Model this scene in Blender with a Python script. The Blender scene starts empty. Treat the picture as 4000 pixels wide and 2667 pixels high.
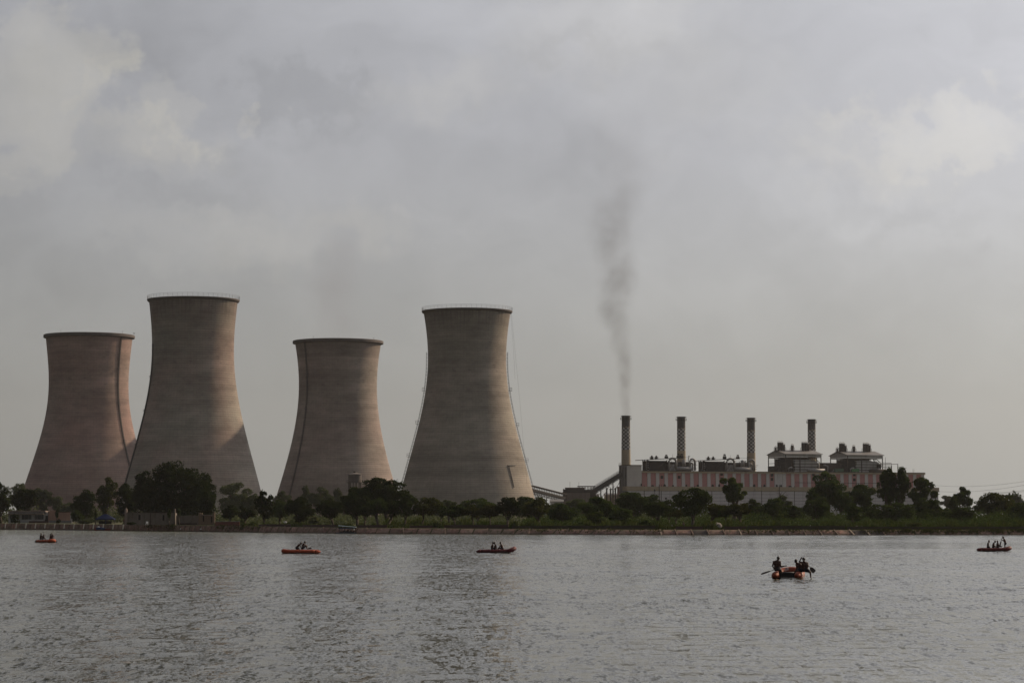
import bpy, math, random
import numpy as np
from mathutils import Vector, Matrix
random.seed(7)
rng = np.random.default_rng(7)
S = bpy.context.scene
COL = S.collection

# ------------------------------------------------------------------ camera
F, CX, CY, HC = 9600.0, 2000.0, 1333.5, 4.0          # focal length and centre in photo pixels, eye height
A = math.atan(683.5 / F)
CA, SA = math.cos(A), math.sin(A)
cam = bpy.data.objects.new('camera', bpy.data.cameras.new('camera'))
COL.objects.link(cam)
cam.location = (0, 0, HC)
cam.rotation_euler = (math.pi / 2 + A, 0, 0)
cam.data.sensor_width = 36.0
cam.data.lens = 36.0 * F / 4000.0
cam.data.clip_start = 1.0
cam.data.clip_end = 30000.0
S.camera = cam

# ------------------------------------------------------------------ node helper
class G:
    def __init__(s, tree):
        s.t = tree
        tree.nodes.clear()
    def n(s, typ, ins=None, **props):
        nd = s.t.nodes.new(typ)
        for k, v in props.items():
            setattr(nd, k, v)
        for k, v in (ins or {}).items():
            s.put(nd.inputs[k], v)
        return nd
    def put(s, sock, v):
        if isinstance(v, bpy.types.NodeSocket):
            s.t.links.new(v, sock)
        else:
            sock.default_value = v
    def m(s, op, a, b=0.0, c=0.0, clamp=False):
        nd = s.n('ShaderNodeMath', {0: a, 1: b, 2: c}, operation=op)
        nd.use_clamp = clamp
        return nd.outputs[0]
    def v(s, op, a, b=(0, 0, 0)):
        nd = s.n('ShaderNodeVectorMath', {0: a}, operation=op)
        if op == 'SCALE':
            s.put(nd.inputs[3], b)
        else:
            s.put(nd.inputs[1], b)
        return nd.outputs[1] if op in ('DOT_PRODUCT', 'LENGTH', 'DISTANCE') else nd.outputs[0]
    def mix(s, f, a, b, mode='MIX'):
        nd = s.n('ShaderNodeMix', data_type='RGBA', blend_type=mode)
        s.put(nd.inputs[0], f)
        s.put(nd.inputs[6], a)
        s.put(nd.inputs[7], b)
        return nd.outputs[2]
    def xyz(s, vec):
        return s.n('ShaderNodeSeparateXYZ', {0: vec}).outputs
    def comb(s, x, y, z):
        return s.n('ShaderNodeCombineXYZ', {0: x, 1: y, 2: z}).outputs[0]
    def noise(s, vec, scale, detail=3.0, rough=0.55, col=False):
        nd = s.n('ShaderNodeTexNoise', {'Vector': vec, 'Scale': scale, 'Detail': detail, 'Roughness': rough})
        return nd.outputs[1] if col else nd.outputs[0]
    def ramp(s, f, stops, interp='LINEAR'):
        nd = s.n('ShaderNodeValToRGB', {0: f})
        r = nd.color_ramp
        r.interpolation = interp
        while len(r.elements) < len(stops):
            r.elements.new(0.5)
        for e, (p, c) in zip(r.elements, stops):
            e.position = p
            e.color = (c, c, c, 1) if isinstance(c, (int, float)) else (*c[:3], 1)
        return nd.outputs[0]
    def sstep(s, x, lo, hi):
        nd = s.n('ShaderNodeMapRange', {0: x, 1: lo, 2: hi, 3: 0.0, 4: 1.0}, interpolation_type='SMOOTHSTEP')
        return nd.outputs[0]

# ------------------------------------------------------------------ sun and sky
SUN_AZ, SUN_EL = math.radians(55.0), math.radians(30.0)    # azimuth measured from the view axis towards the right
sdir = Vector((math.sin(SUN_AZ) * math.cos(SUN_EL), math.cos(SUN_AZ) * math.cos(SUN_EL), math.sin(SUN_EL)))
sun = bpy.data.objects.new('sun', bpy.data.lights.new('sun', 'SUN'))
COL.objects.link(sun)
sun.data.energy = 5.0
sun.data.angle = math.radians(0.9)
sun.data.color = (1.0, 0.76, 0.53)
sun.rotation_euler = sdir.to_track_quat('Z', 'Y').to_euler()
sun.location = (300, 300, 600)

world = bpy.data.worlds.new('World')
S.world = world
world.use_nodes = True
g = G(world.node_tree)
d = g.n('ShaderNodeTexCoord').outputs['Generated']
dx, dy, dz = g.xyz(d)
sky = g.n('ShaderNodeTexSky', sky_type='NISHITA')
sky.sun_disc = False
sky.sun_elevation = SUN_EL
sky.sun_rotation = SUN_AZ
sky.dust_density = 3.0
# thin glow that grows towards the veiled sun
ang = g.m('ARCCOSINE', g.m('MINIMUM', g.v('DOT_PRODUCT', d, tuple(sdir)), 0.9999))
glow = g.m('MULTIPLY', g.m('EXPONENT', g.m('MULTIPLY', ang, -2.0)), 1.72)
lum = g.m('ADD', glow, 0.143)
# cloud cover, warped noise over the directions
warp = g.v('SCALE', g.v('SUBTRACT', g.noise(d, 9.0, 4, 0.6, col=True), (0.5, 0.5, 0.5)), 0.10)
dw = g.v('ADD', d, warp)
ds = g.v('MULTIPLY', dw, (1.0, 1.0, 1.9))
n1 = g.noise(ds, 7.0, 7, 0.52)
n2 = g.noise(g.v('ADD', ds, (3.1, 1.7, 5.2)), 17.0, 6, 0.55)
n3 = g.noise(g.v('ADD', ds, (7.3, 2.2, 1.1)), 3.2, 3, 0.5)
fade = g.sstep(dz, 0.015, 0.12)                        # low sky is smoothed out by the haze
warp2 = g.v('SCALE', g.v('SUBTRACT', g.noise(d, 26.0, 6, 0.62, col=True), (0.5, 0.5, 0.5)), 0.075)
warp3 = g.v('SCALE', g.v('SUBTRACT', g.noise(d, 80.0, 4, 0.6, col=True), (0.5, 0.5, 0.5)), 0.020)
dw2 = g.v('ADD', g.v('ADD', g.v('ADD', d, warp2), warp3), g.v('SCALE', warp, 0.35))
def pdir(px, py):
    u, v = (px - CX) / F, (CY - py) / F
    return Vector((u, CA - v * SA, SA + v * CA)).normalized()
def blob(px, py, rx, ry, soft=0.25):
    c = pdir(px, py)
    o = g.v('SUBTRACT', dw2, tuple(c))
    q = g.v('MULTIPLY', o, (F / rx, F / rx, F / ry))
    return g.sstep(g.v('LENGTH', q), 1.25, soft)
val = g.m('MULTIPLY_ADD', g.m('SUBTRACT', n1, 0.5), 0.46, 1.02)
val = g.m('MULTIPLY_ADD', g.m('SUBTRACT', n2, 0.5), 0.36, val)
val = g.m('MULTIPLY_ADD', g.m('SUBTRACT', n3, 0.5), 0.16, val)
cream = 0.0
for b in [(190, 330, 330, 290, 0.15, 0.08), (180, 330, 320, 260, 0.95, 0.10), (430, 300, 110, 90, 0.8, 0.05), (640, 560, 330, 130, 0.3, 0.07), (60, 650, 150, 110, 0.6, 0.08), (790, 430, 110, 120, 0.75, 0.08), (720, 520, 190, 80, 0.6, 0.06),
          (520, 290, 60, 60, 0.6, 0.06), (1050, 430, 60, 60, 0.6, 0.09), (1100, 900, 330, 140, 0.3, 0.05), (1430, 900, 170, 90, 0.3, 0.06), (780, 930, 520, 120, 0.1, 0.05),
          (1800, 340, 380, 150, 0.2, 0.07), (2400, 90, 520, 210, 0.3, 0.06), (2750, 330, 600, 300, 0.0, 0.05), (3720, 500, 330, 120, 0.85, 0.06), (3720, 520, 330, 150, 0.3, 0.07), (3330, 560, 200, 110, 0.7, 0.04), (3400, 660, 380, 90, 0.2, 0.05)]:
    w = blob(*b[:5])
    cream = g.m('MULTIPLY_ADD', w, b[5], cream)
val = g.m('ADD', val, cream)
for b in [(1290, 360, 320, 170, 0.3, -0.09), (1250, 340, 240, 130, 0.75, -0.05), (600, 230, 300, 160, 0.2, -0.06), (750, 760, 420, 70, 0.2, -0.06), (380, 1150, 600, 220, 0.1, -0.06),
          (3600, 830, 500, 70, 0.2, -0.06), (2350, 180, 330, 60, 0.2, -0.07), (900, 600, 200, 70, 0.2, -0.05)]:
    val = g.m('MULTIPLY_ADD', blob(*b[:5]), b[5], val)
val = g.m('MULTIPLY_ADD', g.m('SUBTRACT', val, 1.0), g.m('MULTIPLY_ADD', fade, 0.82, 0.18), 1.0)
val = g.m('MULTIPLY', val, g.ramp(g.m('MULTIPLY', dz, 4.0, clamp=True), [(0.0, 0.90), (0.2, 0.91), (0.45, 1.05), (0.85, 1.15), (1.0, 1.12)]))
tint = g.mix(g.sstep(dz, 0.02, 0.17), (0.99, 0.993, 0.945, 1), (0.972, 0.978, 1.035, 1))
tint = g.mix(g.m('MULTIPLY', cream, 4.5, clamp=True), tint, (1.02, 0.99, 0.93, 1))
cl = g.v('SCALE', tint, g.m('MULTIPLY', g.m('MULTIPLY', lum, val), 10.0))
skycol = g.mix(0.93, sky.outputs[0], cl)
bg = g.n('ShaderNodeBackground', {0: skycol, 1: 0.1})
g.n('ShaderNodeOutputWorld', {0: bg.outputs[0]})

world.cycles.sampling_method = 'MANUAL'
world.cycles.sample_map_resolution = 512

S.view_settings.view_transform = 'Standard'
S.view_settings.look = 'None'
S.view_settings.exposure = 0.0
S.view_settings.gamma = 1.0
S.view_settings.use_curve_mapping = False
S.render.engine = 'CYCLES'
S.cycles.use_denoising = True
S.cycles.max_bounces = 5
S.cycles.diffuse_bounces = 2
S.cycles.volume_bounces = 0
S.cycles.transparent_max_bounces = 16
S.cycles.volume_step_rate = 1.0

# ------------------------------------------------------------------ mapping helpers
def P(px, py, Y):
    """world point at world distance Y seen at photo pixel (px, py)"""
    u, v = (px - CX) / F, (CY - py) / F
    dy, dz_ = CA - v * SA, SA + v * CA
    t = Y / dy
    return Vector((u * t, Y, HC + dz_ * t))
def mpp(Y):
    return Y / F                                           # metres per photo pixel

# ------------------------------------------------------------------ mesh builder
class MB:
    def __init__(s):
        s.v, s.f, s.mi = [], [], []
    def add(s, vs, fs, mi=0):
        o = len(s.v)
        s.v += [tuple(p) for p in vs]
        s.f += [tuple(i + o for i in f) for f in fs]
        s.mi += [mi] * len(fs)
        return s
    def box(s, x0, x1, y0, y1, z0, z1, mi=0):
        vs = [(x0, y0, z0), (x1, y0, z0), (x1, y1, z0), (x0, y1, z0), (x0, y0, z1), (x1, y0, z1), (x1, y1, z1), (x0, y1, z1)]
        return s.add(vs, [(0, 3, 2, 1), (4, 5, 6, 7), (0, 1, 5, 4), (1, 2, 6, 5), (2, 3, 7, 6), (3, 0, 4, 7)], mi)
    def tube(s, pts, r, n=6, closed=False, cap=True, mi=0):
        pts = [Vector(p) for p in pts]
        rs = r if isinstance(r, (list, tuple)) else [r] * len(pts)
        rings = []
        m = len(pts)
        up = Vector((0, 0, 1))
        for i, p in enumerate(pts):
            a = pts[(i - 1) % m] if (closed or i > 0) else p
            b = pts[(i + 1) % m] if (closed or i < m - 1) else p
            t = (b - a)
            t = t.normalized() if t.length > 1e-9 else Vector((0, 0, 1))
            ref = up if abs(t.z) < 0.95 else Vector((1, 0, 0))
            e1 = t.cross(ref).normalized()
            e2 = t.cross(e1).normalized()
            rings.append([p + (e1 * math.cos(2 * math.pi * k / n) + e2 * math.sin(2 * math.pi * k / n)) * rs[i] for k in range(n)])
        vs = [q for rg in rings for q in rg]
        fs = []
        for i in range(m if closed else m - 1):
            j = (i + 1) % m
            for k in range(n):
                fs.append((i * n + k, i * n + (k + 1) % n, j * n + (k + 1) % n, j * n + k))
        if cap and not closed:
            fs.append(tuple(range(n - 1, -1, -1)))
            fs.append(tuple((m - 1) * n + k for k in range(n)))
        return s.add(vs, fs, mi)
    def bar(s, a, b, w, h=None, mi=0):
        a, b = Vector(a), Vector(b)
        h = h or w
        t = (b - a).normalized()
        ref = Vector((0, 0, 1)) if abs(t.z) < 0.95 else Vector((0, 1, 0))
        e1 = t.cross(ref).normalized() * (w / 2)
        e2 = e1.cross(t).normalized() * (h / 2)
        vs = [a - e1 - e2, a + e1 - e2, a + e1 + e2, a - e1 + e2, b - e1 - e2, b + e1 - e2, b + e1 + e2, b - e1 + e2]
        return s.add(vs, [(0, 3, 2, 1), (4, 5, 6, 7), (0, 1, 5, 4), (1, 2, 6, 5), (2, 3, 7, 6), (3, 0, 4, 7)], mi)
    def lathe(s, prof, n=24, cx=0, cy=0, mi=0, cap=False):
        vs, fs = [], []
        for r, z in prof:
            for k in range(n):
                a = 2 * math.pi * k / n
                vs.append((cx + r * math.cos(a), cy + r * math.sin(a), z))
        for i in range(len(prof) - 1):
            for k in range(n):
                fs.append((i * n + k, i * n + (k + 1) % n, (i + 1) * n + (k + 1) % n, (i + 1) * n + k))
        if cap:
            fs.append(tuple(range(n - 1, -1, -1)))
            fs.append(tuple((len(prof) - 1) * n + k for k in range(n)))
        return s.add(vs, fs, mi)
    def ell(s, c, r, n=10, m=7, mi=0):
        prof = [(math.sin(math.pi * i / m), -math.cos(math.pi * i / m)) for i in range(m + 1)]
        prof[0] = (0.02, -1)
        prof[-1] = (0.02, 1)
        vs, fs = [], []
        for q, z in prof:
            for k in range(n):
                a = 2 * math.pi * k / n
                vs.append((c[0] + r[0] * q * math.cos(a), c[1] + r[1] * q * math.sin(a), c[2] + r[2] * z))
        for i in range(m):
            for k in range(n):
                fs.append((i * n + k, i * n + (k + 1) % n, (i + 1) * n + (k + 1) % n, (i + 1) * n + k))
        fs.append(tuple(range(n - 1, -1, -1)))
        fs.append(tuple(m * n + k for k in range(n)))
        return s.add(vs, fs, mi)
    def mesh(s, name, mat=None, smooth=False):
        me = bpy.data.meshes.new(name)
        me.from_pydata(s.v, [], s.f)
        if mat is not None:
            for mm in (mat if isinstance(mat, (list, tuple)) else [mat]):
                me.materials.append(mm)
        if any(s.mi):
            me.polygons.foreach_set('material_index', s.mi)
        if smooth:
            me.polygons.foreach_set('use_smooth', [True] * len(s.f))
        me.update()
        return me
    def build(s, name, mat=None, parent=None, smooth=False, loc=None):
        return link(name, s.mesh(name, mat, smooth), parent, loc)

def link(name, data, parent=None, loc=None):
    o = bpy.data.objects.new(name, data)
    COL.objects.link(o)
    if parent is not None:
        o.parent = parent
    if loc is not None:
        o.location = loc
    return o
def tag(o, label=None, cat=None, group=None, kind=None):
    if label: o['label'] = label
    if cat: o['category'] = cat
    if group: o['group'] = group
    if kind: o['kind'] = kind
    return o
def thing(name, loc, label, cat, group=None, rz=0.0):
    o = link(name, None, None, loc)
    o.rotation_euler = (0, 0, rz)
    return tag(o, label, cat, group)
def copy_tree(o, parent=None):
    c = o.copy()
    COL.objects.link(c)
    c.parent = parent
    for ch in list(o.children):
        copy_tree(ch, c)
    return c

# ------------------------------------------------------------------ materials
def new_mat(name):
    m = bpy.data.materials.new(name)
    m.use_nodes = True
    return m, G(m.node_tree)
def out(gr, sh, disp=None):
    gr.n('ShaderNodeOutputMaterial', {0: sh})
def pbr(gr, col, rough=0.8, spec=0.3, **kw):
    b = gr.n('ShaderNodeBsdfPrincipled', {'Base Color': col, 'Roughness': rough, 'Specular IOR Level': spec})
    for k, v in kw.items():
        gr.put(b.inputs[k], v)
    return b.outputs[0]
MATS = {}
def plain(name, col, rough=0.8, var=0.25, scale=1.0, spec=0.3, dirt=0.0, metal=0.0):
    """one colour broken up by two scales of noise and dirt patches"""
    if name in MATS:
        return MATS[name]
    m, q = new_mat(name)
    oc = q.n('ShaderNodeTexCoord').outputs['Object']
    a = q.noise(oc, scale, 5, 0.6)
    b = q.noise(oc, scale * 7, 4, 0.6)
    f = q.m('MULTIPLY_ADD', q.m('SUBTRACT', a, 0.5), 2 * var, 1.0)
    f = q.m('MULTIPLY_ADD', q.m('SUBTRACT', b, 0.5), var, f)
    c = q.v('SCALE', q.n('ShaderNodeRGB').outputs[0], f)
    c.node.inputs[0].links[0].from_node.outputs[0].default_value = (*col, 1)
    if dirt:
        st = q.noise(q.v('MULTIPLY', oc, (1.0, 1.0, 0.12)), scale * 2.0, 5, 0.65)
        c = q.mix(q.m('MULTIPLY', q.sstep(st, 0.5, 0.72), dirt), c, (col[0] * 0.25, col[1] * 0.24, col[2] * 0.22, 1))
    out(q, pbr(q, c, rough, spec, Metallic=metal))
    MATS[name] = m
    return m

# ------------------------------------------------------------------ shoreline, ground, water
SPX = np.array([-1600, -400, 0, 430, 860, 1400, 2000, 2500, 3200, 4000, 4400, 6000], float)
SPY = np.array([830, 795, 772, 706, 642, 576, 562, 541, 536, 540, 541, 545], float)
SPZ = np.array([1.95, 1.92, 1.9, 1.8, 1.67, 1.4, 1.22, 1.15, 1.1, 1.1, 1.1, 1.1], float)
def shoreY(px):
    return float(np.interp(px, SPX, SPY))
def bankz(px):
    return float(np.interp(px, SPX, SPZ))
_px = np.linspace(-700, 4700, 2600)
_Y = np.interp(_px, SPX, SPY)
_k = np.ones(81) / 81
_Ys = np.convolve(np.pad(_Y, 40, 'edge'), _k, 'valid')
def px2x(px, Y, z=0.0):
    return (px - CX) / F * (Y * CA + (z - HC) * SA)
_X = np.array([px2x(p, y) for p, y in zip(_px, _Ys)])
_arc = np.concatenate([[0], np.cumsum(np.hypot(np.diff(_X), np.diff(_Ys)))])
PITCH = 3.5
NS = int(_arc[-1] / PITCH)
SH = []
for i in range(NS + 1):
    a = i * PITCH
    SH.append((float(np.interp(a, _arc, _X)), float(np.interp(a, _arc, _Ys)), bankz(float(np.interp(a, _arc, _px))), float(np.interp(a, _arc, _px))))
def bankpt(i, t, lift=0.0):
    """point on the slope at shoreline station i (may be fractional), t=0 water line .. 1 top"""
    i0 = max(0, min(NS - 1, int(math.floor(i))))
    f = i - i0
    x = SH[i0][0] * (1 - f) + SH[i0 + 1][0] * f
    y = SH[i0][1] * (1 - f) + SH[i0 + 1][1] * f
    z = SH[i0][2] * (1 - f) + SH[i0 + 1][2] * f
    tx, ty = SH[i0 + 1][0] - SH[i0][0], SH[i0 + 1][1] - SH[i0][1]
    L = math.hypot(tx, ty)
    nx, ny = -ty / L, tx / L
    sl = 0.14 + 1.5 * min(1.0, max(0.0, (SH[i0][3] - 700) / 1400))    # steeper wall on the left, flatter revetment on the right
    n = Vector((nx * -0.0, -sl, 1.0)).normalized()
    return Vector((x + nx * sl * t * z, y + ny * sl * t * z, z * t)) + Vector((-nx * 0.5, -ny * 0.5, 0.8)) * lift
def gz(px, Y):
    """ground height"""
    return bankz(px)

# ---- ground: one sheet from under the bank to the horizon
vs, fs = [], []
rows = [0.0, 1.0, 6.0, 25.0, 80.0, 250.0, 700.0, 2000.0, 6500.0]
n = NS + 1
for r in rows:
    for i in range(n):
        p = bankpt(min(i, NS - 0.001), 1.0)
        z = p.z * max(0, 1 - r / 150) + 1.3 * min(1, r / 150) - (0.0 if r > 0 else 0.25)
        sc = 1 + r / 700.0
        x = p.x * sc if r > 0 else p.x
        if i == 0: x = min(x, p.x - r * 1.2 - 0)
        if i == n - 1: x = max(x, p.x + r * 1.2)
        vs.append((x, p.y + r, z))
for j in range(len(rows) - 1):
    for i in range(n - 1):
        fs.append((j * n + i, j * n + i + 1, (j + 1) * n + i + 1, (j + 1) * n + i))
m, q = new_mat('ground_soil')
oc = q.n('ShaderNodeTexCoord').outputs['Object']
f1 = q.noise(oc, 0.05, 6, 0.6)
f2 = q.noise(oc, 0.9, 5, 0.6)
c = q.mix(f1, (0.045, 0.055, 0.02, 1), (0.085, 0.07, 0.04, 1))
c = q.mix(q.m('MULTIPLY', f2, 0.7), c, (0.03, 0.04, 0.014, 1))
out(q, pbr(q, c, 0.95, 0.1))
MAT_GROUND = m
gm = MB().add(vs, fs)
tag(gm.build('ground', m), kind='structure')

# ---- water
m, q = new_mat('lake_water')
oc = q.n('ShaderNodeTexCoord').outputs['Object']
wx, wy, wz = q.xyz(oc)
def slope(vec, sc, det):
    return q.v('SUBTRACT', q.noise(vec, sc, det, 0.6, col=True), (0.5, 0.5, 0.5))
va = q.v('MULTIPLY', oc, (0.8, 1.0, 1.0))
warpw = q.v('SCALE', slope(oc, 0.12, 3), 6.0)
lo = q.v('MULTIPLY', q.v('ADD', oc, warpw), (0.010, 0.030, 1.0))
gust = q.noise(lo, 1.0, 4, 0.6)                                # cat's paws: patches of rougher and calmer water
amp = q.ramp(gust, [(0.32, 0.55), (0.5, 0.95), (0.68, 1.30)])
# calm slick lying across the lake below the far bank, and the smoother water near the bottom right
slick = q.m('MULTIPLY', q.sstep(q.m('ADD', wy, q.m('MULTIPLY', q.noise(q.v('MULTIPLY', oc, (0.02, 0.02, 1)), 1.0, 4), 26.0)), 300.0, 308.0),
            q.sstep(q.m('ADD', wy, q.m('MULTIPLY', q.noise(q.v('MULTIPLY', oc, (0.03, 0.03, 1)), 1.0, 3), 10.0)), 392.0, 386.0))
slick = q.m('MULTIPLY', slick, q.sstep(q.m('ADD', wx, q.m('MULTIPLY', q.noise(q.v('MULTIPLY', oc, (0.03, 0.05, 1)), 1.0, 3), 60.0)), -25.0, 40.0))
near = q.m('MULTIPLY', q.sstep(wy, 78.0, 58.0), q.sstep(wx, -6.0, 12.0))
amp = q.m('MULTIPLY', amp, q.m('MULTIPLY_ADD', slick, -0.12, 1.0))
amp = q.m('MULTIPLY', amp, q.m('MULTIPLY_ADD', q.sstep(q.m('DIVIDE', wx, q.m('MAXIMUM', wy, 1.0)), 0.10, -0.20), 0.75, 1.0))
amp = q.m('MULTIPLY', amp, q.m('MULTIPLY_ADD', near, -0.5, 1.0))
s1 = q.v('SCALE', slope(q.v('MULTIPLY', oc, (10.0, 4.0, 1.0)), 1.0, 3), 0.85)
s2 = q.v('SCALE', slope(q.v('MULTIPLY', oc, (6.0, 1.7, 1.0)), 1.0, 3), 0.85)
s3 = q.v('SCALE', slope(q.v('MULTIPLY', oc, (3.8, 0.50, 1.0)), 1.0, 3), 0.66)
s4 = q.v('SCALE', slope(q.v('MULTIPLY', oc, (2.2, 0.13, 1.0)), 1.0, 3), 0.46)
sl = q.v('SCALE', q.v('ADD', q.v('ADD', q.v('ADD', s1, s2), s3), s4), amp)
sx, sy, sz = q.xyz(sl)
nrm = q.v('NORMALIZE', q.v('ADD', q.n('ShaderNodeNewGeometry').outputs['Normal'], q.comb(sx, sy, 0.0)))
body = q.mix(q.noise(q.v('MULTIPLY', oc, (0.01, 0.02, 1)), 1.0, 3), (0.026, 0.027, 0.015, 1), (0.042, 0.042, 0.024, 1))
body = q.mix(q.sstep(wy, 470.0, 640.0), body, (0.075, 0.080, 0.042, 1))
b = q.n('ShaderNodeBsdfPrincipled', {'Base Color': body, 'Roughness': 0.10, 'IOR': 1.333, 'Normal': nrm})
out(q, b.outputs[0])
# wind waves as real relief over the part of the lake in view, flat water all round it
def water_mesh():
    y0, y1 = 46.0, 560.0
    ys = [y0]
    while ys[-1] < y1:
        ys.append(ys[-1] + 0.20 + (ys[-1] - y0) * 0.00125)
    ys[-1] = y1
    ys = np.array(ys)
    nr, ncol = len(ys), 480
    f = np.linspace(-1, 1, ncol)
    half = 0.215 * ys + 22.0
    X_ = half[:, None] * f[None, :]
    Y_ = np.repeat(ys[:, None], ncol, 1)
    Z_ = np.zeros_like(X_)
    nw = 60
    cell = np.maximum(0.20 + (ys - y0) * 0.00125, 2 * half / ncol)
    w_rng = np.random.default_rng(11)
    for k in range(nw):
        lam = 0.52 * (3.6 / 0.52) ** (k / (nw - 1))
        th_ = math.radians(90 + w_rng.normal(0, 34) + 12)
        kx, ky = math.cos(th_) * 2 * math.pi / lam, math.sin(th_) * 2 * math.pi / lam
        a_ = WAVE_SLOPE * math.sqrt(2.0 / nw) * lam / (2 * math.pi)
        keep = np.clip((lam / cell - 2.6) / 1.6, 0, 1)
        Z_ += (a_ * keep)[:, None] * np.sin(kx * X_ + ky * Y_ + w_rng.uniform(0, 6.28) + 0.6 * np.sin(X_ * 0.11 / lam + k) + 0.6 * np.sin(Y_ * 0.09 / lam + 2 * k))
    grp = 0.8 + 0.35 * np.sin(X_ * 0.11 + 1.3 * np.sin(Y_ * 0.031)) * np.sin(Y_ * 0.052 + 1.1 * np.sin(X_ * 0.043))
    sl_ = np.clip((Y_ - 300) / 8, 0, 1) * np.clip((390 - Y_) / 6, 0, 1) * np.clip((X_ + 10) / 50, 0, 1)
    nr_ = np.clip((80 - Y_) / 20, 0, 1) * np.clip((X_ + 4) / 14, 0, 1)
    edge = np.clip((1 - np.abs(f)) * 25, 0, 1)[None, :] * np.clip((ys - y0) / 4, 0, 1)[:, None] * np.clip((y1 - ys) / 25, 0, 1)[:, None]
    # dragging wakes of the rafts
    for (wx0, wx1, wy0, amp_) in WAKES:
        Xm = np.clip((X_ - min(wx0, wx1)) / abs(wx1 - wx0), 0, 1)
        on = (np.sin(math.pi * Xm) ** 0.7)
        for k, off in enumerate((-2.6, 0.0, 2.8)):
            Z_ += amp_ * on * np.exp(-((Y_ - wy0 - off - 0.25 * np.sin(X_ * 1.3 + k)) / 1.1) ** 2) * (1 if k != 1 else -0.8) * np.clip(1.4 - np.abs(f)[None, :], 0, 1)
    Z_ *= grp * (1 - 0.8 * sl_) * (1 - 0.45 * nr_) * edge
    V_ = np.stack([X_, Y_, Z_], 2).reshape(-1, 3)
    idx = np.arange(nr * ncol).reshape(nr, ncol)
    Q = np.stack([idx[:-1, :-1], idx[:-1, 1:], idx[1:, 1:], idx[1:, :-1]], 2).reshape(-1, 4)
    h0, h1 = half[0], half[-1]
    ex = np.array([(-6000, -300, 0), (6000, -300, 0), (6000, y0, 0), (-6000, y0, 0), (-6000, y1, 0), (6000, y1, 0), (6000, 1000, 0), (-6000, 1000, 0)], float)
    o_ = len(V_)
    V_ = np.concatenate([V_, ex])
    a0, a1, b0, b1 = idx[0, 0], idx[0, -1], idx[-1, 0], idx[-1, -1]
    E = np.array([(o_, o_ + 1, o_ + 2, o_ + 3), (o_ + 3, a0, b0, o_ + 4), (a1, o_ + 2, o_ + 5, b1), (o_ + 4, o_ + 5, o_ + 6, o_ + 7)])
    Q = np.concatenate([Q, E])
    me = bpy.data.meshes.new('water')
    me.vertices.add(len(V_)); me.vertices.foreach_set('co', V_.astype(np.float32).ravel())
    me.loops.add(4 * len(Q)); me.loops.foreach_set('vertex_index', Q.astype(np.int32).ravel())
    me.polygons.add(len(Q)); me.polygons.foreach_set('loop_start', np.arange(0, 4 * len(Q), 4, dtype=np.int32))
    me.polygons.foreach_set('use_smooth', [True] * len(Q))
    me.materials.append(m); me.update(); me.validate()
    return me
WAVE_SLOPE = 0.10
WAKES = [(19.2, 27.0, 159.5, 0.12), (-34.0, -26.5, 268.0, 0.08), (-84.0, -77.0, 381.0, 0.08), (-13.0, -5.0, 272.5, 0.08)]
tag(link('water', water_mesh()), kind='structure')

# ---- embankment: sloped wall of sandstone panels between pale ribs
m, q = new_mat('bank_earth')
oc = q.n('ShaderNodeTexCoord').outputs['Object']
c = q.mix(q.noise(oc, 0.7, 5, 0.6), (0.06, 0.045, 0.032, 1), (0.04, 0.045, 0.018, 1))
out(q, pbr(q, c, 0.95, 0.1))
bv, bf = [], []
for i in range(n):
    for t in (-0.6, 0.0, 1.0):
        p = bankpt(min(i, NS - 0.001), t)
        bv.append(p - Vector((0, -0.12, 0.06)))
for i in range(n - 1):
    for k in range(2):
        bf.append((i * 3 + k, (i + 1) * 3 + k, (i + 1) * 3 + k + 1, i * 3 + k + 1))
bank = tag(MB().add(bv, bf).build('embankment', m), kind='structure')

m, q = new_mat('sandstone')
tcn = q.n('ShaderNodeTexCoord')
geo = q.n('ShaderNodeNewGeometry')
pos = geo.outputs['Position']
rnd = q.n('ShaderNodeObjectInfo').outputs['Random']
blk = q.n('ShaderNodeTexVoronoi', {'Vector': q.v('MULTIPLY', pos, (1, 1, 1.4)), 'Scale': 2.2})
c = q.mix(blk.outputs['Color'].node.outputs[0], (0.13, 0.066, 0.05, 1), (0.22, 0.125, 0.095, 1))
c = q.mix(q.xyz(blk.outputs[1])[0], (0.10, 0.055, 0.045, 1), (0.23, 0.14, 0.11, 1))
c = q.mix(q.m('MULTIPLY', q.sstep(q.noise(pos, 0.35, 4), 0.42, 0.62), 0.75), c, (0.17, 0.125, 0.095, 1))
c = q.mix(q.m('MULTIPLY', q.sstep(q.noise(pos, 0.8, 5, 0.65), 0.5, 0.68), 0.85), c, (0.035, 0.04, 0.018, 1))
px_, py_, pz_ = q.xyz(pos)
wet = q.sstep(q.m('MULTIPLY_ADD', q.noise(pos, 1.2, 3), 0.35, pz_), 0.55, 0.25)
c = q.mix(q.m('MULTIPLY', wet, 0.75), c, (0.030, 0.024, 0.017, 1))
c = q.v('SCALE', c, q.m('MULTIPLY_ADD', rnd, 0.45, 0.75))
out(q, pbr(q, c, 0.9, 0.2))
MAT_STONE = m
MAT_RIB = plain('rib_concrete', (0.27, 0.215, 0.165), 0.9, 0.3, 1.5, dirt=0.6)
MAT_RIB_W = plain('whitewashed_post', (0.55, 0.50, 0.42), 0.9, 0.2, 1.5, dirt=0.3)
MAT_RIB_D = plain('rib_stone', (0.13, 0.09, 0.07), 0.9, 0.3, 1.5, dirt=0.6)
MAT_RUBBLE = plain('dark_rubble', (0.045, 0.036, 0.032), 0.95, 0.4, 2.0)
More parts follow.
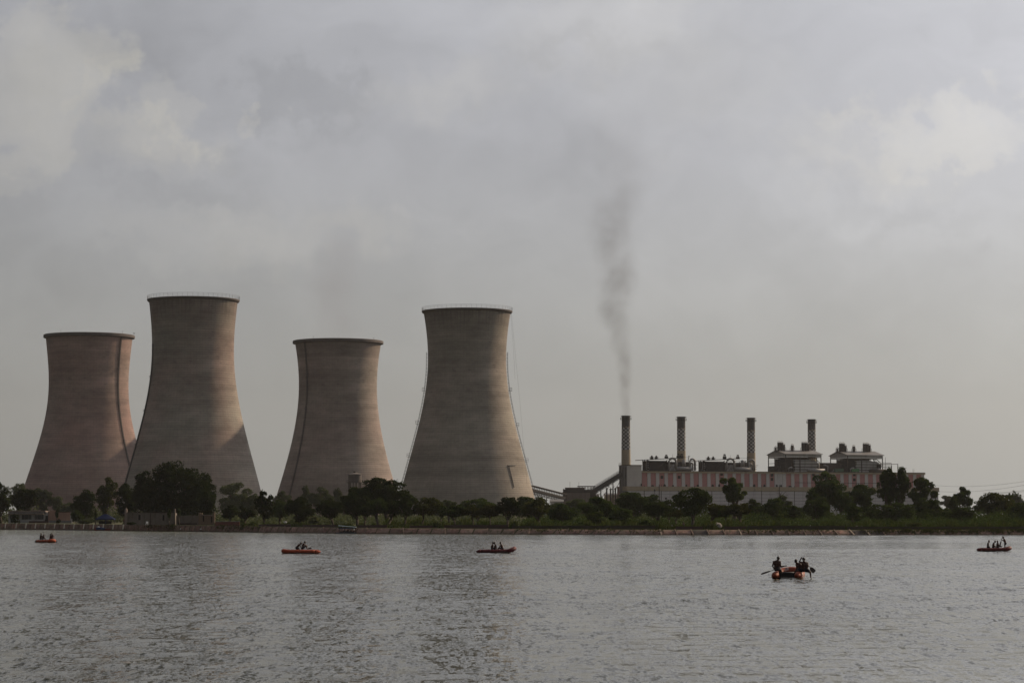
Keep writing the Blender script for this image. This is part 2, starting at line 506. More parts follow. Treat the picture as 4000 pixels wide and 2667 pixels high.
for i in range(NS):
    px = SH[i][3]
    if px < -120 or px > 4120:
        continue
    nu, nv = 5, 3
    vs, fs = [], []
    for a in range(nu + 1):
        for b_ in range(nv + 1):
            edge = a in (0, nu) or b_ in (0, nv)
            lift = -0.02 if edge else rng.uniform(0.03, 0.14)
            vs.append(bankpt(i + 0.05 + 0.9 * a / nu, -0.02 + (1.0 * b_ / nv) * 0.97, lift))
    for a in range(nu):
        for b_ in range(nv):
            k = a * (nv + 1) + b_
            fs.append((k, k + nv + 1, k + nv + 2, k + 1))
    dark = 3300 < px < 3420 or 2690 < px < 2740
    MB().add(vs, fs).build('stone_panel', MAT_RUBBLE if dark else MAT_STONE, bank)
for i in range(NS + 1):
    px = SH[i][3]
    if px < -120 or px > 4120 or (860 < px < 2450 and i % 3) or (px < 860 and i % 2) or px > 3500:
        continue
    lean = 0.0 if px < 1000 else 0.10
    rb = MB()
    w = 0.030 if px > 2400 else 0.045
    A0, A1 = bankpt(max(0, min(NS - .01, i + lean)), 0.22 if px < 1000 else 0.02), bankpt(max(0, min(NS - .01, i - lean)), 1.0)
    rb.bar(A0 + Vector((0, -0.1, 0.02)), A1 + Vector((0, -0.1, 0.02)), 2 * w * PITCH * 1.1, 0.26)
    pale = px < 480 or (600 < px < 620) or (px > 2450 and rng.random() < 0.35)
    rb.build('concrete_rib', MAT_RIB_W if px < 480 or 600 < px < 620 else MAT_RIB if pale and rng.random() < 0.8 else MAT_RIB_D, bank)

# ---- haze: one closed box of thin air over land and lake
HZ = MB().box(-6500, 6500, -320, 7200, -2.0, 330.0)
m, q = new_mat('haze_air')
pv = q.n('ShaderNodeVolumePrincipled', {'Color': (0.80, 0.82, 0.85, 1), 'Density': 0.000022, 'Anisotropy': 0.2})
q.n('ShaderNodeOutputMaterial', {1: pv.outputs[0]})
hz = HZ.build('haze', m)
tag(hz, 'thin pale haze hanging over the lake and power plant', 'haze', None, 'stuff')

# ------------------------------------------------------------------ cooling towers
def fit_profile(cxpx, pts, Y, zb):
    """pts: (py, half width px) -> smooth radius as a function of height above zb"""
    zs, r2 = [], []
    for py, h in pts:
        p = P(cxpx, py, Y)
        dep = Y * CA + (p.z - HC) * SA
        zs.append(p.z - zb)
        r2.append((h * dep / F) ** 2)
    co = np.polyfit(np.array(zs) / 100, np.array(r2), 4)
    return lambda z: float(math.sqrt(max(25.0, np.polyval(co, z / 100))))

def tower_mat(name, base, hue2, bands, streak):
    m, q = new_mat(name)
    oc = q.n('ShaderNodeTexCoord').outputs['Object']
    x, y, z = q.xyz(oc)
    th = q.m('ARCTAN2', x, q.m('MULTIPLY', y, -1.0))
    cyl = q.comb(q.m('MULTIPLY', th, 27.0), 0.0, z)
    big = q.noise(q.v('MULTIPLY', cyl, (0.030, 1, 0.030)), 1.0, 4, 0.55)
    patch = q.noise(q.v('MULTIPLY', cyl, (0.022, 1, 0.11)), 1.0, 5, 0.6)
    lift = q.noise(q.v('MULTIPLY', cyl, (0.006, 1, 0.85)), 1.0, 2, 0.7)
    lift2 = q.noise(q.v('MULTIPLY', cyl, (0.45, 1, 0.75)), 1.0, 4, 0.75)
    mott = q.noise(q.v('MULTIPLY', cyl, (0.10, 1, 0.16)), 1.0, 6, 0.68)
    dash = q.noise(q.v('MULTIPLY', cyl, (0.16, 1, 1.1)), 1.0, 3, 0.6)
    c = q.mix(q.sstep(big, 0.32, 0.68), (*base, 1), (*hue2, 1))
    f = q.m('MULTIPLY_ADD', q.m('SUBTRACT', patch, 0.5), 1.5, 1.0)
    f = q.m('MULTIPLY_ADD', q.m('SUBTRACT', lift, 0.5), 0.50, f)
    f = q.m('MULTIPLY_ADD', q.m('SUBTRACT', lift2, 0.5), 0.45, f)
    f = q.m('MULTIPLY_ADD', q.m('SUBTRACT', mott, 0.5), 0.9, f)
    c = q.v('SCALE', c, f)
    hh = q.m('DIVIDE', z, 120.0)
    c = q.v('MULTIPLY', c, q.ramp(q.m('MULTIPLY_ADD', q.m('SUBTRACT', patch, 0.5), 0.03, hh), bands))
    dk = q.m('MULTIPLY', q.sstep(dash, 0.60, 0.67), q.m('MULTIPLY', q.sstep(big, 0.42, 0.6), q.sstep(hh, 0.35, 0.6)))
    c = q.mix(q.m('MULTIPLY', dk, 0.55), c, (0.05, 0.047, 0.045, 1))
    run = q.noise(q.v('MULTIPLY', cyl, (0.55, 1, 0.02)), 1.0, 4, 0.7)
    topf = q.sstep(q.m('MULTIPLY_ADD', run, 0.35, hh), 1.02, 1.22)
    c = q.mix(q.m('MULTIPLY', q.m('MULTIPLY', topf, q.sstep(run, 0.38, 0.62)), streak), c, (0.055, 0.05, 0.047, 1))
    ux_ = q.m('FRACT', q.m('DIVIDE', th, 2 * math.pi / 88))
    jx = q.sstep(q.m('ABSOLUTE', q.m('SUBTRACT', ux_, 0.5)), 0.40, 0.5)
    c = q.mix(q.m('MULTIPLY', jx, 0.16), c, (0.05, 0.045, 0.04, 1))
    # cast joints between the lifts, every 1.15 m, and faint upright ones
    fr = q.m('FRACT', q.m('DIVIDE', z, 1.15))
    jz = q.sstep(q.m('ABSOLUTE', q.m('SUBTRACT', fr, 0.5)), 0.36, 0.5)
    c = q.mix(q.m('MULTIPLY', jz, 0.30), c, (0.045, 0.04, 0.037, 1))
    out(q, pbr(q, c, 0.92, 0.15))
    return m

MAT_RIM = plain('rim_concrete', (0.075, 0.064, 0.060), 0.9, 0.25, 0.3)
MAT_RIMIN = plain('tower_inside', (0.16, 0.15, 0.14), 0.95, 0.2, 0.1)
MAT_GALV = plain('galvanised_steel', (0.055, 0.055, 0.055), 0.6, 0.15, 1.0)
MAT_DSTEEL = plain('dark_steel', (0.055, 0.052, 0.052), 0.7, 0.3, 0.8)

def tower(cxpx, Y, topmid, pts, mat, label, rail, ladders, shift=0.0):
    zb = 1.3
    x0 = P(cxpx, 1700, Y).x
    t = thing('cooling_tower', (x0, Y, zb), label, 'cooling tower', 'cooling towers of the power plant')
    R = fit_profile(cxpx, pts, Y, zb)
    ztop = P(cxpx, pts[0][0], Y).z - zb
    nseg, lift = 176, 1.15
    nl = int(ztop / lift)
    vs, fs = [], []
    zs = []
    for k in range(nl):
        z0 = k * lift
        z1 = ztop if k == nl - 1 else z0 + lift
        zs += [(z0, R(z0) + 0.05), (z1 - 0.02, R(z1))]
    # inner face so that the shell has thickness
    inner = [(ztop, R(ztop) - 0.25)] + [(ztop - k * 6.0, R(ztop - k * 6.0) - 0.35) for k in range(1, int(ztop / 6))]
    ca = [(math.cos(2 * math.pi * k / nseg), math.sin(2 * math.pi * k / nseg)) for k in range(nseg)]
    for z, r in zs + inner:
        vs += [(r * a, r * b_, z) for a, b_ in ca]
    nr = len(zs) + len(inner)
    for i in range(nr - 1):
        for k in range(nseg):
            k2 = (k + 1) % nseg
            fs.append((i * nseg + k, i * nseg + k2, (i + 1) * nseg + k2, (i + 1) * nseg + k))
    MB().add(vs, fs).build('shell', mat, t)
    rt = R(ztop)
    if rail:
        MB().lathe([(rt - 0.1, ztop - 1.3), (rt + 0.55, ztop - 1.0), (rt + 0.95, ztop - 0.35), (rt + 0.95, ztop + 0.05), (rt - 0.6, ztop + 0.05), (rt - 0.6, ztop - 1.2)], 120).build('rim', MAT_RIM, t)
        rr = rt + 0.85
        nb = 56
        ring = lambda z: [(rr * math.cos(2 * math.pi * k / nb), rr * math.sin(2 * math.pi * k / nb), z) for k in range(nb)]
        rl = MB()
        for dz_, th in ((0.65, 0.035), (1.25, 0.035), (1.85, 0.05)):
            rl.tube(ring(ztop + dz_), th, 5, closed=True)
        rl.build('handrail', MAT_GALV, t)
        pm = MB().tube([(0, 0, 0), (0, 0, 1.85)], 0.05, 5).mesh('railing_post', MAT_GALV)
        for k in range(nb):
            link('railing_post', pm, t, (rr * math.cos(2 * math.pi * k / nb), rr * math.sin(2 * math.pi * k / nb), ztop + 0.02))
    else:
        MB().lathe([(rt - 0.1, ztop - 1.9), (rt + 1.1, ztop - 1.6), (rt + 1.25, ztop - 1.5), (rt + 1.25, ztop - 0.1), (rt + 1.0, ztop + 0.1), (rt - 0.7, ztop + 0.1), (rt - 0.7, ztop - 1.6)], 120).build('rim', MAT_RIM, t)
        for k in (0.55, 2.1):
            MB().tube([(rt * math.cos(-k), rt * math.sin(-k), ztop), (rt * math.cos(-k), rt * math.sin(-k), ztop + 1.6)], 0.08, 5).build('warning_light', MAT_DSTEEL, t)
    for (deg, zlo, zhi, cage) in ladders:
        a = math.radians(deg)
        ux, uy = math.sin(a), -math.cos(a)
        tx, ty = math.cos(a), math.sin(a)
        lp = MB()
        off = 0.55
        zz = np.linspace(zlo, zhi, 40)
        hw = 0.38 if not cage else 0.35
        for s_ in (-1, 1):
            lp.tube([((R(z) + off) * ux + s_ * hw * tx, (R(z) + off) * uy + s_ * hw * ty, z) for z in zz], 0.10 if cage else 0.12, 4)
        for z in np.arange(zlo, zhi, 1.5):
            lp.bar(((R(z) + off) * ux - hw * tx, (R(z) + off) * uy - hw * ty, z), ((R(z) + off) * ux + hw * tx, (R(z) + off) * uy + hw * ty, z), 0.10, 0.35)
        if not cage:   # closed back of the cable tray beside the rungs
            tray = [((R(z) + 0.2) * ux, (R(z) + 0.2) * uy, z) for z in zz]
            for p0, p1 in zip(tray[:-1], tray[1:]):
                lp.bar(p0, p1, 0.55, 0.2)
        else:
            for s_ in (-1, 1):
                lp.tube([((R(z) + 0.95) * ux + s_ * 0.35 * tx, (R(z) + 0.95) * uy + s_ * 0.35 * ty, z) for z in zz], 0.07, 4)
            for z in np.arange(zlo, zhi, 1.9):
                lp.tube([((R(z) + 0.2) * ux, (R(z) + 0.2) * uy, z), ((R(z) + 0.95) * ux, (R(z) + 0.95) * uy, z)], 0.07, 4)
        ld = lp.build('ladder', MAT_DSTEEL if not cage else MAT_GALV, t)
        for z in (np.linspace(zlo, zhi, 6)[1:-1] if not cage else np.linspace(zlo + 5, zhi - 21, 4)):
            r_ = R(z)
            pf = MB()
            ww = 0.8 if not cage else 0.9
            o = 0.9 if not cage else 1.8
            c0 = Vector((r_ * ux, r_ * uy, z))
            e = Vector((ux, uy, 0))
            tt = Vector((tx, ty, 0))
            pf.bar(c0, c0 + e * o, 2 * ww, 0.12)
            for zz2 in (0.9, 1.8) if cage else (0.9,):
                pf.bar(c0 + e * o + tt * ww + Vector((0, 0, zz2)), c0 + e * o - tt * ww + Vector((0, 0, zz2)), 0.1)
                for s_ in (-1, 1):
                    pf.bar(c0 + tt * ww * s_ + Vector((0, 0, zz2)), c0 + e * o + tt * ww * s_ + Vector((0, 0, zz2)), 0.1)
            for s_ in (-1, 1):
                pf.bar(c0 + e * o + tt * ww * s_, c0 + e * o + tt * ww * s_ + Vector((0, 0, 1.8 if cage else 0.9)), 0.1)
            pf.build('ladder_platform', MAT_GALV if cage else MAT_DSTEEL, ld)
    return t, R, ztop

bA = [(0.0, 0.9), (0.14, 0.93), (0.28, 1.0), (0.45, 1.0), (0.62, 0.95), (0.80, 0.98), (0.90, 1.0), (1.0, 0.85)]
bB = [(0.0, 1.0), (0.3, 1.05), (0.38, 0.98), (0.45, 1.04), (0.6, 0.9), (0.75, 0.88), (0.86, 0.80), (1.0, 0.72)]
bC = [(0.0, 0.8), (0.175, 0.76), (0.19, 1.0), (0.33, 1.06), (0.42, 0.96), (0.58, 1.0), (0.64, 0.85), (0.74, 0.9), (0.76, 1.12), (0.80, 1.05), (0.81, 0.76), (0.93, 0.9), (1.0, 0.8)]
bD = [(0.0, 1.03), (0.19, 1.0), (0.215, 0.84), (0.255, 0.98), (0.27, 0.74), (0.285, 0.80), (0.305, 1.04), (0.38, 1.05), (0.5, 0.98), (0.7, 0.9), (0.85, 0.84), (1.0, 0.72)]
RED, BRN, GRY = (0.230, 0.155, 0.135), (0.215, 0.165, 0.142), (0.205, 0.188, 0.158)
tower(344, 1400, 1297, [(1310, 168), (1324, 166), (1406, 158), (1483, 154), (1559, 156), (1636, 167), (1712, 182), (1789, 210), (1865, 232), (1905, 243), (2028, 278)],
      tower_mat('tower_brown', RED, BRN, bA, 0.5), 'shorter reddish-brown cooling tower farthest left, with a dark ladder on its right flank', False, [(56, 4, 106, False)])
tower(751, 1250, 1160, [(1172, 172), (1182, 171.5), (1253, 164), (1330, 159), (1406, 158.7), (1483, 166), (1559, 179), (1636, 193), (1712, 213), (1789, 235), (1896, 263), (2030, 296)],
      tower_mat('tower_grey_brown', GRY, BRN, bB, 0.9), 'tallest cooling tower, topped by a railing, behind the big dome-shaped tree', True, [(-67, 4, 90, False)])
T3 = tower(1319, 1465, 1320, [(1333, 168), (1354, 166), (1415, 157), (1507, 152), (1584, 154.5), (1660, 166), (1762, 188), (1859, 213), (1930, 235), (2028, 266)],
      tower_mat('tower_banded', (0.20, 0.162, 0.145), (0.20, 0.175, 0.152), bC, 0.5), 'shorter cooling tower with dark horizontal bands and a faint plume above it', False, [(-46, 4, 107, False)])
T4 = tower(1824, 1322, 1204, [(1216, 170), (1226, 169), (1303, 158.6), (1374, 152.5), (1456, 155), (1533, 163), (1609, 176), (1711, 201.5), (1813, 229.5), (1874, 249), (1941, 260), (2030, 285)],
      tower_mat('tower_striped', GRY, (0.205, 0.178, 0.152), bD, 0.9), 'railed cooling tower with caged ladders on both silhouettes, next to the coal conveyor', True, [(-88, 12, 91, True), (89, 8, 91, True)])
# hoist cables hanging down beside the fourth tower, and the pipe on its flank
t4, R4, z4 = T4
cb = MB()
for k, (pa, pb) in enumerate([((1994, 1215), (2012, 1480)), ((1997, 1215), (2060, 1905))]):
    a_, b_ = P(*pa, 1310) - t4.location, P(*pb, 1310) - t4.location
    cb.tube([a_, a_.lerp(b_, 0.5) + Vector((0.3, 0, -1.0)), b_], 0.03, 4)
cb.build('hoist_cable', MAT_DSTEEL, t4)
pp = MB()
th = math.radians(52)
rr = R4(26)
def onT(deg, z, off=0.3):
    a = math.radians(deg)
    return ((R4(z) + off) * math.sin(a), -(R4(z) + off) * math.cos(a), z)
pp.tube([onT(46, 18), onT(44.5, 29.5)], 0.22, 6)
pp.tube([onT(43, 29.6), onT(46, 29.7), onT(50, 29.8), onT(55, 29.9)], 0.22, 6)
pp.build('drain_pipe', MAT_DSTEEL, t4)
# ------------------------------------------------------------------ vegetation helpers
def leaf_mat(name, c0, c1, c2, sc=0.35):
    m, q = new_mat(name)
    geo = q.n('ShaderNodeNewGeometry')
    pos = geo.outputs['Position']
    rnd = q.n('ShaderNodeObjectInfo').outputs['Random']
    isl = geo.outputs['Random Per Island']
    c = q.mix(q.sstep(q.noise(pos, sc, 4, 0.6), 0.35, 0.65), (*c0, 1), (*c1, 1))
    c = q.mix(q.m('MULTIPLY', isl, 0.6), c, (*c2, 1))
    c = q.v('SCALE', c, q.m('MULTIPLY_ADD', rnd, 0.35, 0.80))
    d1 = q.n('ShaderNodeBsdfDiffuse', {0: c})
    d2 = q.n('ShaderNodeBsdfTranslucent', {0: q.v('MULTIPLY', c, (1.0, 1.1, 0.6))})
    mx = q.n('ShaderNodeMixShader', {0: 0.22, 1: d1.outputs[0], 2: d2.outputs[0]})
    out(q, mx.outputs[0])
    return m
LEAF = {
    'dark': leaf_mat('leaf_dark', (0.018, 0.026, 0.009), (0.030, 0.040, 0.013), (0.012, 0.018, 0.007)),
    'mid': leaf_mat('leaf_mid', (0.034, 0.050, 0.016), (0.058, 0.078, 0.024), (0.022, 0.033, 0.011)),
    'light': leaf_mat('leaf_light', (0.055, 0.075, 0.022), (0.085, 0.105, 0.030), (0.035, 0.045, 0.015)),
    'olive': leaf_mat('leaf_olive', (0.045, 0.052, 0.018), (0.068, 0.070, 0.024), (0.030, 0.034, 0.013)),
    'pale': leaf_mat('leaf_pale', (0.16, 0.15, 0.10), (0.10, 0.11, 0.06), (0.05, 0.06, 0.03)),
    'far': leaf_mat('leaf_far_haze_tint', (0.060, 0.072, 0.040), (0.085, 0.096, 0.052), (0.045, 0.053, 0.032)),  # leaves paled and greyed so their colour carries the distance haze
    'grass': leaf_mat('leaf_grass', (0.028, 0.043, 0.012), (0.048, 0.058, 0.018), (0.030, 0.034, 0.012), 0.12),
}
MAT_BARK = plain('bark', (0.055, 0.043, 0.033), 0.95, 0.35, 1.5)

def quads(name, C, size, mat, parent=None, elong=1.5, flat=0.0, loc=None):
    """many small leaf faces: centres C (n,3), size scalar or (n,)"""
    n = len(C)
    nrm = rng.normal(size=(n, 3))
    nrm[:, 2] = np.abs(nrm[:, 2]) + flat
    nrm /= np.linalg.norm(nrm, axis=1)[:, None]
    t = rng.normal(size=(n, 3))
    t -= nrm * np.sum(t * nrm, axis=1)[:, None]
    t /= np.linalg.norm(t, axis=1)[:, None] + 1e-9
    b = np.cross(nrm, t)
    s = (np.ones(n) * size * rng.uniform(0.6, 1.4, n))[:, None]
    e = t * s * 0.5 * elong
    w = b * s * 0.5
    sag = nrm * s * 0.12
    V = np.stack([C - e, C - w * 0.9 + sag, C + e, C + w * 0.9 + sag], axis=1).reshape(-1, 3)
    me = bpy.data.meshes.new(name)
    me.vertices.add(4 * n)
    me.vertices.foreach_set('co', V.astype(np.float32).ravel())
    me.loops.add(4 * n)
    me.loops.foreach_set('vertex_index', np.arange(4 * n, dtype=np.int32))
    me.polygons.add(n)
    me.polygons.foreach_set('loop_start', np.arange(0, 4 * n, 4, dtype=np.int32))
    me.materials.append(mat)
    me.update()
    me.validate()
    return link(name, me, parent, loc)

def crown_points(w, dpt, h, n, style):
    """leaf positions for a crown of width w, depth dpt, height h whose bottom centre is the origin"""
    nb = {'round': 56, 'umbrella': 46, 'tall': 40, 'open': 26, 'cone': 34, 'column': 26, 'bush': 26, 'big': 170, 'dome': 330}.get(style, 36)
    lop = rng.uniform(0.86, 1.06, 4)
    lop[2 + rng.integers(2)] = 1.05
    cs, rs = [], []
    tries = 0
    while len(cs) < nb and tries < 4000:
        tries += 1
        u = rng.normal(size=3)
        u /= np.linalg.norm(u)
        k = (rng.uniform(0.50, 0.92) if style != 'dome' else rng.uniform(0.66, 0.93)) if rng.random() < 0.78 else rng.uniform(0.0, 0.5)
        p = u * k
        zr = (p[2] + 1) / 2
        p[0] *= lop[0] if p[0] > 0 else lop[1]
        p[2] = p[2] * (lop[2] if p[0] > 0 else lop[3]) if p[2] > 0 else p[2]
        if style in ('round', 'big'):
            if p[2] < -0.88: continue
        elif style == 'dome':
            p[2] = abs(p[2]) * 1.75 - 0.86
            f = 1.0 if p[2] > -0.5 else 0.93
            p[0] *= f; p[1] *= f
            if p[2] > 0.93: continue
        elif style == 'umbrella':
            p[2] = abs(p[2]) * 1.25 - 0.45 - 0.25 * (1 - (p[0] ** 2 + p[1] ** 2))
            if p[2] > 0.95: continue
        elif style == 'tall':
            f = 0.55 + 0.45 * math.sin(math.pi * min(1, max(0, 0.12 + zr * 0.75)))
            p[0] *= f; p[1] *= f
        elif style == 'cone':
            f = 1.15 - 0.85 * zr
            p[0] *= f; p[1] *= f
        elif style == 'open':
            if rng.random() < 0.25 and abs(p[2]) < 0.3: continue
        elif style == 'bush':
            p[2] = abs(p[2]) * 1.6 - 0.8
        cs.append(p)
        base = {'open': 0.24, 'tall': 0.24, 'umbrella': 0.22, 'big': 0.17, 'dome': 0.16, 'bush': 0.3, 'column': 0.35}.get(style, 0.25)
        rs.append(base * rng.uniform(0.7, 1.3))
    cs, rs = np.array(cs), np.array(rs)
    cnt = rng.choice(len(cs), n, p=rs ** 2 / np.sum(rs ** 2))
    u = rng.normal(size=(n, 3))
    u /= np.linalg.norm(u, axis=1)[:, None]
    u[:, 2] = np.where(rng.random(n) < 0.35, np.abs(u[:, 2]), u[:, 2])
    rad = rng.uniform(0.45, 1.0, n) ** 0.6
    stray = rng.random(n) < 0.10
    rad[stray] *= rng.uniform(1.05, 1.5, stray.sum())
    p = cs[cnt] + u * (rs[cnt] * rad)[:, None] * np.array([1.0, 1.0, 0.85])
    lim = np.array([1.06, 1.06, 1.03])
    p = np.clip(p, -lim - 0.06 * rng.random(p.shape), lim + 0.06 * rng.random(p.shape))
    out_ = p * np.array([w / 2, dpt / 2, h / 2]) * 0.97 + np.array([0, 0, h / 2])
    lob = cs * np.array([w / 2, dpt / 2, h / 2]) + np.array([0, 0, h / 2])
    return out_, lob

def tree(px, wpx, top, bot, Y, style, leaf, label, trunkpx=None, name='leafy_tree', cat='tree', group=None, forks=4, dens=1.0, nostem=False):
    """px, wpx: crown centre and width; top, bot: photo rows of crown top and bottom; trunkpx: column of the trunk foot"""
    if leaf == 'dark' and px > 2050: leaf = 'mid'
    zg = 1.3 if Y > shoreY(px) + 120 else bankz(px)
    if trunkpx is not None and Y < 640: bot -= 9
    foot = P(trunkpx if trunkpx is not None else px, 2040, Y)
    foot.z = zg - 0.05
    k = mpp(Y)
    w, h = wpx * k, (bot - top) * k
    zb = P(px, bot, Y).z
    if zb < zg + 0.1:
        h -= (zg + 0.1 - zb); zb = zg + 0.1
    cx_ = P(px, (top + bot) / 2, Y).x
    if style == 'umbrella': h *= 1.15
    if name == 'leafy_tree':
        w *= 1.10
        h *= 1.07
    t = thing(name, foot, label, cat, group)
    area = 3.2 * (w * h + w * w * 0.5)
    ls = 0.26 + 0.00022 * max(0, Y - 500) + 0.004 * w
    if style == 'dome': ls = 0.44
    n = int(min(26000 if style == 'dome' else 16000, max(700, dens * 2.6 * area / (ls * ls))))
    if Y > 900: n = int(n * 0.8)
    pts, lob = crown_points(w, w * 0.85, h, n, style)
    off = np.array([cx_ - foot.x, 0, zb - foot.z])
    cr = quads('crown', pts + off, ls, LEAF[leaf], t, elong=1.35, flat=0.25)
    if not nostem:
        tb = MB()
        r0 = max(0.11, 0.038 * (h + zb - zg)) * rng.uniform(0.8, 1.2)
        o = Vector(off)
        kn = Vector((o.x * 0.45 + rng.normal() * 0.15, rng.normal() * 0.1, max(0.4, o.z * 0.75 + h * 0.05)))
        tb.tube([(0, 0, 0), (kn.x * 0.35 + rng.normal() * 0.06, 0, kn.z * 0.5), tuple(kn)], [r0 * 1.25, r0, r0 * 0.85], 7)
        idx = rng.choice(len(lob), min(forks, len(lob)), replace=False)
        for i in idx:
            e = Vector(lob[i]) + o
            md = kn.lerp(e, 0.5) + Vector((rng.normal() * 0.15, rng.normal() * 0.15, h * 0.06))
            tb.tube([tuple(kn - Vector((0, 0, 0.1))), tuple(md), tuple(e)], [r0 * 0.7, r0 * 0.42, r0 * 0.15], 5)
        tb.build('trunk', MAT_BARK, t, smooth=True)
    return t

# ------------------------------------------------------------------ power station block (local x along the facade, local y away from the lake)
FO = P(2508, 1842, 1600); FE = P(3610, 1848, 1667)
FO.z = FE.z = 1.3
FA = math.atan2(FE.y - FO.y, FE.x - FO.x)
FL = math.hypot(FE.y - FO.y, FE.x - FO.x)
fc, fs_ = math.cos(FA), math.sin(FA)
def U(px, v=0.0, py=1860):
    """local x on the plane local y = v that shows in photo column px"""
    uu, vv = (px - CX) / F, (CY - py) / F
    k = uu / (CA - vv * SA)                     # x / y along the ray
    ox, oy = FO.x - v * fs_, FO.y + v * fc
    return (k * oy - ox) / (fc - k * fs_)
def Zf(py, u, v=0.0):
    Y = FO.y + v * fc + u * fs_
    return P(2000, py, Y).z - 1.3
def station(name, label, cat, px=None, v=0.0, z=0.0, group=None):
    u = U(px, v) if px is not None else 0.0
    o = thing(name, (FO.x + u * fc - v * fs_, FO.y + u * fs_ + v * fc, 1.3 + z), label, cat, group, FA)
    return o, u
M_PINK = plain('pink_wash', (0.30, 0.145, 0.14), 0.9, 0.2, 0.25, dirt=0.6)
M_WHITE = plain('white_wash', (0.36, 0.35, 0.345), 0.9, 0.2, 0.25, dirt=0.6)
M_CREAM = plain('cream_band', (0.25, 0.205, 0.145), 0.9, 0.2, 0.2, dirt=0.6)
M_GREYW = plain('grey_sheet', (0.345, 0.33, 0.345), 0.85, 0.16, 0.12, dirt=0.35)
M_BUNK = plain('bunker_concrete', (0.34, 0.325, 0.31), 0.9, 0.2, 0.15, dirt=0.5)
M_BUNKD = plain('dark_sooty_concrete', (0.13, 0.125, 0.12), 0.9, 0.3, 0.3, dirt=0.8)  # on the bunker's left face this tone carries shade as well as soot
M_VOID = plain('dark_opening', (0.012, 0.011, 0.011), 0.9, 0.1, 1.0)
M_SOOT = plain('sooty_steel', (0.020, 0.019, 0.019), 0.9, 0.35, 0.5, spec=0.08)
M_SOOT2 = plain('rusty_dark_steel', (0.042, 0.034, 0.030), 0.9, 0.35, 0.5, spec=0.1)
M_DUCT = plain('lagged_duct', (0.19, 0.185, 0.18), 0.6, 0.3, 0.6, dirt=0.5)
M_SHEET = plain('pale_cladding', (0.24, 0.235, 0.225), 0.75, 0.14, 0.3, dirt=0.45)
M_ROOF = plain('shed_roof', (0.10, 0.098, 0.095), 0.6, 0.15, 0.3, dirt=0.3)
M_GREEN = plain('green_paint', (0.045, 0.16, 0.055), 0.7, 0.15, 1.0, dirt=0.3)
M_GREEND = plain('dull_green_paint', (0.05, 0.10, 0.06), 0.7, 0.15, 1.0, dirt=0.3)

ps, _ = station('power_station', 'long pink and white striped boiler hall of the power plant, behind the trees', 'power station')
ZP0, ZP1 = Zf(1897, 0), Zf(1846, 0)              # pink zone
ZT = Zf(1840, 0)
DEPTH = 40.0
MB().box(0.3, FL - 0.3, 0.5, DEPTH, 0, ZT - 0.4).build('wall', M_WHITE, ps)
# lower block standing forward of the striped wall
LX0, LX1 = U(2449, -7), U(3665, -7, 1907)
MB().box(LX0, LX1, -7, 0.45, 0, ZP0 - 3.2).build('lower_wall', M_BUNKD, ps)
MB().box(LX0 - 0.4, LX1 + 0.4, -7.5, 0.7, ZP0 - 3.15, ZP0 - 0.4).build('cream_band', M_CREAM, ps)
MB().box(LX1 - 12, LX1 + 0.1, 0.5, 40, 0, ZP0 - 0.45).build('end_block', M_GREYW, ps)
nc = 19
cw = (LX1 - LX0) / nc
rows_ = 9
rh = (ZP0 - 3.3) / rows_
pm = MB().box(0.10, cw - 0.10, -0.16, 0.0, 0.09, rh - 0.09).mesh('sheet_panel', M_GREYW)
pm2 = MB().box(0.10, cw - 0.10, -0.10, 0.0, 0.16, rh - 0.06).mesh('sheet_panel_b', M_GREYW)
for i in range(nc):
    for j in range(rows_):
        link('sheet_panel', pm if (i * 7 + j * 3) % 4 else pm2, ps, (LX0 + i * cw, -7.005, j * rh))
for i in range(1, nc, 1):
    if i % 2 == 0 or i < 6:
        MB().tube([(LX0 + i * cw, -7.35, 2), (LX0 + i * cw, -7.35, ZP0 - 0.2 + (i % 3) * 0.5)], 0.16, 6).build('downpipe', M_SOOT2, ps)
# stripes
NP = 34
pw = FL / NP
whites = {16}
pk = MB().box(0.02, pw * 0.585, -0.06, 0.49, ZP0 - 0.35, ZP1).mesh('pink_panel', M_PINK)
wh = MB().box(pw * 0.6, pw * 0.985, -0.35, 0.49, ZP0 - 0.35, ZP1).mesh('white_pilaster', M_WHITE)
for i in range(NP):
    if i in whites:
        MB().box(0.02, pw * 0.585, -0.2, 0.49, ZP0 - 0.35, ZP1).build('white_panel', M_WHITE, ps, loc=(i * pw, 0, 0))
    else:
        link('pink_panel', pk, ps, (i * pw, 0, 0))
    link('white_pilaster', wh, ps, (i * pw, 0, 0))
MB().box(-0.3, FL + 0.6, -0.8, DEPTH + 0.5, ZP1 + 0.05, ZT).build('parapet', M_CREAM, ps)
MB().box(-0.1, FL + 0.3, -0.6, 4.0, ZT + 0.01, ZT + 0.35).build('roof_edge', M_SOOT2, ps)
wmh = MB().box(-0.75, 0.75, -0.12, 0.1, -0.85, 0.85)
wframe = MB()
for b in ((-0.9, -0.75, -0.95, 0.95), (0.75, 0.9, -0.95, 0.95), (-0.75, 0.75, 0.85, 0.98), (-0.75, 0.75, -0.98, -0.85), (-0.06, 0.06, -0.85, 0.85)):
    wframe.box(b[0], b[1], -0.2, 0.1, b[2], b[3])
wm_, wfm = wmh.mesh('window', M_VOID), wframe.mesh('frame', M_SOOT2)
def snap(px):                                     # centre of the pink panel nearest to the column
    i = round((U(px) - pw * 0.3) / pw)
    return i * pw + pw * 0.3
for px, py in [(2583, 1863), (2649, 1863), (2816, 1851), (2816, 1870), (3007, 1855), (3007, 1871), (3164, 1853), (3164, 1871), (3351, 1853), (3351, 1873), (3480, 1872)]:
    u = snap(px)
    w = link('window', wm_, ps, (u, -0.07, Zf(py, u)))
    link('frame', wfm, w)
arch = MB()
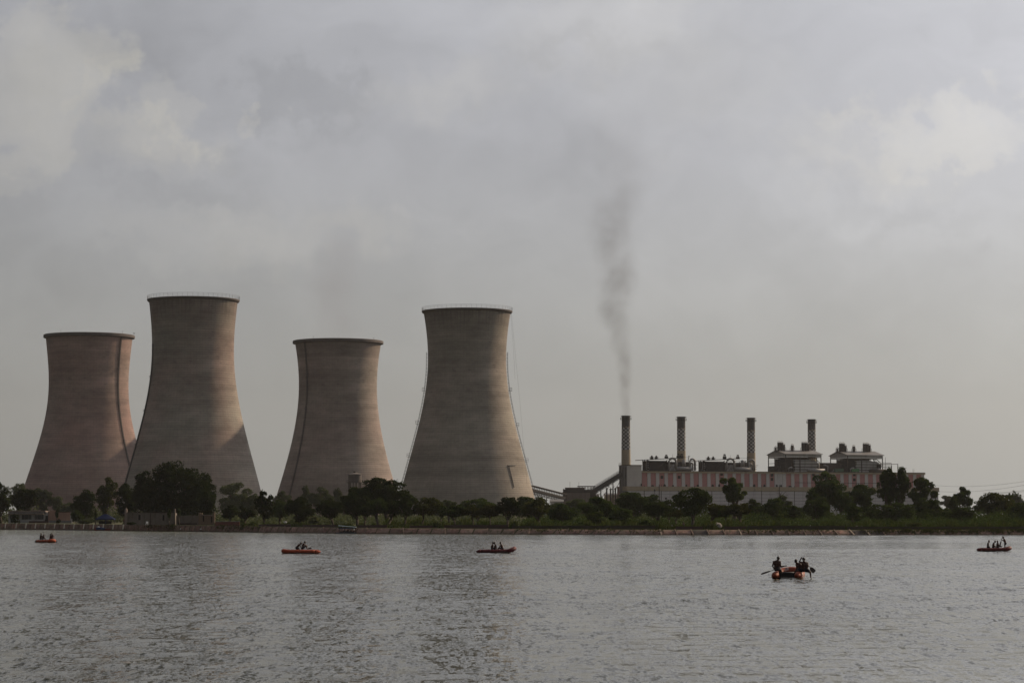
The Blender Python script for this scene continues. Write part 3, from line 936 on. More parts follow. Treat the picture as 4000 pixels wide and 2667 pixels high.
arch.add([(-0.8, -0.03, 0), (0.8, -0.03, 0), (0.8, -0.03, 0.9), (0.5, -0.03, 1.5), (0, -0.03, 1.75), (-0.5, -0.03, 1.5), (-0.8, -0.03, 0.9),
          (-0.8, 0.1, 0), (0.8, 0.1, 0), (0.8, 0.1, 0.9), (0.5, 0.1, 1.5), (0, 0.1, 1.75), (-0.5, 0.1, 1.5), (-0.8, 0.1, 0.9)],
         [(0, 1, 2, 3, 4, 5, 6), (1, 0, 7, 8), (2, 1, 8, 9), (3, 2, 9, 10), (4, 3, 10, 11), (5, 4, 11, 12), (6, 5, 12, 13), (0, 6, 13, 7)])
am = arch.mesh('vent_opening', M_VOID)
for px in (2548, 2595, 2628, 2680, 2725, 2783, 2808, 2832, 2945, 2985, 3033, 3050, 3085):
    u = U(px)
    o = link('vent_opening', am, ps, (u, -0.40, ZP0 - 0.3))
    s_ = rng.uniform(0.7, 1.5)
    o.scale = (s_, 1, rng.uniform(0.5, 1.1))
MB().tube([(U(3105), -0.7, Zf(1885, 150)), (U(3320), -0.7, Zf(1886, 150)), (U(3555), -0.7, Zf(1887, 190))], 0.14, 6).build('wall_pipe', M_SOOT2, ps)
for px in (3583, 3587):
    MB().tube([(U(px), 6, ZT), (U(px), 6, ZT + 3.0)], 0.07, 5).build('roof_mast', M_SOOT, ps)
for px in (2575, 2860, 3044):
    MB().tube([(U(px, -7.6), -7.6, 0), (U(px, -7.6), -7.6, ZP0 + 1)], 0.2, 6).build('downpipe', M_SOOT2, ps)
MB().box(U(2707, -7.2) - 1.2, U(2707, -7.2) + 0.2, -7.3, -7.0, 8, 9.6).build('window', M_VOID, ps)
MB().box(U(2601, -7.2) - .6, U(2601, -7.2) + .6, -7.3, -7.0, Zf(1950, 12), Zf(1943, 12)).build('window', M_VOID, ps)

# coal bunker tower at the left end
bk, ub = station('bunker_tower', 'tall plain grey bunker tower with shade-darkened sooty left face at the head of the coal conveyor', 'industrial building', 2450, -1.5)
w_ = U(2508, -1.5) - ub
zb_ = Zf(1818, ub)
MB().box(0, w_ - 0.2, 0, 13, 0, zb_).build('wall', M_BUNK, bk)
u0 = U(2425, -1.0) - ub
MB().box(-0.5, -0.05, 0.1, 12.9, 0, zb_ - 0.1).build('shaded_side_cladding', M_BUNKD, bk)  # thin dark cladding: the left face's shade, plus soot, put into its colour
MB().box(-0.8, w_ - 0.1, -0.3, 13.3, zb_ + 0.02, zb_ + 0.5).build('roof', M_SOOT2, bk)
for k, y_ in enumerate((1.5, 5.5, 9.5)):
    MB().box(-0.75, -0.505, y_, y_ + 0.6, 3, zb_ - 1).build('pilaster', M_SOOT2, bk)
MB().box(w_ - 0.9, w_ - 0.4, -0.4, -0.01, Zf(1897, 0), Zf(1888, 0)).build('hatch', M_VOID, bk)
hm = MB()
hx = U(2418, 2) - ub
for dx in (-0.5, 0.5):
    hm.tube([(hx + dx, 2, Zf(1850, 0)), (hx + dx, 2, Zf(1808, 0))], 0.12, 5)
for z in np.linspace(Zf(1850, 0), Zf(1810, 0), 6):
    hm.bar((hx - 0.5, 2, z), (hx + 0.5, 2, z), 0.12)
hm.bar((hx - 0.6, 2, Zf(1822, 0)), (u0 + 0.3, 2, Zf(1822, 0)), 0.5, 0.15)
hm.build('hoist_frame', M_SOOT, bk)

# chimneys
def chimney_mat(name, z0, z1, H, nr, ncol, soot):
    m, q = new_mat(name)
    oc = q.n('ShaderNodeTexCoord').outputs['Object']
    x, y, z = q.xyz(oc)
    th = q.m('DIVIDE', q.m('ADD', q.m('ARCTAN2', x, q.m('MULTIPLY', y, -1)), 0.13), 2 * math.pi / ncol)
    ck = q.m('FLOORED_MODULO', q.m('ADD', q.m('FLOOR', th), q.m('FLOOR', q.m('DIVIDE', q.m('SUBTRACT', z, z0), (z1 - z0) / nr))), 2.0)
    inz = q.m('MULTIPLY', q.m('GREATER_THAN', z, z0), q.m('LESS_THAN', z, z1))
    n_ = q.noise(oc, 0.5, 5, 0.65)
    n2_ = q.noise(q.v('MULTIPLY', oc, (1, 1, 0.15)), 0.9, 4, 0.6)
    base = q.mix(n_, (0.21, 0.18, 0.125, 1), (0.27, 0.235, 0.175, 1))
    base = q.mix(q.m('MULTIPLY', q.sstep(n2_, 0.45, 0.7), 0.5), base, (0.10, 0.085, 0.07, 1))
    dark = (0.055, 0.055, 0.055, 1)
    wht = q.mix(q.sstep(n_, 0.40, 0.66), (0.36, 0.36, 0.35, 1), (0.20, 0.20, 0.195, 1))
    sq = q.mix(ck, dark, wht)
    c = q.mix(inz, base, sq)
    st = q.sstep(q.m('MULTIPLY_ADD', n2_, 5.0, z), z1 + 2.4, z1 + 3.2)
    c = q.mix(st, c, (0.058, 0.056, 0.055, 1))
    fr = q.m('FRACT', q.m('DIVIDE', z, 1.6))
    c = q.mix(q.m('MULTIPLY', q.sstep(fr, 0.85, 0.95), 0.3), c, (0.03, 0.03, 0.03, 1))
    out(q, pbr(q, c, 0.9, 0.15))
    return m
CH = []
for k, (pxc, wtop, wbot, ptop, pk0, pk1, lab) in enumerate([
        (2445.5, 32.2, 36.5, 1623, 1670, 1756, 'smoking chequered chimney standing over the bunker tower'),
        (2662, 32.0, 34.5, 1627, 1675, 1760, 'chequered chimney rising behind the darker of the left-hand boiler rooftops, without smoke'),
        (2935, 30.5, 33.5, 1631, 1684, 1768, 'chequered chimney just left of the gabled boiler canopies'),
        (3172, 30.0, 33.0, 1637, 1681, 1767, 'chequered chimney farthest right, rising behind a gabled boiler canopy')]):
    v = 46 if k else 24
    ch, u = station('chimney', lab, 'chimney', pxc, v, 0, 'chequered chimneys of the power plant')
    H = Zf(ptop, u, v)
    kk = (FO.y + v * fc + u * fs_) / F
    r1, r0 = wtop * kk / 2, wbot * kk / 2
    zlo = Zf(1815, u, v)
    R_ = lambda z: r1 + (r0 - r1) * (H - z) / (H - zlo)
    prof = [(R_(z), z) for z in np.linspace(0, H - 0.4, 40)] + [(R_(H) + 0.25, H - 0.4), (R_(H) + 0.25, H), (R_(H) - 0.5, H), (R_(H) - 0.5, H - 6)]
    MB().lathe(prof, 40).build('shaft', chimney_mat('chimney_paint_%s' % 'abcd'[k], Zf(pk1, u, v), Zf(pk0, u, v), H, 12, 12, 1.0), ch)
    zg_ = H - 2.4
    rp = R_(H) + 0.95
    MB().lathe([(R_(H) + 0.02, zg_ - 0.25), (rp, zg_ - 0.25), (rp, zg_), (R_(H) + 0.02, zg_)], 32).build('gallery', M_SOOT, ch)
    rl = MB()
    ring = lambda z, r_: [(r_ * math.cos(2 * math.pi * j / 24), r_ * math.sin(2 * math.pi * j / 24), z) for j in range(24)]
    rl.tube(ring(zg_ + 0.55, rp), 0.05, 4, closed=True).tube(ring(zg_ + 1.1, rp), 0.06, 4, closed=True)
    for j in range(16):
        a = 2 * math.pi * j / 16
        rl.tube([(rp * math.cos(a), rp * math.sin(a), zg_), (rp * math.cos(a), rp * math.sin(a), zg_ + 1.1)], 0.06, 4)
    for j in range(8):
        a = 2 * math.pi * j / 8 + 0.2
        rl.bar((R_(H) * math.cos(a), R_(H) * math.sin(a), H - 0.8), ((rp + 0.2) * math.cos(a), (rp + 0.2) * math.sin(a), H - 0.2), 0.12)
    rl.build('guard_rail', M_SOOT, ch)
    CH.append((ch, H))

# open boiler rooftops of the two left units
def dark_unit(px0, px1, ptop, label, last):
    v = 5.0
    o, u = station('boiler_unit', label, 'boiler plant', px0 + 14, v, ZT, 'boiler units on the hall roof')
    W = U(px1, v) - u
    sc = W / (U(2720, v) - U(2503, v))
    X = lambda px: (U(px, v) - U(2503, v)) * sc               # columns as read on the left unit
    Hh = lambda py: Zf(py, u, v) - ZT
    H0 = Hh(ptop)
    MB().add([(-1.2, -1.5, H0 - 0.5), (X(2640), -1.5, H0 + 0.9), (X(2640), 13, H0 + 0.9), (-1.2, 13, H0 - 0.5), (-1.2, -1.5, H0 - 0.1), (X(2640), -1.5, H0 + 1.35), (X(2640), 13, H0 + 1.35), (-1.2, 13, H0 - 0.1)],
             [(0, 3, 2, 1), (4, 5, 6, 7), (0, 1, 5, 4), (1, 2, 6, 5), (2, 3, 7, 6), (3, 0, 4, 7)]).build('roof', M_SOOT, o)
    MB().box(X(2524), X(2600), 0.5, 12, 0.2, H0 - 0.7).build('boiler_casing', M_SOOT, o)
    MB().box(X(2600.5), X(2716), 7, 12, 0.2, H0 - 1.2).build('back_casing', M_SOOT2 if last else M_SOOT, o)
    for px, dp in ((2504, 0), (2515, 0), (2523, 11)):
        MB().bar((X(px), dp, 0), (X(px), dp, H0 - 0.2), 0.45).build('column', M_SOOT, o)
    sp = MB()
    for k in range(4):
        z = 0.8 + k * (H0 - 2) / 4
        sp.tube([(X(2524), 1, z), (X(2517), 1, z + 0.2), (X(2513), 1, z + 0.9), (X(2513), 1, z + 1.6), (X(2518), 1, z + 2.0), (X(2524), 1, z + 2.0)], 0.28, 6)
    sp.build('riser_pipe', M_DUCT, o)
    # big elbows of the flue ducts
    def elbow(xc, r, tr, z0, yy=-0.8, mat=M_DUCT, name='flue_duct'):
        pts = [(xc - r, yy, 0.4)] + [(xc - r * math.cos(a), yy, z0 + r * math.sin(a)) for a in np.linspace(0, math.pi, 11)] + [(xc + r, yy, 0.8)]
        MB().tube(pts, tr, 10).build(name, mat, o, smooth=True)
    elbow(X(2619), (X(2634) - X(2604)) / 2, 0.72, H0 - 1.6)
    elbow(X(2702), (X(2713) - X(2691)) / 2, 0.62, H0 - 1.3)
    elbow(X(2702), (X(2708) - X(2696)) / 2, 0.5, H0 - 3.0, 1.2)
    MB().tube([(X(2636), -0.6, 2.0), (X(2700), -0.6, 2.0)], 1.25, 12).build('steam_drum', M_DUCT, o, smooth=True)
    MB().tube([(X(2674), 2.2, 3.6), (X(2674), 2.2, H0 - 0.3)], [1.25, 1.25], 12).build('cyclone_vessel', M_DUCT, o, smooth=True)
    MB().tube([(X(2674), 2.2, H0 - 0.28), (X(2674), 2.2, H0 + 0.4)], [1.25, 0.5], 12).build('vessel_lid', M_DUCT, o)
    MB().box(X(2606), X(2630), -0.4, 4, 0.3, H0 * 0.62).build('duct_box', M_DUCT, o)
    MB().bar((X(2604), -1.6, 0.3), (X(2621), -1.6, H0 * 0.6), 0.7).build('chute', M_DUCT, o)
    MB().bar((X(2621), -1.65, 2.4), (X(2630), -1.65, 0.2), 0.6).build('chute', M_DUCT, o)
    MB().bar((X(2698), -1.6, 1.8), (X(2704), -1.6, 0.1), 0.5).build('chute', M_SHEET, o)
    st = MB()
    for k in range(26):
        xa = X(rng.uniform(2606, 2714)); ya = rng.uniform(-1.2, 6)
        if k % 3:
            st.bar((xa, ya, 0.2), (xa, ya, rng.uniform(0.5, 1.05) * H0), rng.uniform(0.14, 0.34))
        else:
            z = rng.uniform(0.25, 1.0) * H0
            st.bar((xa, ya, z), (xa + rng.uniform(2, 6), ya, z + rng.uniform(-0.1, 0.3)), 0.22)
    st.bar((X(2560), -1.55, 2.6), (X(2596), -1.55, H0), 0.3)
    st.bar((X(2570), -1.55, 3.4), (X(2585), -1.55, 0.4), 0.22)
    for k in range(3):
        st.bar((X(2606), -1.4, H0 * (0.35 + 0.3 * k)), (X(2714), -1.4, H0 * (0.35 + 0.3 * k)), 0.13)
    tag(st.build('pipework', M_SOOT2, o), kind='stuff')
    for pxc in (2541, 2560):
        f = MB()
        f.box(X(pxc) - 0.75, X(pxc) + 0.75, 2, 3.5, H0 + 0.2, H0 + 1.9)
        f.tube([(X(pxc), 2.75, H0 + 1.9), (X(pxc), 2.75, H0 + 2.3)], 0.45, 8)
        f.lathe([(0.95, H0 + 2.3), (0.2, H0 + 2.75)], 10, X(pxc), 2.75)
        for s_ in (-1, 1):
            f.bar((X(pxc) + s_ * 1.9, 2.7, H0 + 1.5), (X(pxc) + s_ * 0.7, 2.7, H0 + 1.5), 0.16)
            f.bar((X(pxc) + s_ * 1.9, 2.7, H0 + 1.5), (X(pxc) + s_ * 1.1, 2.7, H0 + 0.3), 0.13)
        f.build('roof_fan', M_SOOT, o)
    for pxc in ((2605, 2655, 2662, 2669) if not last else (2608, 2660)):
        f = MB()
        hh = rng.uniform(1.6, 3.2)
        f.box(X(pxc) - 0.9, X(pxc) + 0.9, 3, 5, H0 + 1.1, H0 + 1.1 + hh * 0.5)
        for s_ in (-0.9, 0.0, 0.8):
            f.bar((X(pxc) + s_ * 1.2, 4, H0 + 1.0), (X(pxc) + s_ * 0.5, 4, H0 + 1.2 + hh), 0.32)
        f.bar((X(pxc) - 0.9, 4, H0 + 1.1 + hh * 0.8), (X(pxc) + 0.9, 4, H0 + 1.1 + hh * 0.8), 0.25)
        f.build('vent_cluster', M_SOOT, o)
    g2 = MB()
    g2.bar((X(2692), 2, H0 - 1), (X(2692), 2, H0 + 2.6), 0.3)
    g2.bar((X(2692), 2, H0 + 2.6), (X(2700), 2, H0 + 2.7), 0.2)
    g2.bar((X(2693), 2, H0 + 0.9), (X(2699), 2, H0 + 2.6), 0.16)
    g2.bar((X(2640), 2, H0 + 1.9), (X(2692), 2, H0 + 1.6), 0.12)
    g2.bar((X(2626), 2, H0 + 1), (X(2626), 2, H0 + 3.6), 0.10)
    g2.build('davit', M_SOOT, o)
    return o
dark_unit(2503, 2720, 1794, 'sooty open boiler rooftop nearest the bunker tower, with grey duct elbows', False)
dark_unit(2722, 2952, 1797, 'second sooty open boiler rooftop, ending at the third chimney', True)

# gabled canopy units on the right: long side to the lake, left gable end receding
def canopy_unit(px0, px1, ptop, peave, pbase, label, second):
    v = 3.0
    pxo = px0 + 0.325 * (px1 - px0)
    o, u = station('boiler_unit', label, 'boiler plant', pxo, v, ZT, 'boiler units on the hall roof')
    W = U(px1, v) - u
    D_ = 10.0
    while U(px0, v + D_) < u and D_ < 60:
        D_ += 0.25
    X = lambda f: (f - 0.325) / 0.675 * W               # f: fraction of the picture width of the whole unit
    H = lambda py: Zf(py, u, v) - ZT
    ze0, ze1, zr = H(pbase), H(peave), H(ptop) + 1.0
    zrb = zr
    MB().add([(0, 0, ze0), (0, D_, ze0), (0, D_, ze1 - 0.5), (0, D_ / 2, zr - 0.5), (0, 0, ze1 - 0.5), (0.3, 0, ze0), (0.3, D_, ze0), (0.3, D_, ze1 - 0.5), (0.3, D_ / 2, zr - 0.5), (0.3, 0, ze1 - 0.5)],
             [(0, 4, 3, 2, 1), (5, 6, 7, 8, 9), (0, 1, 6, 5), (1, 2, 7, 6), (2, 3, 8, 7), (3, 4, 9, 8), (4, 0, 5, 9)]).build('gable_cladding', M_SHEET, o)
    npan = 6
    for k in range(npan):
        MB().box(0.35 + (W - 0.4) * k / npan, 0.30 + (W - 0.4) * (k + 1) / npan, -0.12, 0.12, ze0, ze1 - 0.55).build('fascia_panel', M_SHEET, o)
    th_ = 0.35
    rf = MB().add([(-0.6, -0.8, ze1 - 0.5), (W + 0.6, -0.8, ze1 - 0.5), (W + 0.6, D_ / 2, zr - 0.45), (-0.6, D_ / 2, zr - 0.45), (-0.6, D_ + 0.8, ze1 - 0.5), (W + 0.6, D_ + 0.8, ze1 - 0.5),
                   (-0.6, -0.8, ze1 - 0.5 + th_), (W + 0.6, -0.8, ze1 - 0.5 + th_), (W + 0.6, D_ / 2, zr - 0.45 + th_), (-0.6, D_ / 2, zr - 0.45 + th_), (-0.6, D_ + 0.8, ze1 - 0.5 + th_), (W + 0.6, D_ + 0.8, ze1 - 0.5 + th_)],
                  [(6, 7, 8, 9), (9, 8, 11, 10), (0, 3, 2, 1), (3, 4, 5, 2), (0, 1, 7, 6), (0, 6, 9, 3), (3, 9, 10, 4), (1, 2, 8, 7), (2, 5, 11, 8), (4, 10, 11, 5)])
    rf.build('roof', M_ROOF, o)
    MB().bar((0.1, -0.25, ze0 - 0.2), (0.1, -0.25, ze1 - 0.4), 0.35).build('corner_trim', M_SOOT, o)
    MB().box(0.1, W, 0.15, D_ - 0.15, ze0 - 0.55, ze0 - 0.1).build('eaves_truss', M_SOOT2, o)
    cm_ = MB().box(-0.24, 0.24, -0.24, 0.24, 0, ze0 - 0.05).mesh('column', M_SOOT2)
    for x_, yy in ((0.3, 0.3), (0.3, D_ * 0.62), (0.3, D_ - 0.4), (X(0.6), 0.3), (W - 0.3, 0.3), (W - 0.3, D_ - 0.4), (W * 0.3, D_ - 0.4), (W * 0.6, D_ - 0.4)):
        link('column', cm_, o, (x_, yy, 0))
    br = MB()
    br.bar((0.3, 0.3, ze0 * 0.60), (0.3, D_ - 0.4, ze0 * 0.60), 0.3)
    br.bar((W - 0.3, 0.2, ze0 * 0.55), (W * 0.80, 0.2, ze0 - 0.5), 0.35)
    br.bar((W - 0.3, 0.2, ze0 * 0.60), (W * 1.2, 0.2, ze0 * 0.60), 0.25)
    for k in range(26):
        xa = rng.uniform(0.4, W * 0.9); ya = rng.uniform(0.5, D_ * 0.7)
        br.bar((xa, ya, 0), (xa, ya, ze0 - 0.4), rng.uniform(0.25, 0.6))
    for k in range(7):
        z = ze0 * (0.2 + 0.11 * k); ya = rng.uniform(0.5, D_ * 0.5)
        br.bar((0.3, ya, z), (W * 0.4, ya, z), 0.28)
    for fx in (0.62, 0.68, 0.74, 0.8, 0.86, 0.9):
        br.bar((X(fx), 3, ze0 * 0.8), (X(fx), 3, ze0 - 0.1), 0.3)
    tag(br.build('frame', M_SOOT2, o), kind='stuff')
    MB().box(1.2, X(0.50), 2.0, D_ * 0.72, 0.1, ze0 * 0.90).build('boiler_casing', M_SOOT, o)
    MB().box(X(0.50) + 0.1, X(0.93), 14.0, D_ * 0.8, 0.1, ze0 * 0.93).build('economiser_casing', M_SOOT2, o)
    MB().box(-2.6, -0.3, D_ * 0.25, D_ * 0.8, 0.1, ze0 * 0.42).build('plant_box', M_SOOT, o)
    MB().box(0.6, 3.4, D_ * 0.72 + 0.2, D_ * 0.95, 0.1, ze0 * 0.28).build('plant_box', M_SOOT, o)
    for k, (za, zb2) in enumerate(((0.03, 0.155), (0.20, 0.33), (0.38, 0.53), (0.57, 0.72), (0.75, 0.80))):
        x0_, x1_ = (0.50, 0.93) if k < 4 else (0.49, 0.80)
        MB().box(X(x0_ + 0.01 * (k % 2)), X(x1_), 0.5, 13, ze0 * za, ze0 * zb2).build('air_heater_panel', M_SHEET, o)
    MB().box(X(0.515), X(0.90), 0.9, 12.5, 0.1, ze0 * 0.76).build('air_heater_core', M_SOOT2, o)
    MB().tube([(X(0.72), -2.0, 1.3), (X(1.03), -2.0, 1.3)], 1.15, 12).build('steam_drum', M_DUCT if not second else M_SOOT2, o, smooth=True)
    MB().tube([(X(0.93), -1.2, 1.0), (X(0.93), -1.2, ze0 * 0.62)], 0.55, 8).build('flue_duct', M_DUCT, o, smooth=True)
    MB().tube([(X(0.36), -1.8, 0.3), (X(0.36), -1.8, 2.2), (X(0.39), -1.8, 3.1), (X(0.43), -1.8, 3.1)], 0.5, 8).build('flue_duct', M_DUCT, o, smooth=True)
    if second:
        rg = MB()
        for k in range(4):
            rg.tube([(X(1.0), -1 + k, ze0 * (0.3 + .1 * k)), (X(1.13 + 0.02 * k), -1 + k, ze0 * (0.3 + .1 * k)), (X(1.13 + 0.02 * k), -1 + k, 0.2)], 0.2, 5)
        rg.bar((X(1.06), 1, 0), (X(1.06), 1, ze0 * 1.05), 0.16)
        rg.bar((X(1.0), 0, ze0 * 0.68), (X(1.16), 0, ze0 * 0.66), 0.3)
        rg.bar((X(1.28), 0, ze0 * 0.60), (X(1.28), 0, 0), 0.35)
        rg.bar((X(1.05), 0, ze0 * 0.60), (X(1.28), 0, ze0 * 0.60), 0.3)
        rg.build('pipe_rack', M_SOOT2, o)
        MB().tube([(X(0.885), -1.2, ze0 * 0.45), (X(0.935), -1.2, ze0 * 0.45)], 1.7, 10).build('fan_casing', M_SOOT, o)
    # stacks along the ridge; the ridge lies deeper and so appears farther left
    yr = D_ * 0.42
    sh = yr * math.sin(FA) / math.cos(FA)
    for fx, pt, wv, twin in ((0.185, 0.20, 0.9, False), (0.245, 0.70, 1.3, True), (0.335, 0.50, 1.15, False), (0.495, 0.44, 1.25, False), (0.695, 0.70, 1.35, True), (0.79, 0.58, 1.2, False)):
        hst = 6.8 * pt
        x0s = X(fx) + sh
        xs = [x0s] if not twin else [x0s, x0s + wv * 1.55]
        for x_ in xs:
            vs_ = MB().tube([(x_, yr, zr - 1.6), (x_, yr, zr + hst)], wv * 0.82, 12).build('vent_stack', M_SOOT2, o)
            cp = MB()
            for a in range(4):
                cp.bar((x_ + wv * 0.7 * math.cos(a * 1.57), yr + wv * 0.7 * math.sin(a * 1.57), zr + hst), (x_ + wv * 0.7 * math.cos(a * 1.57), yr + wv * 0.7 * math.sin(a * 1.57), zr + hst + 0.55), 0.12)
            cp.lathe([(wv * 1.0, zr + hst + 0.55), (wv * 0.1, zr + hst + 1.1)], 10, x_, yr)
            cp.build('stack_cap', M_SHEET, vs_)
        for x_ in (xs[0] - wv * 1.35, xs[-1] + wv * 1.35):
            gr_ = MB()
            gr_.bar((x_, yr, zr - 1.4), (x_, yr, zr + 1.3), 0.2)
            gr_.bar((x_, yr, zr + 1.3), ((x_ * 2 + xs[0]) / 3, yr, zr + 1.7), 0.2)
            gr_.build('stack_frame', M_SOOT, o)
    return o
canopy_unit(3000, 3210, 1760, 1771, 1783, 'gabled boiler canopy on columns beside the farthest right chimney', False)
canopy_unit(3243, 3450, 1764, 1775, 1787, 'gabled boiler canopy at the right end, with pipe rack and bright green tank before it', True)
lk, ul = station('duct_bridge', 'dark duct house linking the two gabled boiler canopies', 'duct house', 3213, 8, ZT)
wl = U(3285, 8) - ul
MB().box(0, wl, 0, 10, 2.2, 6.6).build('casing', M_SOOT2, lk)
MB().box(0.1, wl - 0.1, 0.5, 9.5, 0.05, 2.15).build('base', M_SOOT, lk)
MB().tube([(wl * 0.25, -1, 0.2), (wl * 0.25, -1, 4.2), (wl * 0.12, -1, 5.0), (0.2, -1, 5.0)], 0.5, 8).build('flue_duct', M_DUCT, lk, smooth=True)
MB().tube([(wl * 0.45, -2, 0.6), (wl * 0.55, -2, 1.6), (wl * 0.68, -2, 0.6), (wl * 0.72, -2, 0.1)], 0.5, 8).build('flue_duct', M_DUCT, lk, smooth=True)
for px0, px1, mt, lab in ((3264, 3296, M_GREEND, 'dull green tank box on the boiler hall roof'), (3329, 3357, M_GREEN, 'bright green tank box on the boiler hall roof')):
    bx, ux = station('tank_box', lab, 'tank', px0, 1.2, ZT + 0.36, 'green tank boxes on the roof')
    w = U(px1, 1.2) - ux
    MB().box(0, w, 0, 2.5, 0.25, 2.2).build('tank', mt, bx)
    MB().box(-0.1, w + 0.1, -0.1, 2.6, 2.22, 2.35).build('lid', mt, bx)
    lg = MB().box(-0.12, 0.12, -0.12, 0.12, 0, 0.24).mesh('leg', M_SOOT)
    for x_ in (0.3, w - 0.3):
        for y_ in (0.3, 2.2):
            link('leg', lg, bx, (x_, y_, 0))

# ------------------------------------------------------------------ coal handling between the towers and the hall
def gallery(pa, Ya, pb, Yb, h, label, roofed, rail, support):
    a, b = P(*pa, Ya), P(*pb, Yb)
    t = thing('coal_conveyor', (a.x, a.y, 1.3), label, 'conveyor', 'inclined coal conveyors')
    o = Vector((a.x, a.y, 1.3))
    A_, B_ = a - o, b - o
    n_ = max(6, int((B_ - A_).length / 2.6))
    wd = 2.6
    belt = MB().bar(A_ + Vector((0, 0, 0.4)), B_ + Vector((0, 0, 0.4)), wd, 0.8)
    belt.build('belt_deck', M_SOOT, t)
    tr = MB()
    pts = [A_.lerp(B_, k / n_) for k in range(n_ + 1)]
    dirn = (B_ - A_).normalized()
    side = dirn.cross(Vector((0, 0, 1))).normalized() * (wd / 2)
    for s_ in (-1, 1):
        tr.bar(A_ + side * s_ + Vector((0, 0, -h)), B_ + side * s_ + Vector((0, 0, -h)), 0.28)
        for k, p in enumerate(pts):
            tr.bar(p + side * s_, p + side * s_ + Vector((0, 0, -h)), 0.2)
            if k < n_:
                q_ = pts[k + 1]
                tr.bar(p + side * s_ + Vector((0, 0, -h if k % 2 else 0)), q_ + side * s_ + Vector((0, 0, 0 if k % 2 else -h)), 0.18)
    tr.build('truss', M_SOOT, t)
    sc_ = MB()
    for s_ in (-1, 1):
        zb0, zb1 = (-h * 0.8, 0.9) if not roofed else (-0.5, 0.9)
        p0, p1, p2, p3 = (A_ + side * s_ * 1.06 + Vector((0, 0, zb0)), B_ + side * s_ * 1.06 + Vector((0, 0, zb0)), B_ + side * s_ * 1.06 + Vector((0, 0, zb1)), A_ + side * s_ * 1.06 + Vector((0, 0, zb1)))
        e_ = side.normalized() * 0.06 * s_
        sc_.add([p0, p1, p2, p3, p0 + e_, p1 + e_, p2 + e_, p3 + e_], [(0, 1, 2, 3), (4, 7, 6, 5), (0, 4, 5, 1), (1, 5, 6, 2), (2, 6, 7, 3), (3, 7, 4, 0)])
        sc_.build('side_sheeting', M_SOOT, t)
        sc_ = MB()
    if rail:
        r_ = MB()
        for s_ in (-1, 1):
            for z in (0.9, 1.7, 2.4):
                r_.bar(A_ + side * s_ + Vector((0, 0, z)), B_ + side * s_ + Vector((0, 0, z)), 0.14)
            for p in pts:
                r_.bar(p + side * s_ + Vector((0, 0, 0.8)), p + side * s_ + Vector((0, 0, 2.4)), 0.14)
        r_.build('handrail', M_SOOT2, t)
    if roofed:
        r_ = MB()
        r_.bar(A_ + Vector((0, 0, 2.9)), B_ + Vector((0, 0, 2.9)), wd + 0.8, 0.35)
        r_.build('roof', M_SOOT2, t)
        r_ = MB()
        for s_ in (-1, 1):
            for p in pts:
                r_.bar(p + side * s_ + Vector((0, 0, 0.8)), p + side * s_ + Vector((0, 0, 2.8)), 0.2)
        r_.build('roof_post', M_SOOT, t)
    for f in support:
        p = A_.lerp(B_, f)
        s2 = MB()
        for s_ in (-1, 1):
            s2.bar(Vector((p.x - 1.0, p.y + s_ * 1.4, 0)), Vector((p.x, p.y + s_ * 1.2, p.z - h)), 0.35)
            s2.bar(Vector((p.x + 1.0, p.y + s_ * 1.4, 0)), Vector((p.x, p.y + s_ * 1.2, p.z - h)), 0.35)
        for z in np.arange(2, p.z - h - 1, 3.0):
            s2.bar((p.x - 1.0, p.y - 1.4, z), (p.x + 1.0, p.y - 1.4, z + 2.4), 0.2)
        # curved brackets under the deck
        for s_ in (-1, 1):
            s2.tube([(p.x + s_ * 5.5, p.y - 1.3, p.z - h + s_ * 5.5 * dirn.z / max(0.2, abs(dirn.x)) * 0.9), (p.x + s_ * 3, p.y - 1.3, p.z - h - 2.2), (p.x + s_ * 0.6, p.y - 1.3, p.z - h - 5.0)], 0.16, 5)
        s2.build('trestle', M_SOOT, t)
    return t
gallery((2226, 1972), 1570, (2426, 1850), 1596, 2.2, 'long open coal conveyor climbing to the bunker tower', False, True, (0.84, 0.6))
gallery((2074, 1914), 1520, (2205, 1947), 1568, 2.0, 'roofed coal conveyor sloping down from the railed cooling tower with caged ladders', True, False, (0.0, 0.45))
th_ = thing('transfer_house', (P(2200, 1950, 1572).x, 1572, 1.3), 'brown transfer house where the two coal conveyors meet', 'industrial building')
k = 1572 / F
z1, z2 = P(2200, 1921, 1572).z - 1.3, P(2200, 1905, 1572).z - 1.3
MB().box(0, 105 * k, 0, 14, 0, z1).build('wall', plain('brown_cladding', (0.105, 0.085, 0.075), 0.85, 0.2, 0.3, dirt=0.5), th_)
MB().box(9 * k, 85 * k, 2, 13, z1 + 0.01, z2).build('upper_wall', M_SOOT2, th_)
MB().box(8 * k, 86 * k, 1.7, 13.3, z2 + 0.01, z2 + 0.3).build('roof', plain('rust_red', (0.13, 0.06, 0.05), 0.85, 0.2, 0.4), th_)
MB().box(-0.3, 105.5 * k, -0.3, 14.3, z1 - 0.5, z1 + 0.008).build('cornice', M_SOOT2, th_)
for dx, hh in ((2, 2.0), (6, 1.7)):
    MB().tube([(dx * k, 1, z1), (dx * k, 1, z1 + hh)], 0.45, 8).build('vent_pipe', M_SOOT2, th_)
for dx, pt in ((27, 1880), (62, 1881)):
    MB().tube([(dx * k, 5, z2), (dx * k, 5, P(2200, pt, 1572).z - 1.3)], 0.09, 5).build('lightning_rod', M_SOOT2, th_)
gl = thing('pipe_bridge', (P(2256, 1905, 1574).x, 1574, 1.3), 'flat pipe bridge on short posts beside the climbing coal conveyor', 'pipe bridge')
zt_ = P(2256, 1897, 1574).z - 1.3
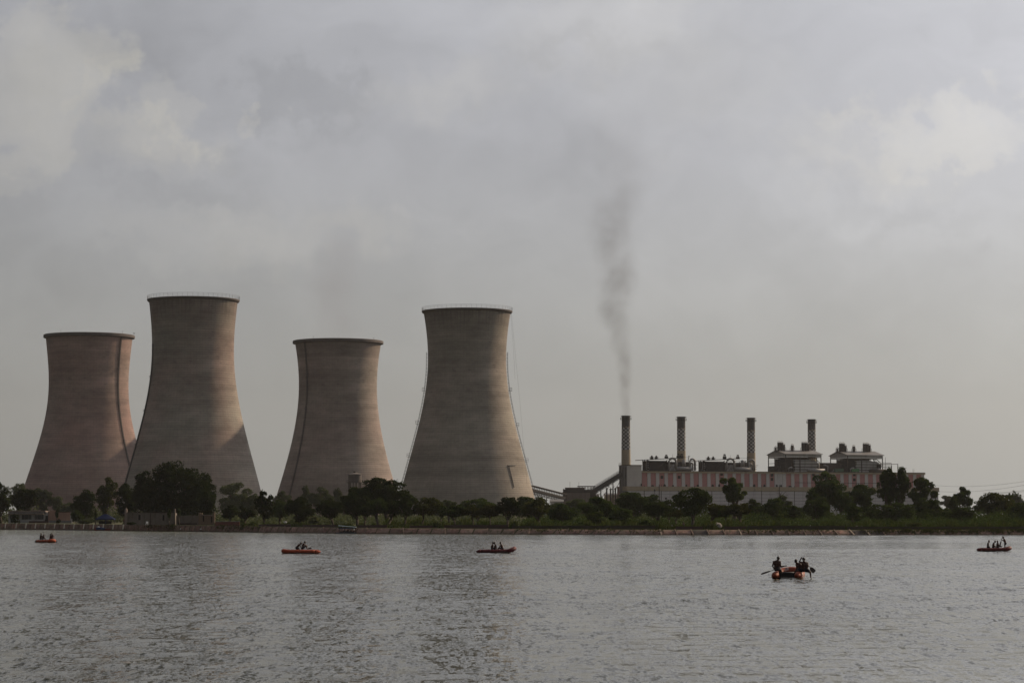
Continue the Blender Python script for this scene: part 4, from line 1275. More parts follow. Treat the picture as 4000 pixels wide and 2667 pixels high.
MB().box(0, 70 * k, 0, 3, zt_ - 0.5, zt_).build('deck', M_SOOT2, gl)
pmm = MB().box(-0.2, 0.2, 0, 0.4, zt_ - 2.4, zt_ - 0.51).mesh('post', M_SOOT2)
for j in range(12):
    link('post', pmm, gl, ((2 + j * 6) * k, 0.2, 0))
MB().box(25 * k, 72 * k, 0.6, 9, 0, zt_ - 2.41).build('pipe_tray', M_SOOT2, gl)
# low sheds and the small stack in front of the bunker
for x0_, x1_, p0, p1, Y, lab, mt in ((2150, 2200, 1950, 1975, 1500, 'long low grey shed under the roofed coal conveyor', M_GREYW), (2311, 2340, 1926, 1955, 1640, 'small pale tan shed seen under the climbing conveyor', M_CREAM),
                                     (2362, 2412, 1925, 1960, 1650, 'pale gabled store shed seen between the trestle legs', M_CREAM)):
    a_ = P(x0_, p1, Y)
    sd = thing('shed', (a_.x, Y, 1.3), lab, 'shed')
    w = (x1_ - x0_) * mpp(Y)
    ht = P(x0_, p0, Y).z - 1.3
    MB().box(0, w, 0, 9, 0, ht - 1.2).build('wall', mt, sd)
    r_ = MB().add([(-0.4, -0.5, ht - 1.19), (w + 0.4, -0.5, ht - 1.19), (w + 0.4, 4.5, ht), (-0.4, 4.5, ht), (-0.4, 9.5, ht - 1.19), (w + 0.4, 9.5, ht - 1.19)], [(0, 1, 2, 3), (3, 2, 5, 4), (0, 3, 4), (1, 5, 2)])
    r_.build('roof', M_ROOF, sd)
ss = thing('brick_stack', (P(2416, 1930, 1590).x, 1590, 1.3), 'short brown brick stack between conveyor trestle and bunker tower', 'stack')
zt2 = P(2416, 1900, 1590).z - 1.3
MB().lathe([(0.95, 0), (0.85, zt2 - 1.2)], 14).build('shaft', plain('brown_brick', (0.11, 0.06, 0.05), 0.9, 0.3, 1.0), ss)
MB().lathe([(0.86, zt2 - 1.2), (1.15, zt2 - 1.1), (1.15, zt2), (0.6, zt2)], 14).build('cap', plain('brown_brick', (0.11, 0.06, 0.05)), ss)
for k_, pxx in enumerate((2370, 2385, 2404)):
    vp = thing('vent_post', (P(pxx, 1925, 1630).x, 1630, 1.3), ['stubby vent post left of the trestle behind the conveyor', 'stubby vent post at the trestle behind the conveyor', 'stubby vent post nearest the small brick stack'][k_], 'vent', 'vent posts behind the coal conveyor')
    zz_ = P(2370, 1909 + 3 * (k_ % 2), 1630).z - 1.3
    MB().tube([(0, 0, 0), (0, 0, zz_)], 0.5, 8).build('pipe', M_SOOT2, vp)
    MB().lathe([(0.75, zz_), (0.75, zz_ + 0.4), (0.2, zz_ + 0.8)], 10).build('hood', M_SOOT2, vp)

# ------------------------------------------------------------------ water tank on stilts in front of the banded tower
YT = 1330
wt = thing('water_tank', (P(1386, 1900, YT).x, YT, 1.3), 'grey round water tank on stilts half hidden by the dark umbrella tree', 'water tank')
k = mpp(YT)
zt0, zt1 = P(1386, 1882, YT).z - 1.3, P(1386, 1854, YT).z - 1.3
MTK = plain('tank_concrete', (0.085, 0.077, 0.072), 0.9, 0.2, 0.3)
MB().lathe([(0.3, zt0), (26 * k, zt0), (26 * k, zt1), (27.5 * k, zt1 + 0.05), (27.5 * k, zt1 + 0.35), (6 * k, zt1 + 1.2), (6 * k, zt1 + 1.9), (0.2, zt1 + 2.0)], 28).build('tank', MTK, wt)
MB().lathe([(26 * k, zt0 - 0.4), (33 * k, zt0 - 0.4), (33 * k, zt0 - 0.05), (26.2 * k, zt0 - 0.05)], 28).build('walkway', MTK, wt)
rl = MB()
rl.tube([(33 * k * math.cos(a), 33 * k * math.sin(a), zt0 + 1.1) for a in np.linspace(0, 2 * math.pi, 24, endpoint=False)], 0.07, 4, closed=True)
for a in np.linspace(0, 2 * math.pi, 16, endpoint=False):
    rl.bar((33 * k * math.cos(a), 33 * k * math.sin(a), zt0), (33 * k * math.cos(a), 33 * k * math.sin(a), zt0 + 1.1), 0.09)
rl.build('handrail', MTK, wt)
lm = MB().tube([(0, 0, 0), (0, 0, zt0 - 0.4)], 0.42, 8).mesh('leg', MTK)
for j in range(6):
    a = 2 * math.pi * j / 6 + 0.35
    link('leg', lm, wt, (24 * k * math.cos(a), 24 * k * math.sin(a), 0))

# ------------------------------------------------------------------ smoke and steam
def plume(name, zrange, curve, rcurve, dcurve, dens, color, aniso, base, label, nz, amp, Y, mrate):
    """curve: (t, x offset), t in 0..1 over zrange; shader density falls off from the wandering axis"""
    z0, z1 = zrange
    H = z1 - z0
    ts = np.linspace(0, 1, 26)
    cx_ = np.interp(ts, [c[0] for c in curve], [c[1] for c in curve])
    rr_ = np.interp(ts, [c[0] for c in rcurve], [c[1] for c in rcurve])
    mb = MB()
    n_ = 16
    vs = [(cx_[i] + (rr_[i] * 1.3 + 0.3) * math.cos(2 * math.pi * k / n_), (rr_[i] * 1.3 + 0.3) * math.sin(2 * math.pi * k / n_), ts[i] * H) for i in range(26) for k in range(n_)]
    fs = [(i * n_ + k, i * n_ + (k + 1) % n_, (i + 1) * n_ + (k + 1) % n_, (i + 1) * n_ + k) for i in range(25) for k in range(n_)]
    fs += [tuple(range(n_ - 1, -1, -1)), tuple(25 * n_ + k for k in range(n_))]
    mb.add(vs, fs)
    m, q = new_mat(name + '_volume')
    oc = q.n('ShaderNodeTexCoord').outputs['Object']
    x, y, z = q.xyz(oc)
    t = q.m('DIVIDE', z, H)
    def crv(pts, lo, hi):
        nd = q.n('ShaderNodeFloatCurve', {1: t})
        cu = nd.mapping.curves[0]
        while len(cu.points) < len(pts):
            cu.points.new(0.5, 0.5)
        for p, (a, b) in zip(cu.points, pts):
            p.location = (a, (b - lo) / (hi - lo))
        for p in cu.points:
            p.handle_type = 'VECTOR'
        nd.mapping.update()
        return q.m('MULTIPLY_ADD', nd.outputs[0], hi - lo, lo)
    lo, hi = min(c[1] for c in curve) - 1, max(c[1] for c in curve) + 1
    cxn = crv(curve, lo, hi)
    rn = crv(rcurve, 0.0, max(c[1] for c in rcurve) * 1.01)
    dn = crv(dcurve, 0.0, 1.0)
    w1 = q.v('SUBTRACT', q.noise(oc, nz, 4, 0.66, col=True), (0.5, 0.5, 0.5))
    wx_, wy_, wz_ = q.xyz(w1)
    rx = q.m('DIVIDE', q.m('SUBTRACT', x, cxn), rn)
    ry = q.m('DIVIDE', y, rn)
    rx = q.m('MULTIPLY_ADD', wx_, amp, rx)
    ry = q.m('MULTIPLY_ADD', wy_, amp, ry)
    rad = q.m('SQRT', q.m('ADD', q.m('MULTIPLY', rx, rx), q.m('MULTIPLY', ry, ry)))
    fall = q.sstep(rad, 1.05, 0.2)
    lump = q.sstep(q.m('ADD', wz_, 0.5), 0.38, 0.66)
    de = q.m('MULTIPLY', q.m('MULTIPLY', fall, dn), q.m('MULTIPLY_ADD', lump, 0.6, 0.4))
    de = q.m('MULTIPLY', de, dens)
    pv = q.n('ShaderNodeVolumePrincipled', {'Color': color, 'Density': de, 'Anisotropy': aniso})
    q.n('ShaderNodeOutputMaterial', {1: pv.outputs[0]})
    m.cycles.volume_step_rate = mrate
    o = mb.build(name, m, None, loc=base)
    tag(o, label, 'smoke')
    return o
c1, H1 = CH[0]
cb = c1.location
Yc = cb.y
kk = Yc / F
zt1 = 1.3 + H1 - 0.2
top_z = P(2400, 380, Yc).z
Hs = top_z - zt1
def tt_(py):
    return (P(2400, py, Yc).z - zt1) / Hs
xo = lambda px: (px - 2446) * kk
plume('smoke_plume', (zt1, top_z), [(0, 0), (tt_(1550), xo(2442)), (tt_(1450), xo(2442)), (tt_(1330), xo(2425)), (tt_(1210), xo(2396)), (tt_(1080), xo(2425)), (tt_(950), xo(2385)), (tt_(830), xo(2400)), (tt_(700), xo(2450)), (tt_(550), xo(2420)), (1.0, xo(2400))],
      [(0, 24 * kk), (tt_(1500), 32 * kk), (tt_(1330), 56 * kk), (tt_(1210), 84 * kk), (tt_(1000), 105 * kk), (tt_(850), 120 * kk), (1.0, 150 * kk)],
      [(0, 1.0), (0.06, 0.72), (tt_(1450), 0.50), (tt_(1330), 0.36), (tt_(1200), 0.31), (tt_(1000), 0.22), (tt_(880), 0.16), (tt_(780), 0.105), (tt_(680), 0.07), (tt_(520), 0.04), (1.0, 0.0)],
      0.105, (0.22, 0.22, 0.23, 1), 0.0, (cb.x, cb.y, zt1), 'thin grey smoke wavering up from the chimney over the bunker tower', 0.070, 1.25, Yc, 0.40)
t3, R3, zt3 = T3
b3 = Vector((t3.location.x, t3.location.y, 1.3 + zt3 - 2))
k3 = 1465 / F
tp = P(1300, 800, 1465).z
H3 = tp - b3.z
plume('steam_plume', (b3.z, tp), [(0, -6 * k3), (0.3, -20 * k3), (0.6, -10 * k3), (1.0, 30 * k3)], [(0, 120 * k3), (0.3, 130 * k3), (0.7, 150 * k3), (1.0, 150 * k3)],
      [(0, 0.9), (0.35, 0.75), (0.6, 0.45), (0.85, 0.15), (1.0, 0.0)], 0.015, (0.42, 0.43, 0.49, 1), 0.0, b3, 'faint bluish steam hanging over the banded cooling tower', 0.045, 1.2, 1500, 1.2)

# ------------------------------------------------------------------ buildings and walls on the bank
M_HOUSE = plain('dingy_white_plaster', (0.26, 0.25, 0.24), 0.9, 0.2, 0.5, dirt=0.4)
M_SLAB = plain('weathered_slab', (0.17, 0.135, 0.115), 0.9, 0.25, 0.6, dirt=0.5)
M_RUIN = plain('ruin_masonry', (0.105, 0.09, 0.075), 0.95, 0.35, 0.8, dirt=0.5)
M_RUINB = plain('warm_masonry', (0.125, 0.088, 0.062), 0.95, 0.35, 0.8, dirt=0.5)
M_PINKISH = plain('patchy_pink_plaster', (0.24, 0.15, 0.115), 0.95, 0.4, 0.25, dirt=0.5)
M_BRICKD = plain('dark_brick', (0.045, 0.027, 0.025), 0.95, 0.4, 0.6)
M_BLUE = plain('blue_tarpaulin', (0.010, 0.018, 0.055), 0.85, 0.25, 0.8, spec=0.1)
def at(px, Y, z=None):
    p = P(px, 2040, Y)
    p.z = bankz(px) if z is None else z
    return p
def hrow(px0, px1, Y):
    return (px1 - px0) * mpp(Y)
def zz(py, Y, zg):
    return P(2000, py, Y).z - zg

# white house
Y = 792
o = at(32, Y); zg = o.z
t = thing('house', o, 'low white flat-roofed house with wide dark windows at the left end of the bank', 'house')
k = mpp(Y)
H = zz(1999, Y, zg)
X = lambda px: (px - 32) * k
# wall with real openings: piers, sill and lintel
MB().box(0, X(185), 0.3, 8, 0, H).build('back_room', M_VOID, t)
W0, W1 = zz(2028, Y, zg), zz(2009, Y, zg)
MB().box(0, X(173), -0.02, 0.28, 0, W0).build('sill_wall', M_HOUSE, t)
MB().box(0, X(173), -0.02, 0.28, W1, H).build('lintel_wall', M_HOUSE, t)
for a, b in ((32, 38), (75, 84), (123, 135), (170, 176)):
    MB().box(X(a), X(b), -0.03, 0.29, W0 + 0.005, W1 - 0.005).build('pier', M_HOUSE, t)
MB().box(X(176.2), X(185), 0.0, 0.29, zz(2013, Y, zg), H).build('door_lintel', M_HOUSE, t)
MB().box(X(177), X(186), 0.31, 0.33, 0, zz(2013, Y, zg)).build('door', M_VOID, t)
pane = plain('window_glass', (0.02, 0.022, 0.024), 0.15, 0.2, 1.0, spec=0.5)
for a, b in ((38, 75), (84, 123), (135, 170)):
    w = MB().box(X(a) + 0.01, X(b) - 0.01, 0.1, 0.14, W0 + 0.01, W1 - 0.01).build('window', pane, t)
    for f in (0.0, 0.28, 0.72, 1.0):
        xx = X(a) + 0.06 + (X(b) - X(a) - 0.12) * f
        MB().box(xx - 0.05, xx + 0.05, 0.04, 0.095, W0 + 0.02, W1 - 0.02).build('mullion', plain('window_frame', (0.10, 0.085, 0.08), 0.8), w)

MB().box(-0.1, X(172), -1.4, 8.2, zz(2009, Y, zg) + 0.02, zz(2005, Y, zg)).build('sun_shade', M_SLAB, t)
MB().box(-0.1, X(178), -0.6, 8.3, H + 0.01, zz(1994, Y, zg)).build('roof', M_SLAB, t)
MB().box(X(120), X(196), -3.2, -2.9, 0, zz(2034, Y, zg)).build('terrace_wall', M_BRICKD, t)
# ruined walls next to it
o = at(186, Y + 1); zg = o.z
t = thing('ruined_wall', o, 'patchy pink plastered yard wall to the right of the white house', 'wall')
rnd_top = [(186, 1996), (205, 1992), (222, 1993), (224, 2000), (245, 2000), (274, 2000), (274, 2003), (283, 2003)]
vs, fs = [], []
for px, py in rnd_top:
    x = (px - 186) * k
    z = zz(py, Y, zg)
    vs += [(x, 0, 0), (x, 0, z), (x, 0.35, 0), (x, 0.35, z)]
for i in range(len(rnd_top) - 1):
    a = i * 4
    fs += [(a, a + 4, a + 5, a + 1), (a + 2, a + 3, a + 7, a + 6), (a + 1, a + 5, a + 7, a + 3)]
fs += [(0, 1, 3, 2), (len(vs) - 4, len(vs) - 2, len(vs) - 1, len(vs) - 3)]
MB().add(vs, fs).build('wall', M_PINKISH, t)
MB().box((225 - 186) * k, (273 - 186) * k, -0.15, 0.5, zz(2000, Y, zg) + 0.01, zz(1997.5, Y, zg)).build('coping', M_BRICKD, t)
MB().box((274 - 186) * k, (283 - 186) * k, -0.08, 0.45, 0, zz(2001, Y, zg)).build('gate_pier', M_HOUSE, t)
MB().box(0.4, (282 - 186) * k, -1.3, -1.0, 0, 0.9).build('garden_wall', plain('grey_plaster', (0.13, 0.125, 0.12), 0.9, 0.4, 0.5, dirt=0.5), t)
# blue canopy tent
Y = 735
o = at(412, Y); zg = o.z
t = thing('canopy_tent', o, 'blue tarpaulin canopy on poles behind the moored boat', 'tent')
k = mpp(Y)
hw = 33 * k
ze, zr = zz(2025, Y, zg), zz(2007, Y, zg)
cv = MB()
o4 = [(-hw - 0.2, -1.9), (hw + 0.2, -1.9), (hw + 0.2, 1.9), (-hw - 0.2, 1.9)]
for dz_ in (0.0, -0.07):
    b0 = len(cv.v)
    cv.add([(x, y_, ze + dz_) for x, y_ in o4] + [(-hw * 0.18, 0, zr + dz_), (hw * 0.18, 0, zr + dz_)], [(0, 1, 5, 4), (1, 2, 5), (2, 3, 4, 5), (3, 0, 4)])
for a_ in range(4):
    (x0_, y0_), (x1_, y1_) = o4[a_], o4[(a_ + 1) % 4]
    cv.add([(x0_, y0_, ze - 0.38), (x1_, y1_, ze - 0.32), (x1_, y1_, ze), (x0_, y0_, ze)], [(0, 1, 2, 3)])
cv.build('canopy', M_BLUE, t)
for x in (-hw, 0.3, hw):
    for y_ in (-1.6, 1.6):
        MB().tube([(x, y_, 0), (x, y_, ze - 0.01)], 0.09, 6).build('pole', M_BLUE if abs(x) < 1 else MAT_DSTEEL, t)
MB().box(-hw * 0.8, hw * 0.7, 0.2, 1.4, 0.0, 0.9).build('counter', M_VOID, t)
# stone ruin under the big tree
Y = 672
o = at(488, Y); zg = o.z
t = thing('ruined_building', o, 'roofless stone building with two windows under the big dome-shaped tree', 'ruin')
k = mpp(Y)
X = lambda px: (px - 488) * k
Z = lambda py: zz(py, Y, zg)
def wall_with(mb, x0, x1, y, th, z1, holes):
    """front wall between x0 and x1 with rectangular holes (xa, xb, za, zb)"""
    xs = sorted(set([x0, x1] + [h[0] for h in holes] + [h[1] for h in holes]))
    for a, b in zip(xs[:-1], xs[1:]):
        hh = [h for h in holes if h[0] <= a + 1e-6 and h[1] >= b - 1e-6]
        if hh:
            mb.box(a, b, y, y + th, 0, hh[0][2]).box(a, b, y, y + th, hh[0][3], z1)
        else:
            mb.box(a, b, y, y + th, 0, z1)
    return mb
hs = [(X(539), X(549), Z(2030), Z(2010)), (X(633), X(642), Z(2032), Z(2011))]
wall_with(MB(), X(496), X(678), 0, 0.5, Z(2002), hs).build('wall', M_RUIN, t)
for (xa, xb, za, zb) in hs:
    w = MB().box(xa, xb, 0.42, 0.46, za, zb).build('window', M_VOID, t)
    MB().box(xa - 0.12, xa - 0.005, -0.06, 0.1, za, zb).build('jamb', M_SLAB, w)
    MB().box(xb + 0.005, xb + 0.15, -0.06, 0.1, za, zb).build('jamb', M_SLAB, w)
MB().box(X(496), X(678), -0.12, 0.6, Z(2002) + 0.005, Z(2000)).build('coping', M_BRICKD, t)
MB().box(X(487), X(495.5), -0.2, 0.7, 0, Z(1988)).build('gate_pier', M_SLAB, t)
MB().add([(X(488), -0.1, Z(1988)), (X(495), -0.1, Z(1988)), (X(495), 0.6, Z(1988)), (X(488), 0.6, Z(1988)), (X(491), 0.25, Z(1982))], [(0, 1, 4), (1, 2, 4), (2, 3, 4), (3, 0, 4)]).build('pier_cap', M_SLAB, t)
MB().box(X(586), X(589), -0.1, -0.005, 0, Z(2002)).build('pilaster', M_BRICKD, t)
MB().box(X(678.5), X(684), -0.2, 0.6, 0, Z(1986)).build('gate_pier', M_RUIN, t)
MB().box(X(684.5), X(776), 1.5, 1.9, 0, Z(2012)).build('low_wall', M_RUIN, t)
MB().box(X(700), X(770), -0.2, 0.1, 0, Z(2042)).build('plinth', M_BRICKD, t)
hs = [(X(790), X(796), Z(2036), Z(2014)), (X(822), X(828), Z(2040), Z(2017))]
wall_with(MB(), X(780), X(836), 0, 0.45, Z(2012), hs).build('wall', M_RUINB, t)
for (xa, xb, za, zb) in hs:
    MB().box(xa, xb, 0.35, 0.4, za, zb).build('window', M_VOID, t)
MB().box(X(780), X(836), -0.1, 0.55, Z(2012) + 0.005, Z(2009)).build('coping', M_SLAB, t)
for a, b, p in ((775, 782, 2001), (784, 789, 2002), (829, 838, 2000)):
    MB().box(X(a), X(b), -0.14, 0.6, 0 if a < 784 or a > 800 else Z(2009) + 0.01, Z(p)).build('pier', M_RUINB, t)
MB().box(X(496), X(678), 6, 6.4, 0, Z(2004)).box(X(677), X(678), 0.5, 6, 0, Z(2003)).build('back_wall', M_RUIN, t)

# low parapet walls along the top of the bank
segs = [(840, 935, 2037, 'red', 'low red wall with a pale top right of the roofless stone building'), (1009, 1136, 2047, 'd', 'dark brick parapet under the three small round trees left of the moored ferry'),
        (1180, 1315, 2049, 'd', 'dark brick parapet just left of the canopied ferry boat'), (1396, 1512, 2050, 'd', 'dark brick parapet among the slim trunks right of the canopied ferry'),
        (1600, 1690, 2052, 'd', 'dark brick parapet ending at the spiky plant'), (1735, 1985, 2050, 'd', 'dark brick parapet below the middle row of small acacias'),
        (2000, 2560, 2053, 'h', 'long dark overgrown parapet below the thicket right of the conveyor'), (2640, 2745, 2055, 'd', 'short dark parapet under the large round tree before the striped hall'),
        (2830, 2915, 2055, 'd', 'short dark parapet right of the grey tarpaulin heap'), (2920, 3300, 2053, 'h', 'dark overgrown parapet left of the two stone benches'),
        (3310, 4110, 2056, 'h', 'long dark parapet on the far right bank')]
for a, b, py, kd, lab in segs:
    n_ = max(2, int((b - a) / 30))
    pts = []
    for i in range(n_ + 1):
        px = a + (b - a) * i / n_
        Yw = float(np.interp(px, _px, _Ys)) + 5.5 + (0.7 * (1.1 if px > 1000 else 0))
        p = P(px, 2050, Yw); p.z = bankz(px)
        pts.append(p)
    t = thing('parapet_wall', pts[0], lab, 'wall', 'parapet walls along the bank')
    vs, fs = [], []
    for i, p in enumerate(pts):
        h_ = max(0.35, zz(py, p.y, p.z)) * rng.uniform(0.97, 1.03)
        q_ = p - pts[0]
        vs += [(q_.x, q_.y, -0.1), (q_.x, q_.y, h_), (q_.x, q_.y + 0.35, -0.1), (q_.x, q_.y + 0.35, h_)]
    for i in range(n_):
        a_ = i * 4
        fs += [(a_, a_ + 4, a_ + 5, a_ + 1), (a_ + 2, a_ + 3, a_ + 7, a_ + 6), (a_ + 1, a_ + 5, a_ + 7, a_ + 3)]
    fs += [(0, 1, 3, 2), (len(vs) - 4, len(vs) - 2, len(vs) - 1, len(vs) - 3)]
    MB().add(vs, fs).build('wall', {'red': plain('red_brick', (0.13, 0.045, 0.038), 0.9, 0.3, 0.8), 'd': M_BRICKD, 'h': plain('mossy_brick', (0.032, 0.028, 0.02), 0.95, 0.4, 0.5)}[kd], t)
    if kd == 'red':
        MB().bar(Vector((0, 0.17, zz(py, pts[0].y, pts[0].z) + 0.07)), pts[-1] - pts[0] + Vector((0, 0.17, zz(py, pts[-1].y, pts[-1].z) + 0.07)), 0.5, 0.1).build('coping', M_HOUSE, t)

# small things on the bank
M_TARP = plain('grey_tarpaulin', (0.11, 0.10, 0.09), 0.9, 0.2, 0.8)
Y = 556
o = at(2797, Y)
k = mpp(Y)
mb = MB()
nx, nyy = 12, 6
for i in range(nx + 1):
    for j in range(nyy + 1):
        fx, fy = i / nx * 2 - 1, j / nyy * 2 - 1
        h_ = 1.55 * max(0, 1 - abs(fx) ** 5) * max(0.0, 1 - abs(fy) ** 3) * rng.uniform(0.95, 1.05)
        mb.v.append((fx * 27 * k, fy * 1.6, h_))
for i in range(nx):
    for j in range(nyy):
        a_ = i * (nyy + 1) + j
        mb.f.append((a_, a_ + nyy + 1, a_ + nyy + 2, a_ + 1)); mb.mi.append(0)
tag(mb.build('tarpaulin_heap', M_TARP, None, smooth=True, loc=o), 'grey tarpaulin-covered heap under the acacias on the bank', 'heap')
o = at(2763, Y - 2)
mb = MB().box(-0.7, 0.7, -0.4, 0.4, 0.0, 0.55).add([(-0.7, -0.4, 0.551), (0.7, -0.4, 0.551), (0.7, 0.4, 0.551), (-0.7, 0.4, 0.551), (0.0, 0, 0.85)], [(0, 1, 4), (1, 2, 4), (2, 3, 4), (3, 0, 4)])
tag(mb.build('covered_bundle', plain('blue_cover', (0.03, 0.045, 0.085), 0.8, 0.2), None, loc=o), 'low bundle under a dark blue cover left of the grey heap', 'bundle')
o = at(2624, 560)
mb = MB().box(-0.32, 0.32, -0.3, 0.3, 0.45, 1.0).box(-0.28, -0.2, -0.25, 0.25, 0, 0.449).box(0.2, 0.28, -0.25, 0.25, 0, 0.449).box(-0.36, 0.36, -0.34, 0.34, 1.001, 1.06)
tag(mb.build('meter_box', plain('brown_box', (0.10, 0.09, 0.07), 0.9), None, loc=o), 'brown box on legs between the two leaning acacias', 'box')
o = at(2855, 556)
tag(MB().lathe([(0.20, 0), (0.17, 0.9), (0.24, 0.95), (0.24, 1.15), (0.05, 1.25)], 10).build('bank_post', M_BRICKD, None, loc=o), 'short dark post right of the grey heap', 'post')
for px, lab in ((3345, 'weathered stone bench nearer the conical dark tree'), (3530, 'weathered stone bench farther right by the pale shrub')):
    o = at(px, 548)
    t = thing('stone_bench', o, lab, 'bench', 'stone benches on the right bank')
    MB().box(-1.4, 1.4, 0, 0.5, 0.4, 0.52).build('seat', M_SLAB, t)
    MB().box(-1.4, 1.4, 0.5, 0.62, 0.4, 0.95).build('backrest', M_SLAB, t)
    lm = MB().box(-0.1, 0.1, 0.02, 0.48, 0, 0.39).mesh('leg', M_SLAB)
    for x in (-1.1, 1.1):
        link('leg', lm, t, (x, 0, 0))
o = at(1114, 628)
o.z = P(1114, 2043, 628).z
mb = MB().ell((0, 0, 0.22), (0.42, 0.3, 0.26), 12, 8).tube([(0.1, 0, 0.42), (0.16, 0, 0.55), (0.26, 0, 0.58)], [0.12, 0.05, 0.09], 8)
tag(mb.build('white_sack', plain('sack_white', (0.45, 0.45, 0.47), 0.8, 0.1), None, True, o), 'small white sack lying on the dark parapet', 'sack')
for px, py, lab in ((708, 2065, 'pale scrap of litter below the stone ruin'), (786, 2066, 'second pale scrap of litter under the ruin\'s warm-coloured end'), (574, 2041, 'white plastic chair before the stone ruin')):
    Y_ = float(np.interp(px, _px, _Ys)) + 0.4
    if px == 574:
        o = at(px, 668)
        t = thing('plastic_chair', o, lab, 'chair')
        MC = plain('chair_white', (0.6, 0.6, 0.6), 0.5, 0.05)
        MB().box(-0.3, 0.3, -0.28, 0.28, 0.42, 0.47).build('seat', MC, t)
        MB().box(-0.3, 0.3, 0.24, 0.29, 0.471, 0.95).build('backrest', MC, t)
        lm = MB().box(-0.03, 0.03, -0.03, 0.03, 0, 0.419).mesh('leg', MC)
        for x in (-0.26, 0.26):
            for y_ in (-0.24, 0.24):
                link('leg', lm, t, (x, y_, 0))
    else:
        p = P(px, py, Y_)
        p.z = max(0.35, p.z)
        mb = MB().add([(-0.35, -0.12, -0.1), (0.1, -0.2, 0.0), (0.35, -0.1, 0.16), (0.0, -0.15, 0.22), (-0.3, -0.1, 0.15), (0.0, 0.1, 0.05)], [(0, 1, 3, 4), (1, 2, 3), (0, 5, 1), (1, 5, 2), (2, 5, 3), (3, 5, 4), (4, 5, 0)])
        tag(mb.build('litter', plain('litter_white', (0.5, 0.5, 0.5), 0.7, 0.1), None, loc=p), lab, 'litter')

# ------------------------------------------------------------------ people
def skin_mat():
    return plain('dark_brown_skin', (0.050, 0.023, 0.016), 0.65, 0.15, 3.0, spec=0.25)
M_SKIN = skin_mat()
M_HAIR = plain('black_hair', (0.010, 0.009, 0.008), 0.6, 0.1, 5.0)
M_SHORT = plain('dark_shorts', (0.012, 0.013, 0.018), 0.9, 0.2, 3.0)
M_SHIRT = plain('dull_red_shirt', (0.07, 0.018, 0.016), 0.9, 0.2, 3.0)
def capsule(mb, a, b, ra, rb, n=10):
    if ra > 0.03:
        ra, rb = ra * 1.14, rb * 1.14
    a, b = Vector(a), Vector(b)
    L = (b - a).length
    t = (b - a).normalized() if L > 1e-6 else Vector((0, 0, 1))
    pts, rs = [], []
    for k in (0.05, 0.5, 0.85):
        pts.append(a - t * ra * (1 - k)); rs.append(ra * math.sqrt(max(0, 1 - (1 - k) ** 2)))
    pts += [a, a.lerp(b, 0.35), b]
    rs += [ra, ra + (rb - ra) * 0.3, rb]
    for k in (0.85, 0.5, 0.05):
        pts.append(b + t * rb * (1 - k)); rs.append(rb * math.sqrt(max(0, 1 - (1 - k) ** 2)))
    mb.tube(pts, rs, n)
def remesh(mb, name, mat, parent, voxel, smooth_it=1):
    me = mb.mesh(name)
    ob = bpy.data.objects.new(name + '_tmp', me)
    COL.objects.link(ob)
    r = ob.modifiers.new('r', 'REMESH'); r.mode = 'VOXEL'; r.voxel_size = voxel
    s_ = ob.modifiers.new('s', 'SMOOTH'); s_.iterations = smooth_it; s_.factor = 0.5
    dg = bpy.context.evaluated_depsgraph_get()
    m2 = bpy.data.meshes.new_from_object(ob.evaluated_get(dg))
    m2.name = name
    bpy.data.objects.remove(ob)
    bpy.data.meshes.remove(me)
    m2.materials.clear()
    m2.materials.append(mat)
    m2.polygons.foreach_set('use_smooth', [True] * len(m2.polygons))
    return link(name, m2, parent)
def hand(mb, w, d, curl):
    """palm, four unequal bent fingers and a thumb; w wrist, d forearm direction"""
    d = d.normalized()
    ref = Vector((0, 0, 1)) if abs(d.z) < 0.8 else Vector((0, 1, 0))
    s_ = d.cross(ref).normalized()
    dn = s_.cross(d).normalized() * -1
    capsule(mb, w, w + d * 0.075, 0.030, 0.036, 8)
    for k, L in enumerate((0.070, 0.080, 0.075, 0.058)):
        b0 = w + d * 0.085 + s_ * (k - 1.5) * 0.021
        b1 = b0 + (d * (1 - curl) + dn * curl).normalized() * L * 0.5
        b2 = b1 + (d * (1 - 1.8 * curl) + dn * curl).normalized() * L * 0.5
        capsule(mb, b0, b1, 0.0105, 0.010, 6)
        capsule(mb, b1, b2, 0.010, 0.009, 6)
    th0 = w + d * 0.02 - s_ * 0.030
    th1 = th0 + (d * 0.6 - s_ * 0.7 + dn * 0.3).normalized() * 0.045
    capsule(mb, th0, th1, 0.013, 0.012, 6)
    capsule(mb, th1, th1 + (d * 0.8 + dn * 0.6).normalized() * 0.035, 0.012, 0.010, 6)

